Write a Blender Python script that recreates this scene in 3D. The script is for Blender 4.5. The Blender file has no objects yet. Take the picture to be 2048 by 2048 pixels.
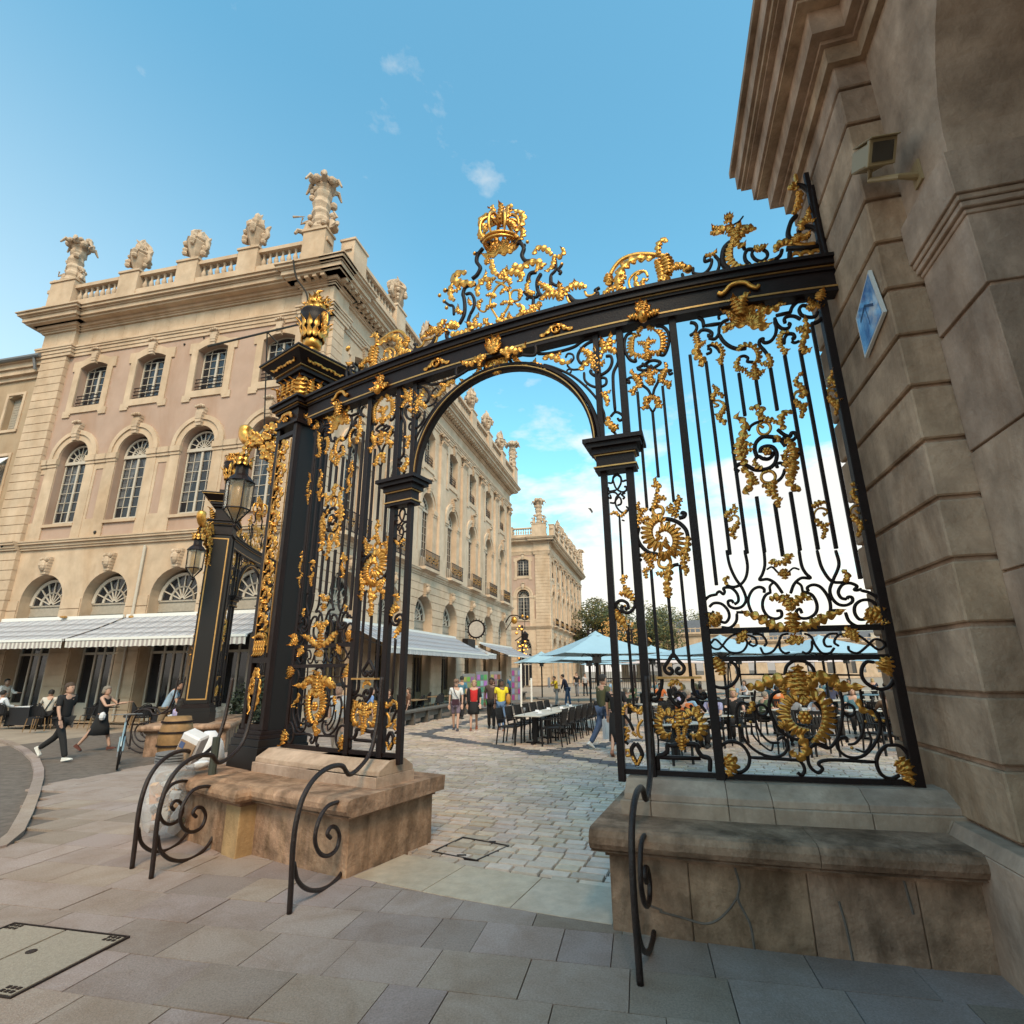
import bpy, math, random
from mathutils import Vector, Matrix
random.seed(7)
SC = bpy.context.scene
COL = SC.collection
R = math.radians
# ---------------------------------------------------------------- camera
cam = bpy.data.cameras.new('camera'); co = bpy.data.objects.new('camera', cam); COL.objects.link(co); SC.camera = co
cam.sensor_width = 36; cam.lens = 36*1085/2048; cam.clip_end = 3000; cam.clip_start = .05
PITCH, ROLL = R(16.41), R(.52)
fw = Vector((0, math.cos(PITCH), math.sin(PITCH))); rt0 = Vector((1, 0, 0)); dn0 = fw.cross(rt0)
rt = rt0*math.cos(ROLL)+dn0*math.sin(ROLL); dn = -rt0*math.sin(ROLL)+dn0*math.cos(ROLL)
m = Matrix.Identity(4)
for i in range(3):
    m[i][0] = rt[i]; m[i][1] = -dn[i]; m[i][2] = -fw[i]
m[0][3], m[1][3], m[2][3] = 0, 0, 1.87
co.matrix_world = m
# ---------------------------------------------------------------- world and sun
SUN_AZ, SUN_EL = R(168), R(45)
w = bpy.data.worlds.new('World'); SC.world = w; w.use_nodes = True
nt = w.node_tree; nt.nodes.clear()
def N(nt, t, **k):
    n = nt.nodes.new(t)
    for a, b in k.items():
        if a.startswith('i_'): n.inputs[a[2:].replace('_', ' ')].default_value = b
        else: setattr(n, a, b)
    return n
L = nt.links.new
out = N(nt, 'ShaderNodeOutputWorld'); bg = N(nt, 'ShaderNodeBackground'); bg.inputs[1].default_value = .105
sky = N(nt, 'ShaderNodeTexSky', sky_type='NISHITA', sun_disc=False, sun_elevation=SUN_EL, sun_rotation=SUN_AZ, air_density=1.15, dust_density=.9, ozone_density=1.2)
tc = N(nt, 'ShaderNodeTexCoord')
sep = N(nt, 'ShaderNodeSeparateXYZ'); L(tc.outputs['Generated'], sep.inputs[0])
def mth(op, a, b=None, c=None, clamp=False):
    n = nt.nodes.new('ShaderNodeMath'); n.operation = op; n.use_clamp = clamp
    for i, v in enumerate((a, b, c)):
        if v is None: continue
        if isinstance(v, (int, float)): n.inputs[i].default_value = v
        else: L(v, n.inputs[i])
    return n.outputs[0]
# clouds lie on a plane high above: direction / height
zc = mth('MAXIMUM', sep.outputs[2], .03)
zz = mth('ADD', zc, .16)
cx = mth('DIVIDE', sep.outputs[0], zz); cy = mth('DIVIDE', sep.outputs[1], zz)
cmb = N(nt, 'ShaderNodeCombineXYZ'); L(cx, cmb.inputs[0]); L(cy, cmb.inputs[1]); cmb.inputs[2].default_value = 2.35
n1 = N(nt, 'ShaderNodeTexNoise', i_Scale=2.3, i_Detail=9., i_Roughness=.58, i_Distortion=.12); L(cmb.outputs[0], n1.inputs['Vector'])
n2 = N(nt, 'ShaderNodeTexNoise', i_Scale=.55, i_Detail=3., i_Roughness=.5); L(cmb.outputs[0], n2.inputs['Vector'])
low = mth('SUBTRACT', 1., mth('MULTIPLY', sep.outputs[2], 2.1), clamp=True)          # more cloud low down
side = mth('MULTIPLY', mth('ABSOLUTE', mth('SUBTRACT', sep.outputs[0], .2)), .10)
cov = mth('ADD', mth('ADD', mth('MULTIPLY', n1.outputs[0], .72), mth('MULTIPLY', n2.outputs[0], .42)), mth('MULTIPLY', low, .30))
cov = mth('SUBTRACT', cov, side)
cm = mth('MULTIPLY', mth('SUBTRACT', cov, .602), 9., clamp=True)
cm = mth('MULTIPLY', cm, .90)
haze = mth('POWER', mth('SUBTRACT', 1., mth('MULTIPLY', sep.outputs[2], 2.3), clamp=True), 2.4)
# the west (left) side is paler
west = mth('MULTIPLY', mth('SUBTRACT', mth('MULTIPLY', sep.outputs[0], -1.), .12), 1.5, clamp=True)
haze = mth('ADD', mth('MULTIPLY', haze, .80), mth('MULTIPLY', mth('MULTIPLY', west, mth('SUBTRACT', 1.0, mth('MULTIPLY', sep.outputs[2], 1.25), clamp=True)), .95), clamp=True)
tint = N(nt, 'ShaderNodeMix', data_type='RGBA', blend_type='MULTIPLY'); tint.inputs[0].default_value = 1.
L(sky.outputs[0], tint.inputs[6]); tint.inputs[7].default_value = (.90, 1.58, 1.40, 1)
mh = N(nt, 'ShaderNodeMix', data_type='RGBA'); L(haze, mh.inputs[0]); L(tint.outputs[2], mh.inputs[6]); mh.inputs[7].default_value = (5.0, 4.75, 4.3, 1)
shade = N(nt, 'ShaderNodeMix', data_type='RGBA'); L(mth('MULTIPLY', mth('SUBTRACT', n2.outputs[0], .45), 2.2, clamp=True), shade.inputs[0])
shade.inputs[6].default_value = (5.6, 5.1, 4.5, 1); shade.inputs[7].default_value = (4.0, 4.0, 3.95, 1)
mc = N(nt, 'ShaderNodeMix', data_type='RGBA'); L(cm, mc.inputs[0]); L(mh.outputs[2], mc.inputs[6]); L(shade.outputs[2], mc.inputs[7])
L(mc.outputs[2], bg.inputs[0]); L(bg.outputs[0], out.inputs[0])
sl = bpy.data.lights.new('sun', 'SUN'); sl.energy = 1.75; sl.angle = R(26); sl.color = (1, .70, .46)
so = bpy.data.objects.new('sun', sl); COL.objects.link(so)
sd = Vector((math.sin(SUN_AZ)*math.cos(SUN_EL), math.cos(SUN_AZ)*math.cos(SUN_EL), math.sin(SUN_EL)))
so.rotation_euler = sd.to_track_quat('Z', 'Y').to_euler()
SC.view_settings.view_transform = 'Standard'; SC.view_settings.look = 'None'; SC.view_settings.exposure = 1.05; SC.view_settings.gamma = 1
SC.view_settings.use_curve_mapping = False
SC.cycles.max_bounces = 6; SC.cycles.diffuse_bounces = 3; SC.cycles.glossy_bounces = 3; SC.cycles.transmission_bounces = 4; SC.cycles.transparent_max_bounces = 8
SC.cycles.caustics_reflective = False; SC.cycles.caustics_refractive = False
# ---------------------------------------------------------------- helpers
def tag(o, label=None, cat=None, group=None, kind=None):
    if label: o['label'] = label
    if cat: o['category'] = cat
    if group: o['group'] = group
    if kind: o['kind'] = kind
    return o
def empty(name, loc=(0, 0, 0), rz=0, label=None, cat=None, group=None, kind=None):
    o = bpy.data.objects.new(name, None); COL.objects.link(o); o.location = loc; o.rotation_euler = (0, 0, rz); o.empty_display_size = .1
    return tag(o, label, cat, group, kind)
def link_mesh(me, name, parent=None, mat4=None):
    o = bpy.data.objects.new(name, me); COL.objects.link(o)
    if parent: o.parent = parent
    if mat4 is not None: o.matrix_local = mat4
    return o
class MB:
    def __init__(s): s.v = []; s.f = []; s.c = []; s.cur = None
    def add(s, vs, fs):
        b = len(s.v); s.v.extend([tuple(p) for p in vs]); s.f.extend([tuple(b+i for i in f) for f in fs])
        if s.cur is not None: s.c.extend([s.cur]*len(fs))
        return s
    def hexa(s, p):   # 8 points: bottom ring 0-3, top ring 4-7
        return s.add(p, [(0, 3, 2, 1), (4, 5, 6, 7), (0, 1, 5, 4), (1, 2, 6, 5), (2, 3, 7, 6), (3, 0, 4, 7)])
    def box(s, x0, x1, y0, y1, z0, z1, F=None):
        P = [(x0, y0, z0), (x1, y0, z0), (x1, y1, z0), (x0, y1, z0), (x0, y0, z1), (x1, y0, z1), (x1, y1, z1), (x0, y1, z1)]
        if F: P = [F(*q) for q in P]
        return s.hexa(P)
    def quad(s, a, b, c, d): return s.add([a, b, c, d], [(0, 1, 2, 3)])
    def tube(s, pts, r, n=8, closed=False, sx=1., up=None):
        pts = [Vector(p) for p in pts]; k = len(pts); rr = r if isinstance(r, (list, tuple)) else [r]*k
        vs = []; prev = None
        for i, p in enumerate(pts):
            a = pts[(i-1) % k] if (closed or i > 0) else p; b = pts[(i+1) % k] if (closed or i < k-1) else p
            t = (b-a).normalized() if (b-a).length > 1e-9 else Vector((0, 0, 1))
            if prev is None:
                u = Vector(up) if up else (Vector((0, 0, 1)) if abs(t.z) < .9 else Vector((1, 0, 0)))
            else: u = prev
            u = (u-t*u.dot(t))
            u = u.normalized() if u.length > 1e-6 else t.orthogonal().normalized()
            prev = u; v = t.cross(u)
            for j in range(n):
                a2 = 2*math.pi*(j+.5)/n; vs.append(p+u*math.cos(a2)*rr[i]*sx+v*math.sin(a2)*rr[i])
        fs = []
        for i in range(k if closed else k-1):
            for j in range(n):
                a_, b_ = i*n+j, i*n+(j+1) % n; c_, d_ = ((i+1) % k)*n+(j+1) % n, ((i+1) % k)*n+j
                fs.append((a_, b_, c_, d_))
        if not closed: fs += [tuple(range(n-1, -1, -1)), tuple(range((k-1)*n, k*n))]
        return s.add(vs, fs)
    def lathe(s, prof, c=(0, 0, 0), n=16, F=None, lob=0, la=0.):
        vs = []
        for (r, z) in prof:
            for j in range(n):
                a = 2*math.pi*j/n; q = r*(1+la*math.cos(lob*a)) if lob else r
                p = (c[0]+q*math.cos(a), c[1]+q*math.sin(a), c[2]+z); vs.append(F(*p) if F else p)
        fs = [(i*n+j, i*n+(j+1) % n, (i+1)*n+(j+1) % n, (i+1)*n+j) for i in range(len(prof)-1) for j in range(n)]
        fs += [tuple(range(n-1, -1, -1)), tuple(range((len(prof)-1)*n, len(prof)*n))]
        return s.add(vs, fs)
    def ball(s, c, r, n=10, m_=6, sc=(1, 1, 1)):
        pr = [(max(r*math.sin(math.pi*i/m_), r*.02), -r*math.cos(math.pi*i/m_)) for i in range(m_+1)]
        return s.lathe(pr, (0, 0, 0), n, F=lambda x, y, z: (c[0]+x*sc[0], c[1]+y*sc[1], c[2]+z*sc[2]))
    def mesh(s, name, mat, smooth=False):
        me = bpy.data.meshes.new(name); me.from_pydata(s.v, [], s.f)
        ms = mat if isinstance(mat, (list, tuple)) else [mat]
        for q in ms: me.materials.append(q)
        if smooth: me.polygons.foreach_set('use_smooth', [True]*len(me.polygons))
        if s.c and len(s.c) == len(s.f):
            a = me.attributes.new('var', 'FLOAT', 'FACE'); a.data.foreach_set('value', s.c)
        me.update(); return me
    def build(s, name, mat, parent=None, smooth=False, label=None, cat=None, group=None, kind=None, bevel=0):
        o = link_mesh(s.mesh(name, mat, smooth), name, parent)
        if bevel:
            b = o.modifiers.new('bevel', 'BEVEL'); b.width = bevel; b.segments = 1; b.limit_method = 'ANGLE'
        return tag(o, label, cat, group, kind)
def kids(o): return KIDS.get(o.name, [])
KIDS = {}
def copy_tree(o, allo=None):
    if allo is None:
        allo = {}
        for x in COL.objects:
            if x.parent: allo.setdefault(x.parent.name, []).append(x)
    c = o.copy(); COL.objects.link(c)
    for ch in allo.get(o.name, []):
        d = copy_tree(ch, allo); ml = ch.matrix_local.copy(); d.parent = c; d.matrix_parent_inverse = Matrix.Identity(4); d.matrix_basis = ch.matrix_basis.copy()
    return c
def catmull(P, n=6, closed=False):
    P = [Vector(p) for p in P]
    if len(P) == 2: return [P[0].lerp(P[1], i/2) for i in range(3)]
    out = []; k = len(P)
    rng = range(k if closed else k-1)
    for i in rng:
        p1 = P[i]; p2 = P[(i+1) % k]
        p0 = P[(i-1) % k] if (closed or i > 0) else p1*2-p2
        p3 = P[(i+2) % k] if (closed or i < k-2) else p2*2-p1
        d1 = max((p1-p0).length, 1e-6)**.5; d2 = max((p2-p1).length, 1e-6)**.5; d3 = max((p3-p2).length, 1e-6)**.5
        for j in range(n):
            t = j/n
            m1 = ((p1-p0)/d1-(p2-p0)/(d1+d2)+(p2-p1)/d2)*d2; m2 = ((p2-p1)/d2-(p3-p1)/(d2+d3)+(p3-p2)/d3)*d2
            t2 = t*t; t3 = t2*t
            out.append(p1*(2*t3-3*t2+1)+m1*(t3-2*t2+t)+p2*(-2*t3+3*t2)+m2*(t3-t2))
    if not closed: out.append(P[-1])
    return out
# ---------------------------------------------------------------- materials
def mat(name, col, rough=.7, metal=0., var=.0, vscale=3., bump=0., bscale=40., col2=None, spec=.5, detail=6., objrand=0., stains=0., stainscale=.8, attr=False, coat=0.):
    m = bpy.data.materials.new(name); m.use_nodes = True; t = m.node_tree; b = t.nodes['Principled BSDF']
    b.inputs['Roughness'].default_value = rough; b.inputs['Metallic'].default_value = metal; b.inputs['Specular IOR Level'].default_value = spec
    if coat: b.inputs['Coat Weight'].default_value = coat; b.inputs['Coat Roughness'].default_value = .15
    c4 = (*col, 1); b.inputs['Base Color'].default_value = c4
    g = t.nodes.new('ShaderNodeNewGeometry'); l = t.links.new; cur = None
    if var or col2:
        n = N(t, 'ShaderNodeTexNoise', i_Scale=vscale, i_Detail=detail, i_Roughness=.62); l(g.outputs['Position'], n.inputs['Vector'])
        r = t.nodes.new('ShaderNodeValToRGB'); r.color_ramp.elements[0].position = .32; r.color_ramp.elements[1].position = .70
        a = col2 or tuple(max(0, x*(1-var)) for x in col); bb = tuple(min(1, x*(1+var*.6)) for x in col)
        r.color_ramp.elements[0].color = (*a, 1); r.color_ramp.elements[1].color = (*bb, 1)
        l(n.outputs[0], r.inputs[0]); cur = r.outputs[0]
    if stains:
        mp = N(t, 'ShaderNodeMapping'); mp.inputs['Scale'].default_value = (1, 1, .35); l(g.outputs['Position'], mp.inputs[0])
        n = N(t, 'ShaderNodeTexNoise', i_Scale=stainscale, i_Detail=8., i_Roughness=.68, i_Distortion=.6); l(mp.outputs[0], n.inputs['Vector'])
        r = t.nodes.new('ShaderNodeValToRGB'); r.color_ramp.elements[0].position = .42; r.color_ramp.elements[1].position = .66
        r.color_ramp.elements[0].color = (1, 1, 1, 1); k = 1-stains; r.color_ramp.elements[1].color = (k, k*.93, k*.86, 1); l(n.outputs[0], r.inputs[0])
        mx = N(t, 'ShaderNodeMix', data_type='RGBA', blend_type='MULTIPLY'); mx.inputs[0].default_value = 1
        if cur: l(cur, mx.inputs[6])
        else: mx.inputs[6].default_value = c4
        l(r.outputs[0], mx.inputs[7]); cur = mx.outputs[2]
    if objrand or attr:
        if attr: oi = N(t, 'ShaderNodeAttribute', attribute_name='var'); src = oi.outputs['Fac']
        else: oi = t.nodes.new('ShaderNodeObjectInfo'); src = oi.outputs['Random']
        k = objrand or .2
        mr = N(t, 'ShaderNodeMapRange'); mr.inputs[3].default_value = 1-k; mr.inputs[4].default_value = 1+k; l(src, mr.inputs[0])
        cb = N(t, 'ShaderNodeCombineColor'); l(mr.outputs[0], cb.inputs[0]); l(mr.outputs[0], cb.inputs[1]); 
        mr2 = N(t, 'ShaderNodeMapRange'); mr2.inputs[3].default_value = 1+k*.6; mr2.inputs[4].default_value = 1+k*.5; l(src, mr2.inputs[0])
        m3 = N(t, 'ShaderNodeMath', operation='MULTIPLY'); l(mr.outputs[0], m3.inputs[0])
        wn = N(t, 'ShaderNodeTexWhiteNoise', noise_dimensions='1D'); l(src, wn.inputs['W'])
        mr3 = N(t, 'ShaderNodeMapRange'); mr3.inputs[3].default_value = 1-k*.45; mr3.inputs[4].default_value = 1+k*.45; l(wn.outputs[0], mr3.inputs[0]); l(mr3.outputs[0], m3.inputs[1])
        l(m3.outputs[0], cb.inputs[2])
        mx = N(t, 'ShaderNodeMix', data_type='RGBA', blend_type='MULTIPLY'); mx.inputs[0].default_value = 1
        if cur: l(cur, mx.inputs[6])
        else: mx.inputs[6].default_value = c4
        l(cb.outputs[0], mx.inputs[7]); cur = mx.outputs[2]
    if cur: l(cur, b.inputs['Base Color'])
    if bump:
        n = N(t, 'ShaderNodeTexNoise', i_Scale=bscale, i_Detail=5., i_Roughness=.6); l(g.outputs['Position'], n.inputs['Vector'])
        bp = N(t, 'ShaderNodeBump'); bp.inputs['Strength'].default_value = min(1., bump); bp.inputs['Distance'].default_value = .02; l(n.outputs[0], bp.inputs['Height']); l(bp.outputs[0], b.inputs['Normal'])
    return m
M = {}
M['stoneA'] = mat('limestone_painted_lit', (.62, .475, .35), .85, var=.16, vscale=1.3, bump=.25, bscale=25, stains=.16, stainscale=.5, spec=.14)  # same limestone as below, with the square front's brightness put into the colour
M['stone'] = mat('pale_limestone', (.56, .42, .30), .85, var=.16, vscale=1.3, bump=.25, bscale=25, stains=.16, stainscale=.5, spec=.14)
M['stone2'] = mat('carved_limestone', (.54, .41, .30), .85, var=.18, vscale=2.5, bump=.4, bscale=18, stains=.2, stainscale=.9, spec=.14)
M['render'] = mat('mauve_render', (.43, .30, .235), .9, var=.08, vscale=.9, bump=.12, bscale=60, stains=.12, stainscale=.6, spec=.14)
M['old'] = mat('weathered_stone', (.48, .335, .235), .9, var=.40, vscale=2.2, bump=.75, bscale=14, stains=.42, stainscale=1.6, objrand=.10, spec=.14)
M['old2'] = mat('grey_weathered_stone', (.50, .365, .275), .9, var=.34, vscale=2.6, bump=.5, bscale=20, stains=.34, stainscale=1.2, objrand=.07, spec=.14)
M['bench'] = mat('worn_bench_stone', (.42, .265, .175), .85, var=.48, vscale=4.5, bump=1., bscale=16, stains=.55, stainscale=2.4, objrand=.10, spec=.14)
M['iron'] = mat('black_iron', (.013, .0055, .0045), .5, metal=0., var=.3, vscale=9, bump=.25, bscale=60, spec=.28)
M['rustiron'] = mat('worn_black_iron', (.020, .010, .008), .40, var=.5, vscale=14, bump=.5, bscale=70, spec=.45)
M['gold'] = mat('gilding', (.74, .37, .085), .33, metal=.8, var=.28, vscale=9, bump=.2, bscale=45, col2=(.50, .22, .04))
M['goldline'] = mat('gilt_line', (.55, .30, .10), .42, metal=.7, var=.25, vscale=12)
M['glass'] = mat('window_glass', (.022, .026, .034), .06, spec=1.0, bump=.06, bscale=3)
M['glass'].node_tree.nodes['Principled BSDF'].inputs['Alpha'].default_value = .62
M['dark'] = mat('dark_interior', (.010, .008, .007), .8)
M['wframe'] = mat('cream_window_paint', (.50, .43, .35), .5, var=.06, vscale=8)
M['curtain'] = mat('white_curtain', (.62, .62, .63), .9, var=.12, vscale=6)
M['wood'] = mat('taupe_door_wood', (.36, .31, .25), .6, var=.15, vscale=8)
M['shopwood'] = mat('shopfront_wood', (.16, .115, .06), .6, var=.2, vscale=6)
M['roofgrey'] = mat('slate_roof', (.10, .105, .12), .7, var=.2, vscale=3)
M['slab'] = mat('granite_slab', (.34, .268, .232), .62, var=.22, vscale=70, bump=.35, bscale=90, objrand=.16, stains=.20, stainscale=1.7, detail=3, spec=0.16)
M['sett'] = mat('limestone_sett', (.56, .44, .355), .36, var=.18, vscale=9, bump=.4, bscale=40, objrand=.22, stains=.14, stainscale=.9, spec=.55)
M['settm'] = mat('limestone_setts_joined', (.56, .44, .355), .36, var=.18, vscale=9, bump=.4, bscale=40, objrand=.22, attr=True, stains=.14, stainscale=.6, spec=.55)
M['darksett'] = mat('basalt_sett', (.085, .082, .09), .55, var=.25, vscale=6, bump=.4, bscale=30, objrand=.25, attr=True, spec=.55)
M['joint'] = mat('joint_mortar', (.16, .13, .11), .95, var=.3, vscale=6, bump=.4, bscale=60, spec=.14)
M['farset'] = mat('far_square_paving', (.34, .27, .21), .95, spec=.1, var=.18, vscale=1.2, bump=.2, bscale=10)
M['thresh'] = mat('pale_threshold_stone', (.56, .45, .34), .45, var=.16, vscale=8, bump=.3, bscale=40, objrand=.06, stains=.15, stainscale=2)
M['asphalt'] = mat('street_cobble', (.13, .115, .105), .8, var=.3, vscale=5, bump=.7, bscale=18, spec=0.15)
M['cover'] = mat('tan_granite_cover', (.34, .28, .215), .7, var=.2, vscale=60, bump=.3, bscale=80)
M['black'] = mat('black_paint', (.008, .0055, .005), .5, spec=.35)
M['blackcloth'] = mat('black_cloth', (.010, .009, .011), .9, bump=.2, bscale=120)
M['white'] = mat('white_cloth', (.68, .68, .70), .8, var=.06, vscale=10)
M['whitep'] = mat('white_paint', (.72, .70, .66), .5)
M['parasol'] = mat('pale_blue_canvas', (.30, .44, .52), .8, var=.05, vscale=2)
M['parapink'] = mat('pinkish_canvas', (.66, .52, .48), .8, var=.05, vscale=2)
M['parasol_t'] = mat('tabletop', (.50, .46, .40), .5, var=.1, vscale=6)
M['grey'] = mat('grey_metal', (.16, .16, .165), .45, var=.1, vscale=10)
M['beige'] = mat('beige_metal', (.34, .25, .13), .5)
M['amber'] = mat('amber_glass', (.50, .25, .04), .3, var=.25, vscale=20)
M['bark'] = mat('tree_bark', (.07, .05, .035), .9, var=.3, vscale=6)
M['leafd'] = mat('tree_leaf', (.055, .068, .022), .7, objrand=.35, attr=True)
M['leafl'] = mat('gold_tree_leaf', (.16, .125, .032), .7, objrand=.35, attr=True)  # yellower leaf tone, mixed at random through the crowns
M['hedge'] = mat('potted_leaf', (.02, .028, .012), .8, objrand=.3, attr=True)
M['benchwood'] = mat('grey_timber', (.11, .095, .08), .8, var=.25, vscale=10, bump=.3, bscale=40)
M['rattan'] = mat('tan_rattan', (.23, .135, .06), .7, var=.2, vscale=20)
M['cable'] = mat('dark_cable', (.02, .018, .016), .8)
SKIN = [mat('skin_light', (.46, .27, .19), .55), mat('skin_tan', (.30, .17, .11), .55), mat('skin_dark', (.12, .062, .040), .5)]
HAIR = {k: mat('hair_'+k, c, .7, bump=.4, bscale=150) for k, c in dict(dark=(.014, .010, .008), brown=(.06, .033, .018), grey=(.20, .165, .13), blond=(.34, .24, .11)).items()}
CL = {}
def cloth(name, col):
    if name not in CL: CL[name] = mat('cloth_'+name, col, .9, var=.12, vscale=12, bump=.25, bscale=30)
    return CL[name]
def stripe_mat(name, d, per, a, b, duty=.5):
    m = bpy.data.materials.new(name); m.use_nodes = True; t = m.node_tree; bs = t.nodes['Principled BSDF']; bs.inputs['Roughness'].default_value = .85
    g = t.nodes.new('ShaderNodeNewGeometry'); v = N(t, 'ShaderNodeVectorMath', operation='DOT_PRODUCT'); v.inputs[1].default_value = (d[0]/per, d[1]/per, 0)
    t.links.new(g.outputs['Position'], v.inputs[0]); f = N(t, 'ShaderNodeMath', operation='FRACT'); t.links.new(v.outputs['Value'], f.inputs[0])
    c = N(t, 'ShaderNodeMath', operation='GREATER_THAN'); c.inputs[1].default_value = duty; t.links.new(f.outputs[0], c.inputs[0])
    mx = N(t, 'ShaderNodeMix', data_type='RGBA'); mx.inputs[6].default_value = (*a, 1); mx.inputs[7].default_value = (*b, 1); t.links.new(c.outputs[0], mx.inputs[0]); t.links.new(mx.outputs[2], bs.inputs['Base Color'])
    return m
def dirv(az): return Vector((math.sin(R(az)), math.cos(R(az)), 0))
AZA, AZB = 14.48, -77.46
dA, dB = dirv(AZA), dirv(AZB)
nA = Vector((dA.y, -dA.x, 0)); nB = Vector((-dB.y, dB.x, 0))
def frame(O, d, n):
    O = Vector(O)
    return lambda u, o, z: (O.x+d.x*u+n.x*o, O.y+d.y*u+n.y*o, O.z+z)
DESIGN={}
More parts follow.
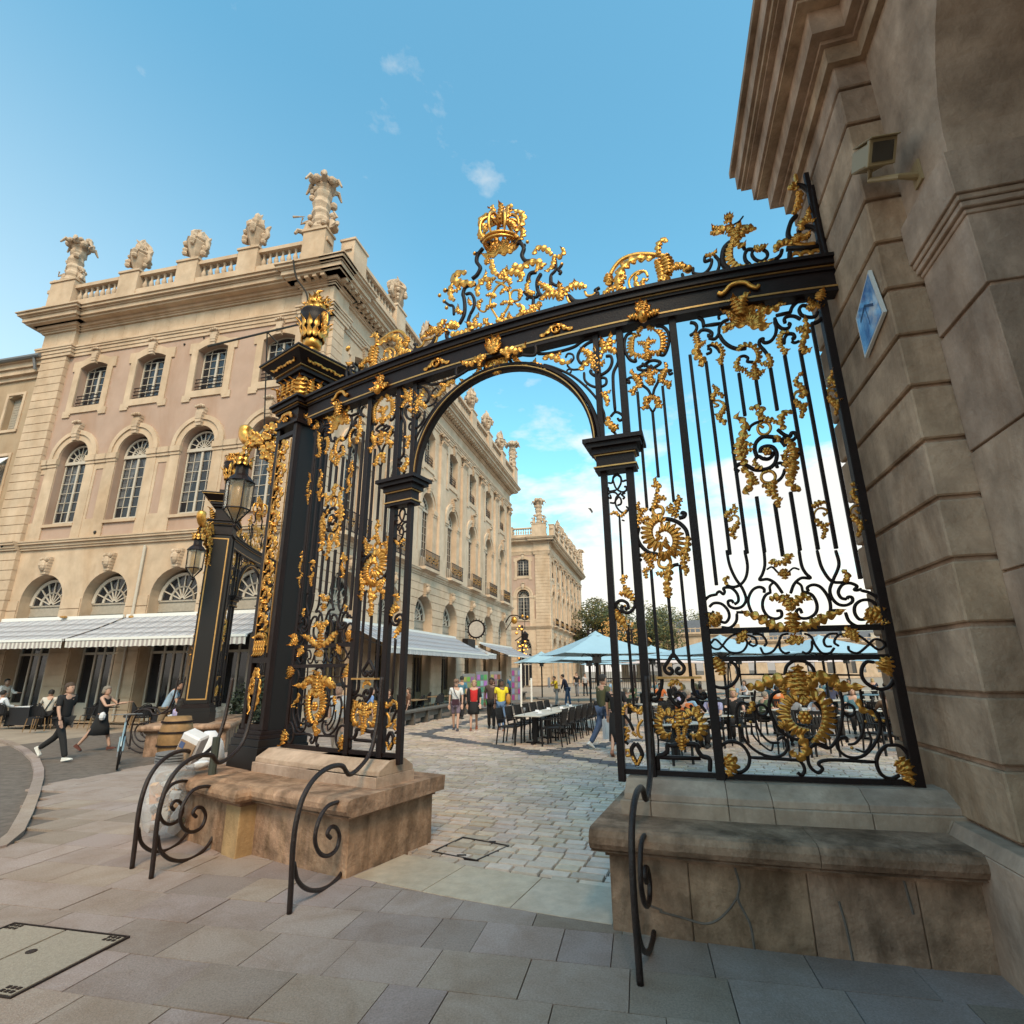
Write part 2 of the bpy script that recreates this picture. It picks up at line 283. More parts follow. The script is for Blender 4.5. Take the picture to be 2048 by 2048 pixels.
DESIGN['A']="""i19 2526 2948 2513 2801 2480 2718 2452 2673 2524 2673 2580 2634 2632 2537|i19 2824 2930 2829 2771 2852 2710 2883 2667 2808 2671 2741 2620 2697 2534|i16 2564 2641 2532 2606 2530 2553|i16 2745 2644 2794 2606 2800 2541|i19 2556 2381 2594 2380 2593 2333 2547 2312 2485 2331 2449 2397 2454 2473 2489 2531 2536 2553|i19 2767 2351 2752 2392 2722 2370 2741 2317 2809 2309 2879 2353 2900 2427 2871 2515 2801 2547|i19 2475 2549 2479 2585 2443 2605 2385 2584 2333 2496 2336 2413 2371 2341 2471 2268|i19 2849 2545 2844 2580 2890 2604 2946 2588 2997 2504 3009 2411 2981 2332 2876 2267|i19 2357 2960 2363 2798 2330 2689 2273 2631 2214 2616 2165 2637 2153 2680|i19 2197 2971 2209 2819 2246 2694 2296 2594 2312 2491 2271 2433 2208 2418 2160 2444 2156 2486 2188 2490 2202 2466|i19 2060 2563 2090 2580 2122 2554 2136 2577 2128 2608 2191 2611 2241 2554 2244 2482 2207 2454|i19 2070 2556 1987 2536 1934 2465 1949 2392 2000 2378 2019 2401|i19 1983 2439 2027 2473 2095 2464 2144 2402 2148 2337 2109 2291 2066 2310 2080 2334|i19 2219 2370 2205 2300 2143 2243 2071 2251|i19 2215 2382 2326 2375|i19 3002 2372 3111 2368|i19 2976 2920 2993 2751 3054 2630 3110 2616 3170 2625 3188 2671|i19 3131 2912 3137 2779 3067 2641 3025 2549 3034 2474 3078 2420 3140 2413 3192 2445 3193 2479 3162 2484 3153 2464|i19 3283 2551 3245 2541 3225 2547 3251 2575 3203 2606 3139 2597 3091 2529 3108 2477 3148 2464|i19 3276 2539 3344 2514 3397 2461 3406 2398|i19 3339 2367 3365 2400 3360 2428 3323 2452 3260 2448 3206 2405 3194 2337 3222 2286 3274 2290 3267 2310|i19 3119 2351 3137 2271 3201 2225 3285 2234|i12 2525 2764 2572 2786 2610 2741 2643 2697|i12 2803 2749 2757 2766 2714 2735 2681 2695|l62 4 2678 2400 2638 2460 2578 2503 2493 2477|l62 4 2678 2400 2735 2462 2805 2500 2857 2457|l70 4 2669 2377 2670 2459 2647 2530|l70 5 2664 2228 2574 2230 2472 2274 2392 2334 2307 2361 2250 2392|l70 5 2664 2228 2755 2231 2866 2268 2946 2311 3034 2342 3112 2374|l45 3 2512 2255 2452 2292 2422 2351|l45 3 2821 2252 2880 2290 2909 2346|l95 4 2682 2354 2672 2262 2669 2165|l80 4 2072 2364 2010 2318 1936 2261|l60 3 2057 2328 1990 2343 1942 2374|l60 3 2043 2305 2029 2282 2037 2246|l90 4 3273 2346 3349 2310 3422 2236|l70 3 3290 2323 3357 2355 3421 2370|l60 3 3298 2312 3292 2278 3317 2244|l50 3 2649 2818 2609 2814 2573 2834 2563 2798|l60 3 2663 2805 2700 2833 2729 2880 2765 2860|l60 3 2668 2756 2666 2708 2665 2654|l40 2 2664 2732 2635 2715 2609 2729|l40 2 2670 2732 2700 2712 2718 2723|l30 2 2165 2637 2147 2681 2174 2710 2187 2679|l40 2 3144 2626 3184 2648 3168 2713 3137 2685|i14 1959 2102 2003 2142 2058 2088 2123 2024 2223 2028 2276 2106 2239 2165 2186 2184 2109 2139 2027 2054 1972 2067 1953 2102|i14 2326 2071 2291 2095 2311 2123|i14 2284 2175 2346 2145 2352 2088 2315 2071|i14 2329 2180 2404 2172 2438 2103 2413 2069|i14 2380 2064 2404 2007 2476 2023 2534 2095 2570 2162 2630 2178|i14 2548 2117 2543 2044 2575 2008 2618 2015|i14 2811 2112 2798 2040 2752 2002 2718 2019|i14 2757 2175 2806 2151 2835 2067 2877 2005 2939 2004 2982 2047|i14 2963 2059 2917 2063 2907 2110 2954 2162 3027 2168|i14 3020 2061 2989 2091 3026 2151 3098 2163 3179 2154 3258 2086 3328 2025 3380 2062 3362 2101 3309 2112 3238 2054 3152 1999 3095 2024 3094 2062|f103 9 2670 2081 195 345|f96 8 2263 2135 150 285|f101 8 3104 2139 255 400|o20 2676 2126 28|l30 2 2179 2126 2237 2148 2293 2152|l30 2 3144 2132 3086 2150 3044 2146|i20 2550 1826 2579 1899 2650 1943 2722 1936 2777 1892 2796 1821|i12 2177 1829 2550 1828|i12 2793 1823 3161 1816|i20 1931 1788 1953 1732 2033 1715 2114 1748 2166 1826 2152 1910 2104 1947|i20 3274 1921 3215 1925 3169 1872 3159 1803 3189 1744 3270 1702 3347 1718 3398 1780|i11 2093 1933 2020 1287|i11 2322 1953 2309 1830|i11 2955 1944 2949 1825|i17 3290 1702 3287 1472 3287 1262|i17 2212 1579 2154 1589 2114 1524 2119 1385 2177 1249 2281 1169 2396 1152 2470 1193 2494 1262 2460 1308 2414 1286|i14 2290 1693 2259 1515 2284 1356 2355 1269 2432 1266|i17 3137 1563 3213 1522 3227 1401 3159 1270 3040 1169 2934 1171 2876 1235 2895 1300 2953 1316 2956 1276|i14 3126 1729 3123 1625 3116 1470 3080 1349 3014 1272 2959 1261|i11 2224 1418 2228 1324 2304 1232 2357 1202 2379 1254|i11 3133 1369 3138 1289 3076 1209 3011 1228|o22 3009 1534 46|o22 2322 1529 45|i20 2531 1693 2439 1666 2391 1580 2398 1474 2454 1359 2567 1294 2700 1307 2783 1395 2799 1530 2754 1597|i17 2969 1687 2970 1572 2927 1397 2883 1305 2807 1231 2731 1252|i20 1937 1138 1948 1217 2037 1267 2128 1238 2176 1146 2148 1058 2071 1019 2028 1058|i19 2176 1141 2494 1133 2573 1122 2598 1058 2567 1015 2540 1036|i19 2807 1233 2743 1264 2678 1241 2636 1159 2646 1079 2697 1039 2736 1072 2711 1106 2747 1132 3148 1132|i20 3248 1262 3189 1211 3150 1132 3168 1041 3230 1009 3301 1037|i19 3248 1262 3343 1258 3391 1186 3389 1080|l130 5 2657 1666 2652 1773 2646 1915|l80 4 2636 1666 2596 1785 2576 1861|l80 4 2672 1666 2730 1784 2786 1848|l85 5 2636 1666 2552 1768 2427 1774 2293 1720 2189 1742|l85 5 2672 1666 2782 1784 2885 1794 2986 1729 3155 1724|l50 3 2541 1763 2516 1698 2526 1655|l50 3 2892 1772 2938 1740 2937 1677|c100 13 -1 2670 1581 2603 1613 2542 1549 2539 1454 2586 1392 2669 1368|c105 13 1 2670 1581 2748 1629 2802 1582 2806 1468 2763 1364 2684 1271|r2654 1476 62|l60 4 2589 1372 2612 1290 2632 1219 2568 1157 2513 1196 2527 1227|l60 3 2514 1423 2472 1411 2447 1380|l85 4 1973 1969 2010 1900 2039 1815|l60 3 1959 1946 2023 1923 2049 1854|l100 4 3376 1955 3373 1886 3329 1807|l70 3 3383 1939 3327 1907 3296 1844|l90 4 1991 1150 2027 1089 1979 990|l60 3 2058 1090 2006 1089 1954 1097|l110 4 3305 1155 3356 1079 3346 979|l70 3 3390 1061 3330 1088 3265 1096|l40 2 2257 1600 2238 1536 2192 1501|l40 2 3088 1624 3104 1542 3168 1517 3194 1471|b2076 1469 11|b2126 1401 11|b2220 1429 10|b3121 1445 12|b3206 1456 12|b3259 1451 12|b2984 1237 15|i24 2356 3969 2421 3962|i24 2918 3885 2982 3874|i20 2541 4174 2568 4222 2623 4253 2689 4257|i24 2568 3870 2599 3891 2638 3862 2686 3857 2725 3885 2724 3926|i27 2584 3889 2573 3968 2596 4041 2660 4092 2724 4088 2805 4058 2861 4002|i27 2746 4040 2817 4040 2846 3995 2856 3969|i27 2618 3930 2630 3970 2682 3989 2737 3974 2764 3914 2756 3849 2727 3795 2681 3760 2623 3749 2546 3758 2481 3806 2427 3832 2385 3812 2374 3777 2403 3749|i24 2805 4158 2866 4088 2913 4070 2924 4102 2952 4103 2966 4073 2943 4038 2899 4026 2834 4063|i24 2639 3870 2665 3855 2701 3863 2737 3917|i22 2817 3738 2796 3684 2762 3639 2709 3604|i20 2808 3771 2791 3801 2756 3796 2748 3765 2765 3767|g20 2687 4190 2641 4221 2628 4180 2644 4132 2685 4114 2731 4142 2748 4190 2729 4235 2688 4253 2649 4228|g20 2663 3729 2611 3710 2594 3664 2613 3622 2661 3609 2705 3629 2722 3675 2703 3717 2663 3733|l62 5 2455 3949 2447 4034 2487 4147 2514 4255 2476 4303 2433 4317 2477 4372|l58 4 2684 4275 2654 4322 2689 4369 2650 4409 2590 4400 2579 4367|l58 4 2866 4142 2841 4213 2857 4279 2906 4323 2941 4319 2921 4279|l50 3 2680 4301 2719 4270 2774 4247 2811 4208|l75 5 2468 3815 2428 3902 2426 4003 2473 4098 2546 4097|l50 3 2449 3958 2494 4028 2563 4003|l50 3 2455 3883 2485 3954 2558 3962|l45 3 2610 3759 2564 3788 2545 3864|l70 5 2865 4034 2909 3947 2911 3865 2870 3821 2779 3863|l40 3 2829 3825 2847 3905 2889 3949|l80 5 2894 3843 2889 3755 2857 3678 2855 3614 2880 3596|l60 3 2893 3835 2829 3777 2791 3748|l60 3 2842 3671 2837 3584 2871 3534 2905 3531 2863 3480|l60 4 2428 3779 2478 3724 2498 3657 2474 3571 2422 3553 2456 3485|l50 3 2504 3705 2525 3647 2560 3587|l60 4 2704 3621 2680 3544 2684 3472 2732 3421 2748 3435|l50 3 2684 3575 2641 3516 2640 3453|l40 3 2588 3584 2628 3572 2694 3598|l40 2 2676 3410 2705 3377 2693 3339|l35 2 2763 4063 2793 4076 2790 4001|r2674 3924 49|l40 3 3119 4520 3078 4482 3046 4503|l45 3 3002 4448 3049 4382 3101 4393|l40 3 3026 4419 3072 4345 3044 4298 3018 4310|l30 2 3045 4306 3046 4264 3029 4241|g14 3086 4533 3044 4538 3009 4499 3005 4448|l40 3 3423 4474 3386 4461 3360 4473|l45 3 3306 4445 3352 4381 3424 4398|l40 3 3330 4417 3374 4344 3352 4296 3333 4307|l30 2 3351 4288 3345 4255 3328 4236|g14 3379 4505 3339 4518 3306 4488 3306 4445|l45 3 2996 3330 3040 3357 3089 3369 3105 3345|g14 3082 3240 3122 3283 3087 3316 3040 3312 3002 3261 3003 3201|b3086 3263 10|l45 3 3004 3208 3054 3145 3116 3163|l40 3 3019 3177 3069 3114 3056 3071 3023 3073|l30 2 3056 3071 3045 3042 3021 3017|l30 2 3352 3517 3388 3530 3397 3506|l45 3 3415 3308 3371 3394 3318 3390|l40 3 3390 3354 3355 3418 3364 3470 3396 3460|g14 3352 3282 3379 3250 3423 3277 3397 3316 3344 3312 3311 3270 3310 3225|l45 3 3311 3232 3357 3162 3416 3166|l40 3 3330 3194 3369 3117 3349 3075 3318 3084|l30 2 3349 3075 3336 3039 3313 3018|l30 2 2343 3362 2304 3397 2328 3418|l45 3 2215 3294 2270 3345 2339 3331|g14 2245 3253 2283 3273 2251 3299 2221 3286 2231 3254 2301 3310 2340 3283 2327 3230|l45 3 2335 3237 2285 3172 2222 3169|l40 3 2309 3193 2266 3127 2276 3088 2310 3085|l30 2 2326 4624 2337 4587 2326 4553|g14 2309 4538 2344 4515 2346 4461 2324 4403|l40 3 2347 4470 2317 4404 2291 4373|l30 2 2292 4320 2328 4306 2314 4247|l35 3 2310 4660 2269 4703 2257 4732|l45 3 2238 4555 2269 4631 2334 4602|l40 3 2258 4605 2295 4663 2260 4695|g14 2245 4482 2292 4493 2257 4525 2237 4546 2298 4550 2338 4504 2339 4442|l45 3 2340 4450 2294 4378 2234 4382|l40 3 2313 4410 2275 4337 2315 4297 2324 4243|l35 2 3079 4714 3103 4729 3112 4745|l45 3 3108 4518 3064 4611 3005 4601|l40 3 3073 4575 3039 4640 3071 4707|g14 3048 4500 3073 4479 3112 4500 3083 4547 3033 4545 3004 4497 3003 4437|b3077 4505 11|l45 3 3003 4437 3049 4363 3117 4388|l40 3 3019 4400 3065 4327 3046 4295 3020 4307|l30 2 3045 4287 3033 4254 3024 4239|l35 2 3383 4692 3397 4734 3385 4744|l45 3 3426 4522 3370 4607 3309 4579|l40 3 3386 4579 3354 4643 3382 4683|g14 3396 4466 3426 4522 3368 4555 3313 4519 3309 4451|l45 3 3309 4451 3346 4370 3406 4397|l40 3 3325 4415 3359 4326 3334 4296|i27 2263 5457 2428 5452|i24 2109 5529 2155 5509 2174 5456 2144 5394 2093 5365|i27 2195 5579 2238 5531 2245 5441|i27 2967 5447 3105 5462|i27 3104 5452 3137 5523 3198 5580 3267 5592|i24 3284 5508 3235 5525 3199 5484 3211 5415 3272 5377 3339 5376 3369 5428|i27 3282 5292 3351 5309 3402 5357 3423 5420|i24 2174 5368 2218 5408 2280 5395 2319 5349 2302 5304 2281 5327 2283 5346|i24 2278 5299 2339 5277 2383 5326 2400 5410 2446 5468 2503 5486|i27 2390 5315 2420 5233 2481 5156 2553 5115 2636 5109|i20 2411 5505 2407 5545 2433 5569|i24 2949 5422 2967 5334 3012 5279 3065 5280 3086 5323 3065 5336|i24 3043 5340 3043 5396 3084 5418 3143 5408 3196 5361|i24 2944 5385 2952 5308 2929 5218 2875 5152 2821 5143 2802 5165 2809 5192 2773 5179 2766 5124 2802 5054 2831 4985|i24 3076 5148 3106 5152 3098 5200 3047 5208 3010 5158 2998 5096|i20 3072 5121 3098 5098 3144 5110|i20 2249 5171 2279 5165 2283 5126 2234 5107|i20 2252 5199 2300 5208 2349 5161 2374 5100|i24 2657 5534 2668 5561 2715 5571 2767 5551|i20 2526 4952 2556 5012 2602 5022 2636 4989 2624 4954 2682 4935|g32 2416 5775 2454 5752 2497 5783 2543 5833 2592 5853 2648 5856 2709 5838 2750 5790 2801 5760 2831 5784|o40 2633 5764 70|r2634 5769 26|l90 4 2601 5457 2583 5568 2540 5674|l90 4 2608 5456 2623 5579 2672 5658 2717 5649|l60 3 2579 5471 2541 5547 2468 5591 2420 5591|l60 3 2577 5452 2529 5510 2474 5511|l75 5 2671 5589 2749 5593 2822 5560 2901 5517 2970 5523 3021 5562 3062 5526|f237 15 2675 5367 185 390|l70 4 2675 5367 2745 5440 2830 5501 2895 5527|l60 3 2536 5364 2477 5395 2449 5352 2459 5302|l60 4 2167 5225 2157 5284 2155 5382|l70 4 2168 5234 2134 5126 2193 5011 2131 4948|l50 3 2166 5215 2208 5236 2249 5247|c50 8 1 2292 5210 2351 5180 2380 5089 2358 5028 2317 5007|l40 2 2357 5019 2367 4971 2356 4936|l60 4 3159 5062 3212 5173 3233 5262 3220 5376|l60 3 3213 5182 3170 5235 3110 5235|l60 3 3152 5063 3176 4977 3235 4987|c55 8 -1 3056 5216 3002 5206 2971 5091 2993 5032 3042 5016|l35 2 3002 4994 2985 4979 2989 4951|l45 3 2824 4995 2842 4901 2832 4830|l45 3 2833 4839 2789 4891 2728 4883|c60 10 1 2548 5078 2607 5124 2688 5100 2722 5012 2705 4941 2656 4903|l50 3 2520 4843 2515 4927 2555 5003|l50 3 2526 4888 2567 4854 2611 4847|l70 4 2677 4719 2680 4800 2678 4900|l50 3 2673 4747 2627 4790 2580 4834|l50 3 2681 4746 2724 4793 2778 4811|l70 4 3341 5489 3379 5540 3404 5603|l70 3 3341 5489 3305 5543 3278 5566|l70 3 3350 5497 3392 5481 3417 5449|l60 3 3333 5481 3293 5468 3260 5445"""
DESIGN['B']="""l60 3 1626 5732 1614 5807 1609 5850|l60 3 1634 5730 1666 5805 1684 5816|l45 2 1610 5747 1579 5796 1555 5822|l70 4 1637 5648 1574 5735 1539 5733|l70 4 1645 5646 1694 5726 1720 5730|l60 3 1618 5622 1526 5665 1455 5651|l60 3 1670 5640 1740 5664 1808 5663|d1625 5610 87|l45 3 1597 5576 1569 5542 1540 5499|l45 3 1665 5570 1687 5535 1737 5523|i24 1491 5541 1429 5525 1393 5443 1397 5301 1449 5191 1499 5170 1493 5201|i24 1749 5561 1806 5548 1859 5486 1875 5383 1848 5262 1801 5185 1761 5202 1771 5229|c75 10 1 1562 5225 1489 5271 1488 5380 1512 5465 1581 5479|c75 10 -1 1689 5237 1764 5241 1788 5333 1780 5434 1728 5515|l60 3 1623 5251 1639 5346 1670 5419|l50 3 1631 5348 1581 5369 1531 5381|l50 3 1648 5354 1699 5363 1740 5354|l70 3 1639 5238 1631 5191 1622 5125|l50 2 1629 5221 1586 5201 1550 5179|l50 2 1647 5236 1687 5218 1719 5201|i22 1577 5086 1631 5133 1698 5138 1760 5096 1708 5059 1674 5047 1611 5088 1563 5127|i22 1501 5077 1561 5099 1613 5117 1649 5148|i22 1509 5071 1582 5037 1633 5055 1660 5078|i19 1652 5089 1689 5034 1744 5004 1802 5011 1822 5055 1801 5088|i19 1608 5050 1554 5004 1494 4987 1462 5013 1457 5053|i19 1380 4933 1413 4917 1407 4947 1391 4960 1435 4980 1491 4940|i19 1878 4949 1844 4937 1840 4976 1864 4980 1825 4988 1789 4957|i20 1535 4969 1529 4894 1604 4794 1631 4714|i20 1732 4959 1717 4876 1670 4791 1647 4711|l50 3 1632 4940 1637 4997 1640 5044|l50 3 1632 4940 1594 4976 1534 4960|l50 3 1641 4948 1685 4987 1733 4968|l60 3 1640 4929 1643 4872 1639 4816|l40 2 1637 4892 1595 4890 1578 4884|l40 2 1645 4890 1677 4884 1694 4890|l60 4 1469 4992 1521 4895 1522 4800|l50 3 1510 4860 1447 4796 1450 4729|l40 2 1447 4805 1414 4802 1404 4785|l30 2 1462 5003 1439 5047 1466 5061|l60 4 1809 4991 1761 4915 1746 4824|l50 3 1765 4858 1818 4820 1859 4831|l40 2 1803 4832 1824 4791 1804 4748|l30 2 1809 4991 1814 5057 1792 5080|l55 4 1637 4694 1579 4677 1572 4586 1505 4570|l55 4 1646 4693 1691 4648 1700 4564 1749 4573|i17 1604 4580 1628 4521|i17 1664 4570 1632 4520|l30 2 1626 4650 1602 4664 1612 4681|l55 4 1552 3447 1596 3548 1593 3617|l40 3 1602 3616 1626 3691 1585 3736 1616 3781|l45 3 1588 3549 1650 3552 1692 3518|l40 2 1616 3682 1572 3688 1561 3669|l60 4 1781 3338 1735 3399 1725 3486|l50 3 1768 3386 1793 3469 1771 3510|l40 3 1759 3473 1806 3506 1803 3573|l40 2 1807 3525 1823 3504 1821 3485|l30 2 1708 3392 1685 3433 1696 3460|l60 4 1367 3265 1402 3376 1426 3451|l45 3 1402 3376 1462 3447 1506 3432|l45 3 1417 3326 1464 3350 1510 3365|l40 3 1425 3441 1391 3474 1423 3538|g24 1599 3471 1553 3456 1549 3409 1582 3372 1627 3377 1648 3417 1634 3457 1599 3471|i28 1606 3336 1693 3327 1785 3281 1846 3201 1859 3108|i28 1558 2977 1473 3002 1399 3082 1370 3179 1394 3271|i28 1789 3328 1842 3341 1854 3368 1829 3380 1823 3362|i24 1418 2983 1373 2977 1353 2947 1378 2931 1393 2948|i24 1511 3437 1544 3457|c110 14 -1 1638 3295 1595 3318 1529 3268 1513 3184 1543 3107 1620 3082 1659 3134|c110 14 -1 1577 2994 1628 2980 1702 3030 1725 3101 1706 3177 1649 3219 1577 3197|l40 3 1577 3207 1580 3132 1625 3147|l55 4 1860 3126 1837 3019 1804 2931 1757 2889|l50 3 1828 3011 1773 2969 1712 2956|l50 3 1795 2932 1795 2842 1816 2796 1844 2821|l30 2 1800 2806 1805 2762 1786 2745|l35 2 1821 2939 1836 2911 1841 2875|g24 1599 2942 1562 2913 1566 2858 1616 2836 1661 2860 1670 2914 1634 2944 1599 2942|i24 1747 2863 1703 2857 1676 2841|l60 4 1418 2988 1467 2929 1478 2846|l50 3 1452 2967 1521 2943 1534 2896|l45 3 1465 2911 1496 2854 1521 2834|l40 3 1477 2837 1423 2823 1395 2797|l35 2 1423 2813 1428 2768 1434 2731|l60 4 1670 2869 1644 2763 1619 2676 1648 2612 1674 2628|l50 3 1648 2807 1585 2776 1517 2789|l40 3 1619 2676 1605 2606 1607 2536|l40 2 1631 2613 1635 2569 1616 2535|i24 1615 2018 1565 1948 1528 1896 1539 1855 1578 1838 1598 1867 1577 1890 1564 1878|i24 1623 2018 1664 1953 1705 1900 1696 1860 1659 1837 1633 1860 1652 1889 1669 1877|i24 1458 1801 1493 1798 1479 1706 1440 1649 1466 1683 1449 1626 1407 1603 1379 1625 1393 1654 1410 1648|i24 1770 1797 1766 1706 1784 1656 1820 1628 1859 1628 1863 1662 1840 1661|i24 1549 1706 1551 1655 1580 1598 1643 1538|i24 1614 1599 1647 1582 1674 1627 1654 1661 1621 1672 1602 1649 1618 1632|i20 1700 1605 1746 1616 1796 1606 1820 1567 1858 1507|i20 1672 1543 1715 1522 1744 1539 1725 1566|l28 4 1551 1729 1584 1769 1625 1774 1657 1751 1671 1712 1640 1695|l28 3 1564 1740 1612 1763 1638 1734|c79 9 1 1569 1470 1501 1486 1463 1435 1462 1363 1498 1314 1544 1321|c79 9 -1 1670 1460 1745 1489 1785 1440 1795 1375 1756 1315 1701 1319|l63 4 1624 1394 1624 1460 1610 1548|l40 3 1620 1416 1579 1393 1548 1431 1496 1424|l40 3 1632 1421 1675 1395 1701 1439 1733 1418|l34 3 1590 1388 1603 1344 1599 1300|l34 3 1674 1384 1658 1340 1655 1302|l63 4 1628 1312 1624 1247 1623 1177|l34 3 1621 1301 1596 1273 1567 1262|l34 3 1638 1301 1663 1270 1696 1265|l46 4 1477 1468 1458 1519 1456 1569|l46 4 1783 1479 1793 1523 1792 1567|i28 1503 1238 1494 1205 1492 1173 1455 1139 1408 1121 1401 1003|i28 1501 1216 1753 1229 1754 1192 1787 1140 1845 1121 1839 1017|i27 1410 1116 1774 1119"""
DESIGN['C']="""i14 1111 3787 1149 3782 1172 3850 1207 3871 1243 3840 1259 3787 1302 3792|i14 1201 3694 1244 3769 1243 3830 1206 3860 1166 3830 1172 3769 1197 3705 1256 3667 1294 3682 1292 3723 1273 3720|i14 1251 3588 1270 3606 1244 3639 1283 3654|i14 1108 3736 1115 3695 1191 3695|i14 1093 3658 1133 3678 1180 3667 1206 3623 1174 3578 1180 3517 1223 3453 1269 3439 1299 3474 1282 3506|i14 1101 3626 1129 3613 1122 3654|i14 1116 3565 1164 3559 1186 3616 1236 3660|i14 1190 3526 1229 3541 1232 3590 1206 3628|i16 1201 3397 1204 3416 1194 3437|l30 3 1201 3407 1166 3450 1108 3427|l30 3 1219 3395 1259 3430 1289 3466|i11 1227 3365 1254 3353|i16 1205 3397 1201 3052 1196 2756|l45 3 1201 2701 1205 2764 1260 2770|l60 4 1288 2534 1241 2626 1200 2692|l60 3 1272 2571 1213 2610 1149 2596|i22 1297 2543 1297 2481 1244 2422 1191 2424 1163 2470 1187 2486|i22 1164 2416 1114 2472 1127 2525 1172 2540 1224 2511 1230 2466 1194 2459|b1200 2486 12|l60 4 1104 2446 1135 2374 1203 2327|l50 4 1094 2436 1150 2353 1214 2260|l35 2 1132 2384 1181 2361 1188 2321|i19 1209 2251 1217 2007 1220 1629|l28 4 1111 1474 1133 1537 1178 1572|l34 4 1178 1572 1217 1532 1257 1504 1295 1533 1286 1493 1250 1482|i19 1123 1474 1167 1418 1203 1334|l23 3 1131 1327 1156 1333 1140 1361 1115 1360|l28 3 1124 1310 1152 1283 1120 1248|l28 3 1191 1323 1219 1301 1235 1285|g19 1293 1432 1254 1386 1242 1335 1253 1291 1281 1275|i19 1114 1242 1148 1216|g19 1114 1159 1144 1166 1159 1128 1117 1115|i27 1213 1229 1174 1178 1177 1129 1207 1064 1218 1043|i27 1219 1229 1251 1181 1265 1132 1238 1082 1212 1043|l22 2 1176 1118 1197 1075 1212 1043|l22 2 1258 1121 1237 1077 1218 1043|i24 -16 5490 6 5527 -26 5557|i24 356 5604 370 5536 353 5477 293 5482 172 5525|i24 355 5540 493 5509 705 5502 828 5522 905 5565 1008 5591 1116 5574|i20 430 5373 564 5298 766 5148 940 4950 1062 4750 1114 4587 1100 4496 1066 4502|i24 1100 5444 1103 5495 1032 5533 939 5504 861 5421 849 5352 883 5282 920 5284 902 5303|i24 1173 5305 1225 5293 1239 5220 1198 5130 1107 5081 1036 5087 986 5148 1004 5164|i24 1334 5479 1305 5305 1308 5205 1247 5080 1234 4936 1235 4593|i16 716 5292 769 5228 861 5207|o16 736 5211 27|i16 701 5399 731 5443 787 5419 798 5364 754 5313|i20 913 5154 918 5053 986 4969 1072 4931 1153 4954 1157 5021 1105 5042 1058 4993 1063 4924|i19 1181 4547 1235 4593 1300 4553 1313 4504 1278 4483 1255 4515|i16 933 4991 922 4963|l60 4 869 5185 955 5265 1049 5324 1056 5465|l70 4 1009 5253 979 5371 891 5455|l60 3 999 5235 1092 5294 1155 5299|l60 4 1017 5241 1114 5208 1169 5236|l60 3 1007 5213 1067 5159 1081 5087|l60 4 1122 5347 1198 5431 1260 5579|l60 3 1160 5389 1147 5474 1133 5539|l60 3 1160 5379 1239 5370 1304 5285|l50 3 1160 5379 1234 5442 1315 5463|l55 4 432 5436 511 5457 605 5391 716 5312 792 5335|l50 3 624 5366 607 5433 665 5470|l35 2 510 5447 482 5465 442 5454|l45 4 1063 4914 1102 4828 1163 4835 1216 4844|l45 3 1102 4828 1159 4759 1155 4693 1188 4677|l50 3 1163 4541 1150 4468 1198 4414 1274 4410|l60 3 1168 4475 1221 4382 1266 4420|i19 1187 4379 1226 4326 1217 4246|l70 3 -186 5624 -186 5734 -175 5865|l70 3 -186 5624 -230 5769 -275 5850|l70 3 -186 5635 -143 5722 -99 5820|l60 3 -197 5649 -241 5717 -286 5763|l60 3 -175 5643 -121 5705 -78 5747|c55 8 1 -15 5576 -122 5562 -230 5614 -318 5628|l60 4 -318 5595 -263 5513 -187 5492 -68 5504 -5 5541|l60 3 -230 5439 -176 5424 -111 5440|l70 5 -79 5615 28 5619 131 5568 214 5589 276 5626|l50 3 48 5591 89 5504 150 5456|l50 4 130 5461 231 5403 312 5424 353 5456|l50 4 292 5408 371 5367 438 5309 456 5252|l50 3 -296 5610 -363 5563 -373 5478"""
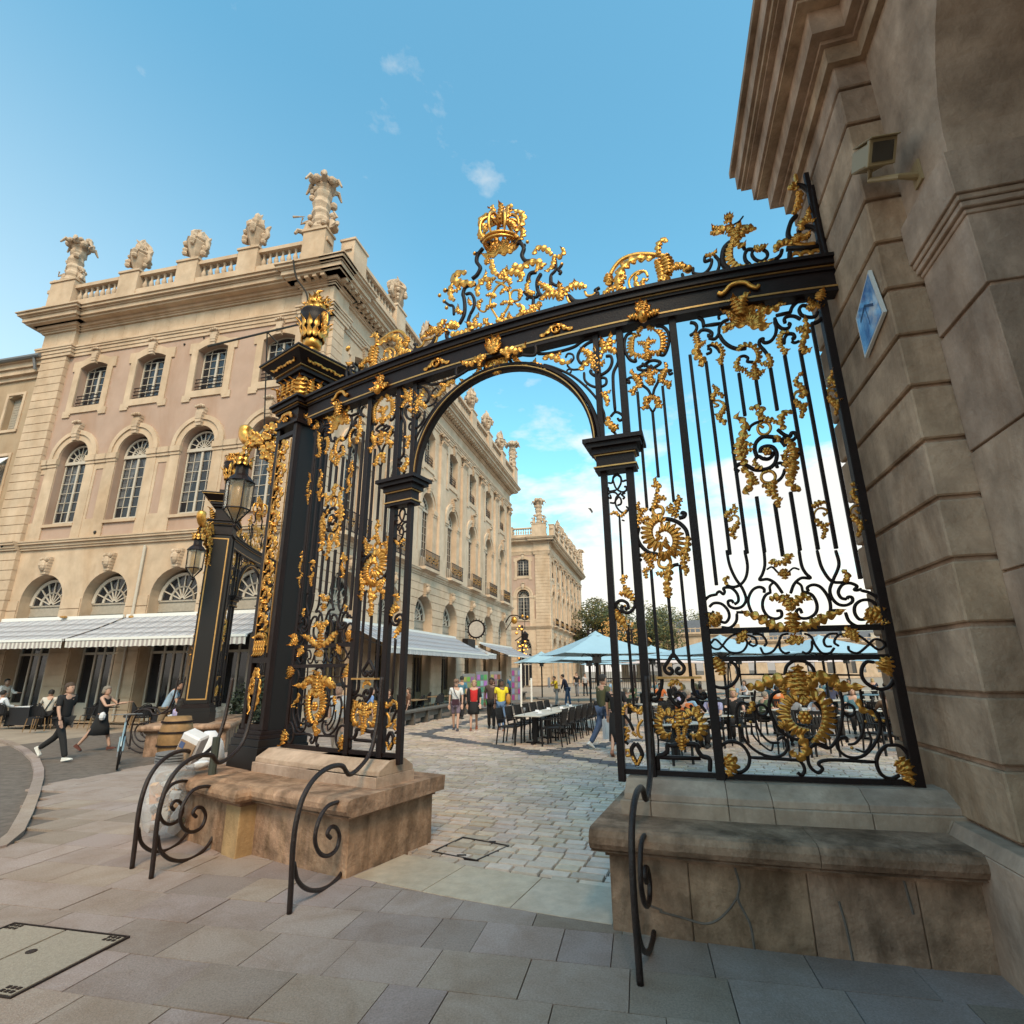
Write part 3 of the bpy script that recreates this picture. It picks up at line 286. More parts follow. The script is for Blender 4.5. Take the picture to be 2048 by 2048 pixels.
DESIGN['X']="""l75 4 -331 7610 -403 7748 -432 7854 -347 7893 -290 7852|l60 3 -401 7504 -445 7613 -431 7714|l85 4 -234 7674 -262 7839 -234 7981 -290 7945|l90 4 -137 7754 -109 7864 -122 7993|l85 4 -42 7652 -14 7761 14 7901 47 7810|l75 4 89 7449 168 7505 209 7592 171 7712 66 7772|l60 3 165 7273 205 7344 194 7465|l60 3 -374 7705 -318 7726 -262 7686|l60 3 90 7493 38 7604 -42 7667|i35 -429 7516 -330 7429 -234 7433|i35 165 7273 100 7255 36 7368|g40 -401 7458 -289 7516 -111 7502 36 7441 127 7331|g32 -318 7710 -110 7711 90 7567|g27 -206 7769 -96 7766 12 7674|l60 4 -179 7234 -192 7387 -192 7506|l50 3 -192 7298 -275 7317 -302 7254 -247 7232|l50 3 -138 7276 -45 7225 -31 7292 -98 7334|l50 3 -44 7356 35 7339 101 7327|f278 12 -139 7160 190 370|l60 4 -288 7190 -329 7133 -315 7054|i35 -400 7383 -484 7298 -497 7200 -440 7074 -495 6979 -565 6948|i35 139 7283 201 7143 174 7040 223 6937 298 6909|i27 -513 7340 -456 7332 -400 7368|i27 228 7190 189 7191 165 7244|b-528 7346 30|b254 7223 27|l90 5 -507 6824 -664 6898 -812 6985 -844 7086 -711 7093 -608 6994|l50 3 -737 6911 -779 6840 -867 6844|l60 4 -842 7011 -899 6900 -880 6747 -789 6656|b-997 6924 36|i24 -974 6915 -899 6900|b-1007 6751 30|b-966 6634 30|i24 -1007 6751 -922 6661 -862 6625 -843 6475|i32 -507 6839 -663 6854 -705 6754 -689 6691 -672 6542 -684 6419 -752 6303|i27 -661 6738 -590 6726 -532 6620 -531 6492 -585 6399|i27 -585 6399 -618 6299 -596 6181 -526 6118 -390 6061|l40 3 -559 6516 -603 6617 -589 6640|l50 3 -698 6438 -786 6526 -744 6582|l60 4 -449 6618 -478 6728 -396 6826 -246 6813 -166 6770|l60 4 -286 6658 -300 6762 -220 6775|l60 4 16 6635 -9 6713 -100 6774 -153 6779|l80 5 -153 6793 -21 6830 120 6778 182 6687 130 6595|g20 -206 6770 -101 6690 -11 6534 -12 6370 -77 6257 -167 6178|g20 -74 6722 -180 6690 -259 6579 -286 6449 -206 6258 -154 6161|l50 2 -259 6579 -313 6584 -326 6560|l50 2 -259 6579 -206 6519 -193 6500|l50 2 -49 6602 -114 6556 -101 6524|l50 2 -49 6575 2 6584 15 6607|l50 2 -272 6417 -312 6403 -325 6352|l50 2 -272 6417 -219 6399 -180 6372|l50 2 -38 6392 -102 6387 -115 6350|l50 2 -25 6375 26 6358 13 6308|g17 129 6527 40 6544 1 6461 64 6379 140 6388 141 6468|g17 -394 6542 -462 6524 -447 6422 -366 6366 -312 6431|l50 3 -394 6542 -448 6519 -434 6403|l50 3 141 6509 153 6437 127 6365|l60 4 -78 6136 36 6100 136 6135 175 6242 76 6314|l50 3 -103 6158 -103 6211 -52 6221|l50 3 23 6104 -14 6183 12 6214|l60 4 -391 6156 -486 6187 -501 6287 -419 6329|l50 3 -311 6144 -365 6215 -285 6203|l60 4 -155 6107 -206 6043 -258 5980|l60 4 -142 6103 -91 6034 -129 5953|l60 3 -232 6105 -324 6107 -337 6017|l60 4 -180 6169 -103 6104 -15 6063|l60 3 -260 7120 -233 6937 -140 6816|l60 3 -140 6816 -73 6877 -8 6909|l40 3 -452 6861 -383 6864 -328 6973|l80 5 57 6913 184 6825 272 6863 396 6846 455 6756 441 6693|f142 8 395 6819 20 110|l60 4 337 6979 401 7054 510 7000 579 6891 614 6851|l50 3 602 6856 696 6823 746 6888 701 6945|l50 3 614 6851 586 6711 488 6649|b734 6878 30|b704 6718 25|i24 625 6820 620 6659 558 6598 552 6400|i24 704 6711 655 6647 689 6609 664 6577|i24 558 6598 567 6488 635 6426 660 6471|i32 368 6718 282 6721 243 6611|i32 428 6670 377 6578 386 6414 455 6299|l50 3 252 6431 242 6543 305 6617|l50 3 264 6441 312 6398 361 6395|i27 226 6346 251 6378 311 6345 309 6226|i27 191 6479 275 6370 372 6352 373 6392|l90 5 721 6229 608 6290 479 6304 417 6232|l80 5 608 6290 505 6415 389 6534|l80 4 673 6179 678 6320 671 6441|l80 5 721 6242 770 6318 884 6335 982 6266 969 6231|l50 3 794 6337 853 6384 865 6419|g20 970 6244 999 6171 1076 6162 1123 6237|i35 789 6208 831 6144 963 6105 1140 6143|g20 744 6235 775 6148 893 6024 1002 5993|l80 5 417 6232 356 6172 234 6144 149 6158|l60 4 355 6120 245 6088 172 6085 147 6027|l60 4 428 6202 356 6198 272 6211|i35 647 6083 633 6011|i35 602 6123 494 6013 376 6010|l90 5 -1012 6222 -1061 6352 -1003 6403 -928 6363|l90 5 -969 6264 -897 6324 -795 6275 -736 6200|l80 4 -1164 6274 -1214 6362 -1201 6430|l80 4 -1090 6319 -1182 6337 -1258 6306|g24 -969 6264 -935 6113 -817 6034|l80 5 -864 6173 -720 6126 -581 6149 -541 6205 -625 6246|i32 -924 6249 -951 6174 -861 6062 -719 6071|l60 4 -720 6126 -581 6108 -444 6011|g20 -1317 6240 -1193 6227 -1057 6237|i27 1154 6238 1097 6211 1131 6157 998 6109 866 6126 774 6242|i27 1126 6051 1242 6147 1305 6281|g32 1270 6313 1314 6432 1432 6552 1614 6575 1856 6493 1956 6444|l80 4 1274 6378 1267 6270 1324 6297|l60 4 1856 6493 1867 6622 1941 6677 1952 6597|l90 6 1386 6128 1378 6282 1460 6433 1609 6499 1814 6407|l90 6 1958 6271 1895 6140 1820 6054 1679 6027|l100 5 1922 6453 1945 6318 1932 6172|l80 5 1832 6413 1869 6231 1840 6091|g20 1713 6231 1684 6314 1596 6328 1502 6246 1510 6115 1575 6034 1731 6024|l45 4 1715 6039 1583 6138 1593 6285 1663 6266|l45 4 1648 6078 1656 6182 1725 6163|l80 4 1452 6304 1371 6175 1472 6083|l60 4 1371 6175 1242 6147 1163 6062|l70 4 1954 6230 2061 6287 2140 6224|l60 3 1975 6267 2093 6257 2134 6163|b2156 6220 56|i24 2085 6175 2110 6085 2222 6037 2370 6043 2460 6125 2489 6243 2450 6336|i24 2171 6195 2206 6218 2208 6154 2312 6119 2385 6184 2412 6283 2345 6278 2352 6340 2419 6354|l45 3 2352 6340 2434 6340 2480 6382|i40 2639 6473 2566 6406 2530 6299 2533 6183 2597 6107 2676 6099|l60 4 2661 6521 2676 6443 2741 6375 2785 6407|c90 14 -1 2663 6467 2633 6348 2628 6234 2681 6139 2773 6109 2885 6115 3044 6133|l90 4 2718 6454 2675 6571 2647 6685|l90 4 2707 6499 2625 6637 2533 6628 2524 6544|l70 4 2575 6628 2521 6664 2450 6704|l60 3 2509 6634 2474 6621 2446 6586|l90 4 2704 6468 2711 6594 2760 6668|l90 4 2740 6502 2800 6594 2863 6579 2888 6520|l60 3 2799 6584 2834 6607 2866 6600|f57 8 2647 6794 0 360|f56 6 2639 6720 180 360|i12 2690 6696 2751 6725 2807 6787|i27 2769 6337 2747 6426|i24 2906 6285 2862 6316 2832 6261 2861 6182 2920 6149 2982 6197 2982 6259 2948 6297|i27 2862 6316 2800 6330 2762 6276 2759 6194 2799 6124|f85 6 2912 6326 -10 190|l60 4 3248 6307 3182 6341 3108 6315 3066 6241 3093 6205|i28 3139 6257 3114 6190 3062 6150 2982 6136|i32 3212 6222 3191 6124 3143 6063 3064 6048 2971 6057|g40 3066 6293 3182 6341 3257 6316 3366 6264 3467 6265|i40 3182 6259 3521 6215|l70 5 3257 6316 3313 6377 3321 6324|l70 5 3290 6330 3337 6382 3363 6295|i35 3488 6251 3525 6337 3510 6442 3463 6493 3395 6506 3340 6455 3337 6382 3381 6363 3423 6386 3413 6419|i35 3258 6326 3226 6426 3248 6526 3293 6622 3348 6674|l60 4 3363 6450 3369 6543 3440 6602 3467 6724|l55 3 3394 6559 3451 6569 3510 6547|i35 3470 6692 3519 6810 3518 6961 3461 7061 3408 7084|l55 3 3406 7018 3347 7053 3333 7012 3369 7092 3417 7093|b3412 7222 22|g32 3402 7096 3411 7160 3411 7216|l60 2 3408 6974 3408 6919 3386 6881|l60 2 3396 6889 3388 6837 3359 6800|l60 2 3368 6809 3360 6757 3331 6720|l40 2 3340 6729 3320 6701 3300 6673|l55 4 3342 6361 3390 6372 3434 6405|i48 3553 7031 3543 6656 3544 6364 3557 6058|o40 3265 6130 54|o40 3362 6132 53|o40 3470 6133 53"""
# ================================================================ GROUND AND PAVING
g = MB(); g.quad((-900, -300, -.06), (900, -300, -.06), (900, 1500, -.06), (-900, 1500, -.06)); g.build('ground', M['farset'], kind='structure')
# gate curve in plan: y = GA x^2 + GB x + GC ; arc length s measured from x = 0
GA, GB, GC = 0.0404, -0.4578, 5.8721
_gx = [-7+i*.01 for i in range(1401)]; _gs = [0.]
def gy(x): return GA*x*x+GB*x+GC
for i in range(1, len(_gx)): _gs.append(_gs[-1]+math.hypot(.01, gy(_gx[i])-gy(_gx[i-1])))
_s0 = _gs[700]; _gs = [q-_s0 for q in _gs]
import bisect
def gxs(s):
    i = min(max(bisect.bisect(_gs, s), 1), len(_gs)-1); t = (s-_gs[i-1])/(_gs[i]-_gs[i-1]); return _gx[i-1]+.01*t
def surf(s, z, off=0.):
    x = gxs(s); k = 2*GA*x+GB; n = Vector((k, -1, 0)).normalized()     # normal towards the street side
    return Vector((x+n.x*off, gy(x)+n.y*off, z))
# granite slabs on the street side, rows parallel to the side street
pv = empty('pavement', kind='structure')
rd = Vector((.976, -.217, 0)); rn = Vector((.217, .976, 0)); PO = Vector((-.7, 4.57, 0))
pf = frame(PO, rd, rn)
def inside_street(x, y):       # on this side of the gate line and right of the kerb
    if x > 4.2: return False
    kx = kerb_x(y)
    if x < kx: return False
    if x > -3.35 and x < 3.6: return y < gy(x)-.28
    return y < 22
KERB = [(-30, 31.), (-21, 23.2), (-16.15, 18.32), (-14.43, 16.92), (-12.86, 15.52), (-11.14, 13.82), (-9.81, 12.34), (-8.93, 11.28), (-7.76, 9.79), (-6.86, 8.61), (-6.12, 7.6), (-5.80, 7.0), (-5.95, 6.5), (-7.0, 6.2), (-12, 5.9)]
def kerb_x(y):
    best = -99
    if y < 6.3: return -14
    for (x0, y0), (x1, y1) in zip(KERB, KERB[1:]):
        if min(y0, y1) <= y <= max(y0, y1) and y0 != y1: best = max(best, x0+(x1-x0)*(y-y0)/(y1-y0))
    return best if best > -90 else -14
rng = random.Random(3)
slabs = []
for row in range(-12, 30):
    v0 = row*.487; h = .487
    u = -9.+rng.random()*.6
    while u < 6.5:
        l = .60+rng.random()*.09
        if rng.random() < .1: l *= .6
        c = PO+rd*(u+l/2)+rn*(v0+h/2)
        ok = inside_street(c.x, c.y)
        if ok and c.y > 1.0: slabs.append((abs(c.x)+c.y*1.0, u, l, v0, h))
        u += l
slabs.sort()
j = MB(); j.quad(pf(-16, -7, -.028), pf(7, -7, -.028), pf(7, 22, -.028), pf(-16, 22, -.028)); j.build('mortar_bed', M['joint'], pv)
rest = MB()
for i, (d_, u, l, v0, h) in enumerate(slabs):
    tz = rng.uniform(-.003, .003); gp = .0035
    b = MB() if i < 290 else rest
    b.box(u+gp, u+l-gp, v0+gp, v0+h-gp, -.05, tz, pf)
    if i < 290: b.build('slab', M['slab'], pv)
    else: rest.cur = rng.random()
# far street paving beyond the individually laid slabs
rest.c = []
rest.build('slab_field', M['slab'], pv, kind='stuff')
# street road left of the kerb
rb = MB()
KP = [Vector((x, y, 0)) for x, y in KERB]
pts = [(-60, 60), (-60, 5.9)]
for i in range(len(KP)-1):
    a, b = KP[i], KP[i+1]
    rb.add([(a.x, a.y, -.052), (b.x, b.y, -.052), (b.x-40, b.y-10, -.052), (a.x-40, a.y-10, -.052)], [(0, 1, 2, 3)])
rb.build('road', M['asphalt'], kind='structure')
kr = empty('kerb', kind='structure')
for i in range(2, len(KP)-2):
    a, b = KP[i], KP[i+1]; d = (b-a); n_ = Vector((-d.y, d.x, 0)).normalized()
    if n_.x > 0: n_ = -n_
    k = max(1, int(d.length/1.0))
    for q in range(k):
        p0 = a+d*(q/k); p1 = a+d*((q+1)/k-.006/d.length)
        t = MB(); t.hexa([p0+Vector((0, 0, -.1)), p1+Vector((0, 0, -.1)), p1+n_*.16+Vector((0, 0, -.1)), p0+n_*.16+Vector((0, 0, -.1)), p0+Vector((0, 0, .028)), p1+Vector((0, 0, .028)), p1+n_*.16+Vector((0, 0, .022)), p0+n_*.16+Vector((0, 0, .022))])
        t.build('kerbstone', M['slab'], kr)
        t = MB(); p0 = p0+n_*.17; p1 = p1+n_*.17
        t.hexa([p0+Vector((0, 0, -.1)), p1+Vector((0, 0, -.1)), p1+n_*.42+Vector((0, 0, -.1)), p0+n_*.42+Vector((0, 0, -.1)), p0+Vector((0, 0, -.032)), p1+Vector((0, 0, -.032)), p1+n_*.42+Vector((0, 0, -.04)), p0+n_*.42+Vector((0, 0, -.04))])
        t.build('gutter_stone', M['slab'], kr)
# tan inspection cover set in the slabs, bottom left
cv = empty('inspection_cover', label='tan granite inspection cover with black corner grips, set in the slabs at bottom left', cat='cover')
ca, cb_ = Vector((-3.94, 4.99, 0)), Vector((-2.87, 4.74, 0)); ce = (cb_-ca).normalized(); cn = Vector((ce.y, -ce.x, 0)); cf = frame(ca, ce, cn)
t = MB(); t.box(.012, .515, .01, .78, -.04, .010, cf); t.build('cover_plate', M['cover'], cv)
t = MB(); t.box(.535, 1.07, .01, .78, -.04, .010, cf); t.build('cover_plate', M['cover'], cv)
t = MB(); t.box(-.012, 1.1, -.012, .0, -.04, .013, cf); t.box(-.012, 1.1, .79, .802, -.04, .013, cf); t.box(-.012, 0, 0, .79, -.04, .013, cf); t.box(1.088, 1.1, 0, .79, -.04, .013, cf); t.build('steel_rim', M['rustiron'], cv)
for (a, b) in ((.95, .02), (.02, .02), (.95, .70), (.4, .70), (.02, .70)):
    t = MB()
    for i in range(3):
        for q in range(2): t.box(a+i*.04, a+i*.04+.026, b+q*.04, b+q*.04+.026, .009, .014, cf)
    t.build('grip', M['iron'], cv)
t = MB(); t.lathe([(.001, 0), (.035, 0), (.035, .004), (.001, .005)], cf(.62, .33, .010), 12); t.build('key_hole', M['rustiron'], cv)
# threshold stones under the arch
th = empty('threshold', kind='structure')
for i, (a, b) in enumerate(((-1.40, -.62), (-.61, .22), (.23, 1.04))):
    t = MB(); n = 4
    vs = []
    for q in range(n+1):
        s = a+(b-a)*q/n
        for off in (.62, -.12): vs.append(surf(s, .004, off))
    for q in range(n+1):
        s = a+(b-a)*q/n
        for off in (.62, -.12): vs.append(surf(s, -.05, off))
    m_ = 2*(n+1); fs = [(2*q, 2*q+2, 2*q+3, 2*q+1) for q in range(n)]+[(2*q, m_+2*q, m_+2*q+2, 2*q+2) for q in range(n)]+[(2*q+1, 2*q+3, m_+2*q+3, m_+2*q+1) for q in range(n)]+[(0, 1, m_+1, m_), (2*n, m_+2*n, m_+2*n+1, 2*n+1)]
    t.add(vs, fs); t.build('threshold_stone', M['thresh'], th)
# setts of the passage and the square, rows parallel to the gate chord
sq = empty('square_paving', kind='structure')
sd_ = Vector((.94, -.341, 0)); sn_ = Vector((.341, .94, 0)); SO = Vector((0, 5.9, 0)); sf = frame(SO, sd_, sn_)
j = MB(); j.quad(sf(-12, -2.2, -.030), sf(13, -2.2, -.030), sf(16, 30, -.030), sf(-12, 30, -.030)); j.build('mortar_bed', M['joint'], sq)
L1 = (Vector((-3.22, 18.71, 0)), Vector((4.2, 9.9, 0))); L2 = (Vector((.55, 13.98, 0)), Vector((3.6, 16.6, 0))); L3 = (Vector((-2.9, 18.5, 0)), Vector((2.0, 37, 0)))
def dseg(p, a, b):
    ab = b-a; t_ = max(0, min(1, (p-a).dot(ab)/ab.length_squared)); return (p-(a+ab*t_)).length
setts = []
for row in range(-14, 150):
    h = .165; v0 = row*.172
    u = -9.-rng.random()*.3
    while u < 13:
        l = .24+rng.random()*.10; c = SO+sd_*(u+l/2)+sn_*(v0+h/2)
        if -8.5 < c.x < 12 and c.y > gy(c.x)+.14 and c.y < 27 and not (c.x < -3.3 and c.y < 10.2+(-3.3-c.x)*1.2) and not (c.x > 3.2 and c.y < 5.6) and c.x > -12+c.y*.25-4: setts.append((c.length, u, l, v0, h, c))
        u += l
setts.sort(key=lambda q: q[0])
restm = MB(); drk = MB(); cnt = 0
for (d_, u, l, v0, h, c) in setts:
    tz = rng.uniform(-.005, .004); gp = .007
    w_ = 0.24
    dk = min(dseg(c, *L1), dseg(c, *L2), dseg(c, *L3))
    if dk < w_: t = drk; t.cur = rng.random()
    elif cnt < 290 and -1.6 < c.x < 1.4: t = MB(); cnt += 1
    else: t = restm; t.cur = rng.random()
    j_ = [rng.uniform(-.006, .006) for _ in range(4)]
    u0, u1, a0, a1 = u+gp+j_[0], u+l-gp+j_[1], v0+gp, v0+h-gp
    if t is restm or t is drk:
        t.add([sf(u0, a0, -.03), sf(u1, a0, -.03), sf(u1, a1, -.03), sf(u0, a1, -.03), sf(u0+.006, a0+.006, tz), sf(u1-.006, a0+.006, tz), sf(u1-.006, a1-.006, tz), sf(u0+.006, a1-.006, tz)], [(4, 5, 6, 7), (0, 1, 5, 4), (1, 2, 6, 5), (2, 3, 7, 6), (3, 0, 4, 7)])
    else:
        t.hexa([sf(u0, a0, -.03), sf(u1, a0, -.03), sf(u1, a1, -.03), sf(u0, a1, -.03), sf(u0+.007, a0+.007, tz), sf(u1-.007, a0+.007, tz+j_[2]*.4), sf(u1-.007, a1-.007, tz), sf(u0+.007, a1-.007, tz)]); t.build('sett', M['sett'], sq)
restm.build('sett_field', M['settm'], sq, kind='stuff'); drk.build('dark_sett_band', M['darksett'], sq, kind='stuff')
# iron frame of a paved hatch in the passage
hf = empty('paved_hatch', label='rusty square hatch frame let into the pale setts of the passage', cat='hatch')
t = MB(); hp = [Vector((-.61, 7.22, 0)), Vector((-.07, 6.88, 0)), Vector((-.40, 6.40, 0)), Vector((-.90, 6.70, 0))]
for i in range(4):
    a, b = hp[i], hp[(i+1) % 4]; n_ = Vector((-(b-a).y, (b-a).x, 0)).normalized()*.008
    t.hexa([a-n_+Vector((0, 0, -.02)), b-n_+Vector((0, 0, -.02)), b+n_+Vector((0, 0, -.02)), a+n_+Vector((0, 0, -.02)), a-n_+Vector((0, 0, .008)), b-n_+Vector((0, 0, .008)), b+n_+Vector((0, 0, .008)), a+n_+Vector((0, 0, .008))])
t.build('frame', M['rustiron'], hf)
t = MB(); t.box(-.3, -.22, 7.02, 7.05, 0, .009); t.box(-.62, -.52, 6.55, 6.58, 0, .009); t.build('grip', M['rustiron'], hf)
# raised terrace kerb in front of the arcades
tk = empty('terrace', kind='structure')
# ================================================================ WROUGHT IRON GATE
def S2(pts2, off=0.): return [surf(s, z, off) for s, z in pts2]
def iron_stroke(pts2, wdt, dep, off=0., n=6, mb=None):
    """flat bar swept along a curve lying in the gate surface"""
    mb = mb or MB(); P = catmull([(a, b, 0) for a, b in pts2], n); k = len(P); vs = []
    hw = wdt/2
    for i in range(k):
        t = (P[min(i+1, k-1)]-P[max(i-1, 0)]); t = t.normalized() if t.length > 1e-9 else Vector((1, 0, 0)); nx = Vector((-t.y, t.x, 0))
        e = 1. if 0 < i < k-1 else .8
        for a, o in ((-hw*e, -dep/2), (hw*e, -dep/2), (hw*e, dep/2*.6), (hw*e*.6, dep/2), (-hw*e*.6, dep/2), (-hw*e, dep/2*.6)):
            q = P[i]+nx*a; vs.append(surf(q.x, q.y, off+o))
    fs = []
    for i in range(k-1):
        for j in range(6): fs.append((i*6+j, i*6+(j+1) % 6, (i+1)*6+(j+1) % 6, (i+1)*6+j))
    fs += [tuple(range(5, -1, -1)), tuple(range((k-1)*6, k*6))]
    return mb.add(vs, fs)
def leaf_mesh(pts2, wd, lobes, side=0, off=.02, mb=None, curl=.035, sf_=None):
    """acanthus leaf: spine curve, lobed outline, raised midrib, edges and tip rolled towards the viewer, with thickness"""
    mb = mb or MB(); sfn = sf_ or surf
    P = catmull([(a, b, 0) for a, b in pts2], 7); k = len(P)
    ln = [0.]
    for i in range(1, k): ln.append(ln[-1]+(P[i]-P[i-1]).length)
    T = ln[-1] or 1
    NS = max(12, min(96 if side else 50, lobes*7)); rows = []
    prof = (-1., -.62, -.28, 0., .28, .62, 1.)
    for q in range(NS+1):
        t = q/NS; d = t*T; i = min(max(bisect.bisect(ln, d), 1), k-1); f = (d-ln[i-1])/((ln[i]-ln[i-1]) or 1)
        c = P[i-1].lerp(P[i], f); a = P[max(i-2, 0)]; b = P[min(i+1, k-1)]; tg = (b-a).normalized() if (b-a).length > 1e-9 else Vector((1, 0, 0)); nx = Vector((-tg.y, tg.x, 0))
        ph = (t*lobes) % 1.; lob = (.18+.82*(math.sin(math.pi*ph**.7)**.6)) if side else (.34+.66*(math.sin(math.pi*ph**.62)**.9))
        if side == 0: env = .30+.75*math.sin(math.pi*min(1, t*.9+.12))**.8
        else: env = .45+.6*math.sin(math.pi*t)**.5
        if t > .9: env *= max(.12, (1-t)/.1)**.6
        w_ = wd*.60*env
        row = []
        for x in prof:
            if side == 0: xx = x*w_*(lob if abs(x) > .5 else (.85+.15*lob)); back = -abs(x)*wd*.16*(1-lob)
            else:
                if x*side < 0: xx = x*wd*.16; back = 0
                else: xx = x*wd*.95*env*(lob if abs(x) > .5 else .9); back = -abs(x)*wd*.1
            p = c+nx*xx+tg*back
            h = off+wd*.20*(math.cos(x*1.9)*.8+.10)*env+wd*.10*math.cos(2*math.pi*ph)*(abs(x) > .2)
            if abs(x) > .9: h += wd*.10
            if t > .78: h += wd*.55*((t-.78)/.22)**2
            if side: h = off+wd*.16*(1.-abs(x))+wd*.09*math.cos(2*math.pi*ph)*(abs(x) > .2)
            row.append((p.x, p.y, h))
        rows.append(row)
    vs = [sfn(*r) for row in rows for r in row]+[sfn(r[0], r[1], r[2]-.012-wd*.05) for row in rows for r in row]
    n = 7; o = (NS+1)*n; fs = []
    for i in range(NS):
        for j in range(n-1):
            a, b, c_, d_ = i*n+j, i*n+j+1, (i+1)*n+j+1, (i+1)*n+j
            fs += [(a, b, c_, d_), (o+a, o+d_, o+c_, o+b)]
        fs += [(i*n, (i+1)*n, o+(i+1)*n, o+i*n), (i*n+n-1, o+i*n+n-1, o+(i+1)*n+n-1, (i+1)*n+n-1)]
    for j in range(n-1): fs += [(j, o+j, o+j+1, j+1), (NS*n+j, NS*n+j+1, o+NS*n+j+1, o+NS*n+j)]
    return mb.add(vs, fs)
def shell_mesh(c, r, n, a0, a1, off=.025, sfn=None):
    mb = MB()
    for i in range(n):
        a = R(a0+(a1-a0)*(i+.5)/n); l = r*(.88+.12*math.cos(i*1.9)); d = Vector((math.cos(a), -math.sin(a), 0)); p = Vector((c[0], c[1], 0))
        pts = [(p+d*(l*.12)), (p+d*(l*.5)), (p+d*(l*.8)), (p+d*l+Vector((0, 0, 0)))]
        leaf_mesh([(q.x, q.y) for q in pts], max(.02, abs(R(a1-a0))*r/n*1.15), 2, 0, off, mb, sf_=sfn)
    return mb
def parse(txt):
    res = []
    for e in txt.split('|'):
        res.append((e[0], [int(v) for v in e[1:].split()]))
    return res
def gate_pieces(key, mapf, wf=1.):
    """yield (name, mb, material, size)"""
    for k, v in parse(DESIGN[key]):
        pr = lambda q: [mapf(q[i]/1000, q[i+1]/1000) for i in range(0, len(q), 2)]
        if k in 'ig':
            p = pr(v[1:]); w_ = v[0]/1000*1.38; hi_ = .0 if key == 'X' or max(q_[1] for q_ in p) < 5.60 else .09; mb = iron_stroke(p, w_, max(.016, w_*.8), hi_)
            ln = sum(math.dist(a, b) for a, b in zip(p, p[1:]))
            yield ('scroll' if k == 'i' else 'gilded_scroll', mb, 'iron' if k == 'i' else 'gold', ln)
        elif k == 'l':
            p = pr(v[2:]); ln = sum(math.dist(a, b) for a, b in zip(p, p[1:])); hi_ = .02 if key == 'X' or max(q_[1] for q_ in p) < 5.60 else .12; yield ('gilded_leaf', leaf_mesh(p, v[0]/1000*1.22, v[1]+1, 0, hi_), 'gold', ln)
        elif k == 'c':
            p = pr(v[3:]); sd = v[2]
            # side: teeth on the outer side of the curve
            ar = sum(a[0]*b[1]-b[0]*a[1] for a, b in zip(p, p[1:]+p[:1])); sdv = -1 if ar > 0 else 1
            yield ('gilded_frill', leaf_mesh(p, v[0]/1000, v[1], sdv, .02), 'gold', 1.)
        elif k == 'o':
            c = mapf(v[1]/1000, v[2]/1000); r = v[3]/1000; p = [(c[0]+r*math.cos(2*math.pi*i/14), c[1]+r*math.sin(2*math.pi*i/14)) for i in range(15)]
            yield ('ring', iron_stroke(p, v[0]/1000, .02, n=2), 'gold' if r > .03 and key == 'X' or v[0] > 60 else 'iron', .2)
        elif k == 'r':
            c = mapf(v[0]/1000, v[1]/1000); r = v[2]/1000; mb = MB()
            for i in range(6):
                a = math.pi/3*i; q = surf(c[0]+.55*r*math.cos(a), c[1]+.55*r*math.sin(a), .03); mb.ball(q, r*.42, 8, 5)
            mb.ball(surf(c[0], c[1], .045), r*.35, 8, 5); yield ('rosette', mb, 'gold', .2)
        elif k == 'b':
            c = mapf(v[0]/1000, v[1]/1000); mb = MB(); mb.ball(surf(c[0], c[1], .0), max(.014, v[2]/1000*.9), 10, 6); yield ('knob', mb, 'gold', .1)
        elif k == 'd':
            c = mapf(v[1]/1000 if len(v) > 3 else v[0]/1000, v[2]/1000 if len(v) > 3 else v[1]/1000); r = v[-1]/1000*.8; mb = MB()
            dz_ = .10
            mb.ball(surf(c[0], c[1], .06+dz_), r, 12, 8, (.8, .7, 1.15))
            mb.ball(surf(c[0], c[1]-r*.1, .16+r*.75), r*.22, 6, 4, (.7, 1, 1.6)); mb.ball(surf(c[0]-r*.35, c[1]+r*.25, .16+r*.55), r*.17, 6, 4); mb.ball(surf(c[0]+r*.35, c[1]+r*.25, .16+r*.55), r*.17, 6, 4); mb.ball(surf(c[0], c[1]-r*.6, .16+r*.55), r*.25, 6, 4, (1.3, .8, .5))
            yield ('mask', mb, 'gold', .3)
        elif k == 'f':
            r = v[0]/1000; c = mapf(v[2]/1000, v[3]/1000); a0, a1 = v[4], v[5]
            if mapf(1, 0)[0] < mapf(0, 0)[0]: a0, a1 = 180-a1, 180-a0
            yield ('gilded_shell', shell_mesh(c, r, v[1], a0, a1), 'gold', .6)
gate = empty('ornate_gate', label='black iron gate with arch, gilded leaves and gold crown, joined to the stone wall', cat='gate', group='gilded gates closing the street')
def gpost(s, z0, z1, wd=.062, name='post'):
    mb = MB(); hs = wd/2
    mb.hexa([surf(s-hs, z0, -hs), surf(s+hs, z0, -hs), surf(s+hs, z0, hs), surf(s-hs, z0, hs), surf(s-hs, z1, -hs), surf(s+hs, z1, -hs), surf(s+hs, z1, hs), surf(s-hs, z1, hs)])
    return mb.build(name, M['iron'], gate, bevel=.004)
def grail(s0, s1, zb, zt, d0, d1, name='rail', m_='iron', mb=None, own=True):
    mb = mb or MB(); n = max(1, int(abs(s1-s0)/.2)); vs = []
    for i in range(n+1):
        s = s0+(s1-s0)*i/n
        for (o, z) in ((d0, zb), (d1, zb), (d1, zt), (d0, zt)): vs.append(surf(s, z, o))
    fs = [(i*4+j, i*4+(j+1) % 4, (i+1)*4+(j+1) % 4, (i+1)*4+j) for i in range(n) for j in range(4)]+[(3, 2, 1, 0), (n*4, n*4+1, n*4+2, n*4+3)]
    mb.add(vs, fs)
    return mb.build(name, M[m_], gate) if own else mb
SCX = -.178
def mir(s): return 2*SCX-s
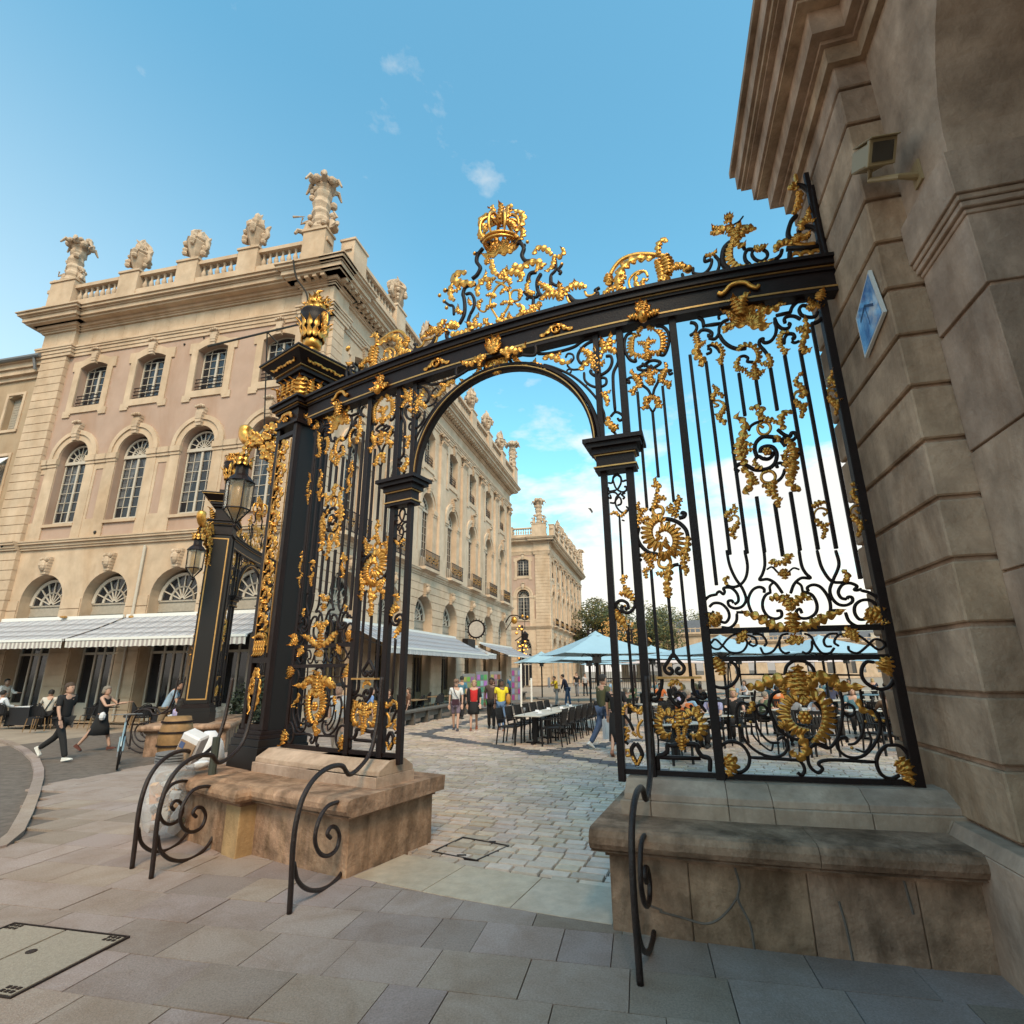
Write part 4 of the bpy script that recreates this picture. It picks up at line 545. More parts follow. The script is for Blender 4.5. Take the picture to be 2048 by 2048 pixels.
def mirA(s):      # the wide left panel is a little narrower
    u = s-SCX; u = 2.06+(u-2.10)*(1.27/1.51) if u > 2.1 else u
    return SCX-u
# posts
for s in (1.072, 1.345, 1.925, 3.425): gpost(s, .90, 5.62, .078 if s > 1.3 else .066)
for s in (1.072, 1.345, 1.925): gpost(mirA(s) if s > 1.8 else mir(s), .90, 5.62, .078 if s > 1.3 else .066)
gpost(-3.42, .90, 5.62, .05)
gpost(3.52, 5.95, 7.22, .05)
# lintel: stepped entablature beam following the curve
S0, S1 = -3.62, 3.60
for (zb, zt, d0, d1, mt, nm) in ((5.60, 5.645, -.07, .085, 'iron', 'lintel'), (5.645, 5.665, -.06, .093, 'goldline', 'gilt_fillet'), (5.665, 5.86, -.055, .062, 'iron', 'lintel'), (5.86, 5.895, -.07, .085, 'iron', 'lintel'), (5.895, 5.912, -.07, .095, 'goldline', 'gilt_fillet'), (5.912, 5.975, -.11, .125, 'iron', 'lintel'), (5.975, 6.015, -.14, .155, 'iron', 'lintel')):
    grail(S0, S1, zb, zt, d0, d1, nm, mt)
# horizontal rails
for (a, b) in ((1.93, 3.42), (mirA(3.42), mirA(1.93))):
    for (z, h) in ((2.215, .050), (1.965, .044), (.985, .045)): grail(a, b, z-h/2, z+h/2, -.022, .022)
for (a, b) in ((1.07, 1.925), (mirA(1.925), mir(1.07))): grail(a, b, .965, 1.01, -.022, .022)
for (a, b) in ((1.45, 1.85), (mir(1.85), mir(1.45))):
    grail(a, b, 1.795, 1.815, -.03, .05, 'gilt_bar', 'goldline')
# upright bars
PITCHB = .1525
def bar(s, z0, z1, wd=.033): gpost(s, z0, z1, wd, 'bar')
for mp in (lambda s: s, mirA):
    zt = (5.13, 5.02, 4.96, 4.83, 4.72, 4.84, 4.97, 5.02, 5.28); 
    for i in range(9):
        s = 2.07+PITCHB*i
        zb = 2.64 if i in (0, 8) else 2.925
        if i in (3, 4, 5):
            bar(mp(s), (4.34, 4.44, 4.36)[i-3], zt[i]); bar(mp(s), zb if i != 4 else 2.88, (3.48, 3.40, 3.50)[i-3])
        else: bar(mp(s), zb, zt[i])
for mp in (lambda s: s, mir):
    for s, a, b in ((1.490, 3.46, 4.79), (1.630, 3.78, 4.52), (1.757, 3.50, 4.81), (1.480, 1.81, 2.83), (1.622, 1.98, 2.55), (1.757, 1.81, 2.86)): bar(mp(s), a, b, .030)
    bar(mp(1.222), 1.50, 2.30, .016)
# arch: three nested rings, and the capitals it springs from
AR, AZ_ = 1.175, 4.285
def arc2(r, a0=0, a1=180, n=40): return [(SCX+r*math.cos(R(a0+(a1-a0)*i/n)), AZ_+r*.985*math.sin(R(a0+(a1-a0)*i/n))) for i in range(n+1)]
iron_stroke(arc2(AR), .05, .10, n=1).build('arch_ring', M['iron'], gate, smooth=False)
iron_stroke(arc2(AR+.052), .05, .075, n=1).build('arch_ring', M['iron'], gate)
iron_stroke(arc2(AR+.004), .018, .125, n=1).build('gilt_arch_fillet', M['goldline'], gate)
for sg in (1, -1):
    mpf = (lambda s: s) if sg > 0 else mir
    for (zb, zt, e, mt, nm) in ((3.90, 3.935, .05, 'iron', 'capital'), (3.935, 3.95, .062, 'goldline', 'gilt_fillet'), (3.95, 4.07, .035, 'iron', 'capital'), (4.07, 4.085, .055, 'goldline', 'gilt_fillet'), (4.085, 4.15, .075, 'iron', 'capital'), (4.15, 4.20, .12, 'iron', 'capital'), (4.20, 4.245, .15, 'iron', 'capital')):
        a, b = mpf(1.045-e), mpf(1.372+e); grail(min(a, b), max(a, b), zb, zt, -.04-e, .04+e, nm, mt)
# ornament
pieces = []
for key, fs in (('A', (lambda s, z: (s, z), lambda s, z: (mirA(s), z))), ('B', (lambda s, z: (s, z), lambda s, z: (mir(s), z))), ('C', (lambda s, z: (s, z), lambda s, z: (mir(s), z))), ('X', (lambda s, z: (s, z),))):
    for fn in fs:
        for nm, mb, mt, sz_ in gate_pieces(key, fn): pieces.append((nm, mb, mt, sz_))
# the crest's right wing repeats, mirrored, on the left
for nm, mb, mt, sz_ in gate_pieces('X', lambda s, z: (mir(s), z)):
    xs_ = [v[0] for v in mb.v]
    if max(xs_) < gxs(-1.05) and min(xs_) > gxs(-2.95) : pieces.append((nm, mb, mt, sz_))
byname = {}
for p in pieces: byname.setdefault(p[0], []).append(p)
for nm, lst in byname.items():
    lst.sort(key=lambda p: -p[3]); 
    for p in lst[:295]: p[1].build(nm, M[p[2]], gate, smooth=True)
    if len(lst) > 295:
        r_ = MB()
        for p in lst[295:]: r_.add(p[1].v, p[1].f)
        r_.build(nm+'_remainder', M[lst[0][2]], gate, smooth=True, kind='stuff')
# solid plume of the crown and lozenges on the lintel
for s in (-1.05, .62):
    for (p, w_) in (([(s-.20, 5.72), (s-.12, 5.74), (s-.06, 5.80), (s, 5.82)], .05), ([(s+.20, 5.72), (s+.12, 5.74), (s+.06, 5.80), (s, 5.82)], .05)):
        leaf_mesh(p, w_, 3, off=.075).build('lintel_mount', M['gold'], gate, smooth=True)
    c = [(s+.05*math.cos(i*.5236), 5.755+.045*math.sin(i*.5236)) for i in range(13)]
    iron_stroke(c, .016, .03, off=.08, n=2).build('lintel_mount', M['gold'], gate, smooth=True)
    leaf_mesh([(s, 5.73), (s, 5.755), (s, 5.785)], .04, 2, off=.075).build('lintel_mount', M['gold'], gate, smooth=True)
# crown: a real ring of gold with arches meeting at the top
cr = MB(); cs, cz = -.125, 7.34; ccen = surf(cs, cz, 0)
for k_ in range(2): cr.tube([ccen+Vector((.225*math.cos(a), .155*math.sin(a), k_*.06)) for a in [i*2*math.pi/24 for i in range(24)]], .022, 6, closed=True)
cr.build('crown_band', M['gold'], gate, smooth=True)
for i in range(8):
    a = i*math.pi/4+.2; d = Vector((math.cos(a), math.sin(a)*.7, 0)); t = MB()
    t.tube(catmull([ccen+d*.225+Vector((0, 0, .04)), ccen+d*.285+Vector((0, 0, .19)), ccen+d*.25+Vector((0, 0, .36)), ccen+d*.14+Vector((0, 0, .42)), ccen+d*.03+Vector((0, 0, .30))], 5), [.014+.012*math.sin(q/20*3.14) for q in range(21)], 6)
    t.build('crown_arch', M['gold'], gate, smooth=True)
# ================================================================ STONE BENCHES THAT CARRY THE GATE
def sweep(s0, s1, prof, name, mt, parent, bev=.0, n=None):
    mb = MB(); n = n or max(1, int(abs(s1-s0)/.25)); k = len(prof); vs = []
    for i in range(n+1):
        s = s0+(s1-s0)*i/n; vs += [surf(s, z, o) for (o, z) in prof]
    fs = [(i*k+j, i*k+(j+1) % k, (i+1)*k+(j+1) % k, (i+1)*k+j) for i in range(n) for j in range(k)]+[tuple(range(k-1, -1, -1)), tuple(n*k+j for j in range(k))]
    mb.add(vs, fs); return mb.build(name, M[mt], parent, bevel=bev)
def nose(o0, o1, zb, zt, r=.07):
    p = [(o1+.02, zb), (o0-.05, zb)]
    for i in range(6):
        a = -math.pi/2+math.pi*i/5; p.append((o0-r+r*math.cos(a)+.0, (zb+zt)/2+.01+(zt-zb)/2*math.sin(a)))
    p += [(o1, zt)]
    return p
def bench(name, label, joints_w, joints_l, joints_s, s0, s1, ends, bmat='bench'):
    b = empty(name, label=label, cat='stone bench', group='stone benches under the gate')
    W = [s0+ends[0]*.06]+joints_w+[s1-ends[1]*.06]
    for a, c in zip(W, W[1:]): sweep(a+.002, c-.002, [(-.62, -.05), (.70, -.05), (.70, .50), (-.62, .50)], 'wall_block', bmat, b, .008)
    sweep(s0+.04*ends[0], s1-.04*ends[1], [(-.64, .50), (.725, .50), (.74, .535), (.75, .55), (-.66, .55)], 'moulding', bmat, b)
    Lj = [s0-ends[0]*.05]+joints_l+[s1+ends[1]*.05]
    for a, c in zip(Lj, Lj[1:]): sweep(a+.002, c-.002, nose(.87, -.72, .545, .70), 'ledge_stone', bmat, b, .0)
    Sj = [s0+ends[0]*.10]+joints_s+[s1-ends[1]*.10]
    for a, c in zip(Sj, Sj[1:]): sweep(a+.002, c-.002, [(-.30, .69), (.33, .69), (.33, .815), (-.30, .815)], 'step_stone', 'old2', b, .006)
    Sj = [s0+ends[0]*.13]+joints_s+[s1-ends[1]*.13]
    for a, c in zip(Sj, Sj[1:]): sweep(a+.002, c-.002, [(-.27, .815), (.29, .815), (.285, .865), (.12, .955), (-.12, .955), (-.27, .865)], 'cap_stone', 'old2', b, .004)
    return b
benchR = bench('stone_bench', 'dark stained stone bench under the right gate panel, cracked and patched, ending at the wall', [1.62, 2.38, 3.02], [2.45], [1.35, 1.95, 2.28, 2.95], 1.00, 3.62, (1, 0))
benchL = bench('stone_bench', 'pale worn stone bench under the left gate panel, left of the passage', [-1.95, -2.6], [-2.35], [-1.45, -1.95, -2.55], -3.6, -1.36, (0, 1))
# crack filler ridges on the right bench
t = MB()
for pts_ in ([(1.93, .50), (1.95, .38), (1.93, .30), (1.99, .15), (2.0, .0)], [(1.93, .31), (1.86, .22), (1.78, .15), (1.70, .12), (1.55, .14), (1.40, .16)], [(2.55, .34), (2.57, .2), (2.58, .0)], [(2.95, .5), (2.97, .3)], [(1.42, .17), (1.30, .2)]):
    t.tube(catmull([surf(s_, z_, .70) for s_, z_ in pts_], 6), .0085, 5)
t.build('crack', M['joint'], benchR, kind='stuff')
# ================================================================ GATE PILLARS
e1, e2 = Vector((-.80, .60, 0)), Vector((.60, .80, 0))
PF = Vector((-2.96, 6.51, 0)); pfm = frame(PF, e1, e2)
ped = empty('pillar_pedestal', label='stone pedestal with rounded ledge under the near black gate pillar', cat='pedestal', group='pillar pedestals')
t = MB(); t.box(.30, 1.70, .02, 1.8, -.05, .50, pfm); t.build('pedestal_block', M['bench'], ped, bevel=.01)
t = MB(); t.box(0, .298, 0, 1.8, -.05, .50, pfm); t.build('corner_block', mat('warm_sandstone', (.42, .27, .13), .85, var=.25, vscale=5, bump=.5, bscale=25, stains=.3, stainscale=3), ped, bevel=.008)
t = MB(); t.box(-.025, 1.73, -.03, 1.83, .50, .545, pfm); t.build('moulding', M['bench'], ped, bevel=.01)
def ledge_box(mb, a0, a1, b0, b1, z0, z1, F, r=.07):
    vs = []; K = 7
    for i in range(K):
        a = -math.pi/2+math.pi*i/(K-1); o = r*math.cos(a)-r; z = (z0+z1)/2+(z1-z0)/2*math.sin(a)
        vs += [F(a0-o, b0-o, z), F(a1+o, b0-o, z), F(a1+o, b1+o, z), F(a0-o, b1+o, z)]
    fs = [(i*4+j, i*4+(j+1) % 4, (i+1)*4+(j+1) % 4, (i+1)*4+j) for i in range(K-1) for j in range(4)]+[(3, 2, 1, 0), (K*4-4, K*4-3, K*4-2, K*4-1)]
    return mb.add(vs, fs)
t = MB(); ledge_box(t, -.14, .95, -.15, 1.9, .545, .69, pfm); t.build('ledge_stone', M['bench'], ped)
t = MB(); ledge_box(t, .955, 1.86, -.15, 1.9, .545, .69, pfm); t.build('ledge_stone', M['bench'], ped)
pil = empty('gate_pillar', label='tall near black pillar with gilded capital, flaming gold urn and openwork garland', cat='pillar', group='gilded gate pillars')
A0, A1, B0, B1 = .86, 1.60, .60, 1.34       # footprint on the pedestal
def sqr(z0, z1, e, name, mt, par=pil, bev=.004):
    t = MB(); t.box(A0-e, A1+e, B0-e, B1+e, z0, z1, pfm); return t.build(name, M[mt], par, bevel=bev)
sqr(.69, .96, .0, 'plinth', 'black'); sqr(.96, 1.05, -.015, 'plinth', 'black'); sqr(1.05, 1.10, -.035, 'plinth_moulding', 'iron'); sqr(1.10, 1.15, -.06, 'plinth_moulding', 'iron')
# shaft: corner stiles, solid on the gate side, open on the street face
wst = .085; X0, X1, Y0, Y1 = A0+.09, A1-.09, B0+.09, B1-.09
for (a, b) in ((X0, Y0), (X1-wst, Y0), (X0, Y1-wst), (X1-wst, Y1-wst)):
    t = MB(); t.box(a, a+wst, b, b+wst, 1.15, 5.60, pfm); t.build('corner_stile', M['iron'], pil, bevel=.006)
t = MB(); t.box(X0+.02, X0+.05, Y0+wst, Y1-wst, 1.15, 5.60, pfm); t.build('side_panel', M['black'], pil)
t = MB(); t.box(X0+wst, X1-wst, Y1-.05, Y1-.03, 1.15, 5.60, pfm); t.build('back_grille', M['black'], pil)
for z in (1.15, 2.02, 5.42):
    t = MB(); t.box(X0+wst+.002, X1-wst-.002, Y0+.005, Y0+.055, z, z+.07, pfm); t.build('cross_bar', M['iron'], pil)
for a in (X0+wst+.012, X1-wst-.022):
    t = MB(); t.box(a, a+.010, Y0-.008, Y0+.006, 2.15, 5.35, pfm); t.build('gilt_edge', M['goldline'], pil)
for z0, z1 in ((5.60, 5.65),): sqr(z0, z1, -.06, 'frieze', 'iron')
sqr(5.65, 5.86, -.085, 'frieze', 'iron'); sqr(5.86, 5.90, -.05, 'cornice', 'iron'); sqr(5.90, 5.915, -.03, 'gilt_fillet', 'goldline'); sqr(5.915, 5.98, -.005, 'cornice', 'iron'); sqr(5.98, 6.02, .03, 'cornice', 'iron')
sqr(6.02, 6.40, -.14, 'capital_core', 'iron'); sqr(6.40, 6.46, -.06, 'cornice', 'iron'); sqr(6.46, 6.53, -.01, 'cornice', 'iron'); sqr(6.53, 6.545, .02, 'gilt_fillet', 'goldline')
t = MB(); t.hexa([pfm(A0-.0, B0-.0, 6.545), pfm(A1, B0, 6.545), pfm(A1, B1, 6.545), pfm(A0, B1, 6.545), pfm(A0-.17, B0-.17, 6.70), pfm(A1+.17, B0-.17, 6.70), pfm(A1+.17, B1+.17, 6.70), pfm(A0-.17, B1+.17, 6.70)]); t.build('cornice', M['iron'], pil)
sqr(6.70, 6.72, .185, 'gilt_fillet', 'goldline'); sqr(6.72, 6.755, .20, 'cornice', 'iron'); sqr(6.755, 6.94, -.16, 'top_plate', 'iron')
def face_surf(side):     # local sheet (a, z, off) on a pillar face
    if side == 0: return lambda a, z, o=0: pfm(a, Y0-o, z)          # street face
    return lambda b, z, o=0: pfm(X0-o, b, z)                          # gate side
fs0, fs1 = face_surf(0), face_surf(1)
am = (X0+X1)/2; bm_ = (Y0+Y1)/2
def fl(fs_, pts, w_, lobes=4, off=.02, nm='gilded_leaf', sd=0): leaf_mesh([(a, b) for a, b in pts], w_, lobes, sd, off, sf_=fs_).build(nm, M['gold'], pil, smooth=True)
def garland(fs_, c, z0, z1, sc=1.):
    z = z1; k = 0
    while z > z0+.1:
        sg = 1 if k % 2 else -1
        fl(fs_, [(c-sg*.03, z), (c+sg*.07*sc, z-.07), (c+sg*.10*sc, z-.17), (c+sg*.03*sc, z-.24)], .085*sc, 4)
        fl(fs_, [(c, z-.03), (c-sg*.05*sc, z-.12), (c-sg*.10*sc, z-.16)], .06*sc, 3)
        if k % 3 == 1:
            mb = MB(); mb.ball(fs_(c, z-.02, .05), .035*sc, 8, 5); mb.build('gilded_bud', M['gold'], pil, smooth=True)
        z -= .19; k += 1
garland(fs0, am, 2.45, 5.35)
for sg in (-1, 1):
    for (zb, h) in ((1.35, .55),): fl(fs0, [(am, zb+h), (am+sg*.10, zb+h*.75), (am+sg*.11, zb+h*.3), (am+sg*.03, zb)], .07, 5)
    fl(fs0, [(am+sg*.02, 1.95), (am+sg*.06, 1.85), (am+sg*.02, 1.72)], .06, 3)
shell_mesh((am, 1.62), .11, 7, 180, 360, sfn=fs0).build('gilded_shell', M['gold'], pil, smooth=True)
for i in range(5):
    a = am-.12+i*.06; fl(fs0, [(a, 2.32), (a, 2.2), (a, 2.11)], .05, 2, .03, 'gilded_gadroon')
fl(fs0, [(am-.14, 2.36), (am, 2.40), (am+.14, 2.36)], .07, 5, .04)
for fs_, c in ((fs0, am), (fs1, bm_)):      # mounts on frieze, capital and cornice
    for sg in (-1, 1):
        fl(fs_, [(c, 5.80), (c+sg*.08, 5.80), (c+sg*.17, 5.72), (c+sg*.22, 5.74)], .06, 3, .04, 'gilded_mount')
        fl(fs_, [(c, 6.60), (c+sg*.12, 6.63), (c+sg*.25, 6.60), (c+sg*.34, 6.62)], .07, 4, .17, 'gilded_mount')
    shell_mesh((c, 5.70), .07, 6, 150, 390, .04, fs_).build('gilded_mount', M['gold'], pil, smooth=True)
for fs_, c in ((fs0, am), (fs1, bm_)):      # acanthus capital
    for i in range(4):
        a = c-.21+i*.14
        fl(fs_, [(a, 6.04), (a, 6.16), (a, 6.25), (a, 6.27)], .12, 4, .03, 'capital_leaf')
    for i in range(3):
        a = c-.14+i*.14; fl(fs_, [(a, 6.15), (a, 6.28), (a, 6.36), (a, 6.38)], .12, 4, .06, 'capital_leaf')
    for sg in (-1, 1):
        p = [(c+sg*.10, 6.18), (c+sg*.20, 6.32), (c+sg*.27, 6.36), (c+sg*.29, 6.31), (c+sg*.25, 6.30)]
        fl(fs_, p, .05, 2, .05, 'capital_volute')
for (a, b) in ((X0, Y0), (X1, Y0), (X0, Y1)):
    fr_ = frame(pfm(a, b, 0), (e1*(1 if a == X1 else -1)+e2*(1 if b == Y1 else -1)).normalized(), Vector((0, 0, 1)))
    dd = (e1*(1 if a == X1 else -1)+e2*(1 if b == Y1 else -1)).normalized(); pp = Vector(pfm(a, b, 0)); sd2 = Vector((-dd.y, dd.x, 0))
    sfc = lambda u, z, o=0, pp=pp, dd=dd, sd2=sd2: pp+sd2*u+dd*(o+max(0, z-6.05)*.22)+Vector((0, 0, z))
    fl(sfc, [(0, 6.03), (0, 6.18), (0, 6.32), (0, 6.36)], .17, 5, .0, 'capital_leaf')
# urn of flames and flowers
uc = Vector(pfm((A0+A1)/2, (B0+B1)/2, 6.94))
def urn(par, c, k=1., gm='gold', im='iron', seed=1):
    r_ = random.Random(seed)
    t = MB(); t.lathe([(.001, 0), (.10*k, 0), (.10*k, .04*k), (.05*k, .07*k), (.045*k, .12*k), (.09*k, .15*k)], c, 16); t.build('urn_foot', M[gm], par, smooth=True)
    t = MB(); t.lathe([(.07*k, .14*k), (.125*k, .20*k), (.13*k, .27*k), (.10*k, .31*k)], c, 20, lob=10, la=.06); t.build('urn_knop', M[gm], par, smooth=True)
    t = MB(); t.lathe([(.10*k, .31*k), (.15*k, .42*k), (.19*k, .55*k), (.205*k, .64*k), (.19*k, .70*k), (.21*k, .73*k), (.20*k, .76*k)], c, 20); t.build('urn_bowl', M[im], par, smooth=True)
    for i in range(12):
        a = i*math.pi/6; d = Vector((math.cos(a), math.sin(a), 0)); s2 = Vector((-d.y, d.x, 0))
        f_ = lambda u, z, o=0, d=d, s2=s2: c+s2*u+d*(o+.06*k+(z-c.z)*.24)+Vector((0, 0, z-c.z))
        leaf_mesh([(0, c.z+.30*k), (0, c.z+.42*k), (0.01, c.z+.52*k), (.02, c.z+.60*k)], .075*k, 2, 0, .015, sf_=f_).build('urn_gadroon', M[gm], par, smooth=True)
    for sg in (-1, 1):
        d = (e1*sg); t = MB(); t.tube(catmull([c+d*.16*k+Vector((0, 0, .40*k)), c+d*.30*k+Vector((0, 0, .45*k)), c+d*.30*k+Vector((0, 0, .62*k)), c+d*.20*k+Vector((0, 0, .70*k))], 5), .018*k, 6); t.build('urn_handle', M[gm], par, smooth=True)
        f_ = lambda u, z, o=0, d=d: c+d*(.2*k+u)+Vector((-d.y, d.x, 0))*(-o)+Vector((0, 0, z-c.z))
        leaf_mesh([(0, c.z+.66*k), (.08*k, c.z+.5*k), (.12*k, c.z+.3*k), (.16*k, c.z+.22*k)], .10*k, 5, 0, .02, sf_=f_).build('urn_leaf', M[gm], par, smooth=True)
    for i in range(46):
        a = r_.uniform(0, 6.28); rr = r_.uniform(0, .17)*k; h0 = .72*k; h1 = h0+(r_.uniform(.15, .42)*k)*(1-rr/(.3*k)); d = Vector((math.cos(a), math.sin(a), 0)); s2 = Vector((-d.y, d.x, 0)); w_ = r_.uniform(-.05, .05)*k
        f_ = lambda u, z, o=0, d=d, s2=s2, rr=rr: c+s2*u+d*(rr+o+max(0, (z-c.z-h0))*.3)+Vector((0, 0, z-c.z))
        leaf_mesh([(0, c.z+h0-.05*k), (w_, c.z+(h0+h1)/2), (-w_, c.z+h1-.04*k), (w_*.5, c.z+h1)], .075*k, 3, 0, .0, sf_=f_).build('flame_leaf', M[gm], par, smooth=True)
    for i in range(9):
        a = r_.uniform(0, 6.28); rr = r_.uniform(.05, .2)*k; t = MB(); q = c+Vector((rr*math.cos(a), rr*math.sin(a), r_.uniform(.75, 1.0)*k))
        for j_ in range(5): t.ball(q+Vector((.025*k*math.cos(j_*1.257), .025*k*math.sin(j_*1.257), 0)), .022*k, 6, 4)
        t.build('gilded_flower', M[gm], par, smooth=True)
urn(pil, uc, 1.18)
# lantern bracket and lantern
LC = Vector((-4.52, 8.52, 5.06))
def lantern(c, label):
    o = empty('lantern', label=label, cat='lantern', group='lanterns on the gate pillars'); k = 1.; c = Vector(c)
    hexp = lambda r, z: [c+Vector((r*math.cos(R(60*i+12)), r*math.sin(R(60*i+12)), z)) for i in range(6)]
    top, bot, tip = hexp(.16, .0), hexp(.15, -.34), c+Vector((0, 0, -.52))
    for i in range(6):
        j_ = (i+1) % 6
        t = MB(); t.quad(top[i], top[j_], bot[j_], bot[i]); t.build('pane', M['paneglass'], o)
        t = MB(); t.add([bot[i], bot[j_], tip], [(0, 1, 2)]); t.build('pane', M['paneglass'], o)
        t = MB(); t.tube([top[i], bot[i]], .009, 5); t.tube([bot[i], tip], .008, 5); t.tube([top[i], top[j_]], .009, 5); t.tube([bot[i], bot[j_]], .010, 5); t.build('frame_bar', M['iron'], o)
    t = MB(); t.lathe([(.001, -.44), (.03, -.44), (.085, -.36), (.085, -.03), (.05, .01), (.001, .02)], c, 12); t.build('diffuser', M['amber'], o, smooth=True)
    t = MB(); t.lathe([(.165, .0), (.12, .06), (.075, .10), (.07, .20), (.10, .215), (.10, .235), (.03, .26), (.02, .34), (.001, .36)], c, 12); t.build('roof', M['iron'], o)
    for i in range(8):
        a = i*math.pi/4; d = Vector((math.cos(a), math.sin(a), 0)); s2 = Vector((-d.y, d.x, 0)); f_ = lambda u, z, o_=0, d=d, s2=s2: c+s2*u+d*(.10+o_)+Vector((0, 0, z-c.z))
        leaf_mesh([(0, c.z+.20), (0, c.z+.27), (0.0, c.z+.33)], .05, 2, 0, .0, sf_=f_).build('gilded_leaf', M['gold'], o, smooth=True)
    t = MB(); t.lathe([(.001, -.56), (.02, -.55), (.025, -.53), (.008, -.50)], c, 8); t.build('finial', M['iron'], o)
    for x in COL.objects:
        if x.parent == o: x.data.transform(Matrix.Translation(c+Vector((0, 0, .34))) @ Matrix.Scale(1.38, 4) @ Matrix.Translation(-c-Vector((0, 0, .34))))
    return o
pg = bpy.data.materials.new('lantern_glass'); pg.use_nodes = True; b_ = pg.node_tree.nodes['Principled BSDF']; b_.inputs['Base Color'].default_value = (.85, .80, .68, 1); b_.inputs['Transmission Weight'].default_value = .75; b_.inputs['Roughness'].default_value = .25; b_.inputs['IOR'].default_value = 1.05; b_.inputs['Alpha'].default_value = .55
M['paneglass'] = pg
lan1 = lantern(LC, 'hexagonal lantern hanging from the gold cornucopia bracket of the near pillar')
# bracket
pst = Vector(pfm(X1, Y0+.1, 0)); bd = (Vector((LC.x, LC.y, 0))-pst); bl = bd.length; bd.normalize(); bs = Vector((-bd.y, bd.x, 0))
bf = lambda u, z, o=0: pst+bd*u-bs*o+Vector((0, 0, z))
for p, w_ in (([(0, 5.05), (.12, 5.2), (.3, 5.18), (.40, 5.38), (.30, 5.52), (.2, 5.45)], .03), ([(0, 5.5), (.2, 5.62), (.45, 5.55), (.62, 5.66), (.80, 5.62), (bl, 5.52), (bl, 5.40)], .035), ([(0, 4.9), (.1, 4.98), (.18, 5.15)], .03), ([(.3, 5.2), (.5, 5.3), (.62, 5.5)], .025)):
    mb = MB(); mb.tube(catmull([bf(a, z) for a, z in p], 7), w_*.5, 6); mb.build('bracket_scroll', M['iron'], pil, smooth=True)
for p, w_, lb in (([(.05, 5.3), (.2, 5.42), (.35, 5.38), (.5, 5.46)], .13, 5), ([(.1, 5.1), (.22, 5.25), (.36, 5.26), (.4, 5.4)], .11, 5), ([(.4, 5.5), (.55, 5.62), (.72, 5.72), (.80, 5.86)], .14, 5), ([(.5, 5.55), (.66, 5.56), (.80, 5.60), (.90, 5.76)], .12, 4), ([(.05, 5.6), (.18, 5.75), (.34, 5.74), (.42, 5.86)], .12, 5), ([(.1, 5.0), (.06, 4.85), (.1, 4.7)], .1, 4), ([(.75, 5.6), (.86, 5.5), (.9, 5.35), (.88, 5.25)], .10, 4), ([(.2, 5.55), (.34, 5.6), (.46, 5.7)], .10, 4), ([(.02, 5.2), (.1, 5.05), (.2, 4.95)], .09, 4)):
    leaf_mesh(p, w_, lb, 0, .02, sf_=bf).build('bracket_leaf', M['gold'], pil, smooth=True)
    leaf_mesh(p, w_, lb, 0, -.07, sf_=bf).build('bracket_leaf', M['gold'], pil, smooth=True)
t = MB(); t.tube(catmull([bf(.70, 5.62), bf(.88, 5.66), bf(1.0, 5.80), bf(1.0, 5.98)], 6), [.03, .04, .05, .06, .07, .08, .088, .095, .10, .103, .106, .108, .11, .11, .112, .112, .11, .10, .06], 12); t.build('cornucopia', M['gold'], pil, smooth=True)
t = MB(); t.tube([LC+Vector((0, 0, .34)), bf(bl, 5.44)], .009, 6); t.build('hanger', M['iron'], pil)
# ================================================================ IRON SCROLL RAILS
RM = [(0, 0), (-17, 236), (-40, 505), (-21, 689), (46, 841), (196, 958), (448, 1020), (725, 994), (820, 925), (880, 895), (1058, 916), (1333, 1043), (1450, 1280), (1500, 1569), (1520, 1823)]
RH = [(-2, 361), (75, 219), (229, 104), (445, 25), (668, 0), (877, 49), (1017, 185), (1070, 372), (1019, 531), (854, 635), (652, 686), (457, 676), (335, 578), (311, 454), (407, 328), (573, 260), (724, 278), (765, 367), (681, 465), (570, 490), (525, 452), (590, 400)]
def scroll_rail(foot, post, label, wide=.046):
    foot = Vector((*foot, 0)); post = Vector((*post, 0)); d = post-foot; k = d.length/1.56; d.normalize()
    o = empty('scroll_rail', foot, label=label, cat='iron rail', group='scrolled iron guard rails')
    def P(q): return d*(q[0]/1000*k)+Vector((0, 0, q[1]/1000))
    sdv = Vector((-d.y, d.x, 0))
    for nm, pts_, w_ in (('upright', RM, wide), ('hoop', RH, wide*.82)):
        mb = MB(); mb.tube(catmull([P(q) for q in pts_], 7), w_/2, 8, up=sdv); mb.build(nm, M['rustiron'], o, smooth=True)
    mb = MB(); mb.tube([P((620, 10)), P((620, -60))], wide*.42, 8); mb.build('short_leg', M['rustiron'], o)
    mb = MB(); c = P((1066, 372)); F = frame(c, d, sdv); mb.box(-.035, .03, -.033, .033, -.03, .03, F); mb.build('collar', M['rustiron'], o)
    return o
r1 = scroll_rail((-1.84, 5.15), (-1.517, 6.60), 'scrolled iron rail sweeping up to the arch post left of the passage')
r2 = scroll_rail((-3.49, 5.97), (-3.34, 7.44), 'near one of the two scrolled iron rails at the foot of the black pillar')
r3 = scroll_rail((-3.87, 6.26), (-3.86, 7.82), 'far one of the two scrolled iron rails at the foot of the black pillar')
r4 = scroll_rail((.77, 4.06), (1.243, 5.30), 'rust worn iron rail seen edge-on in front of the right stone bench')
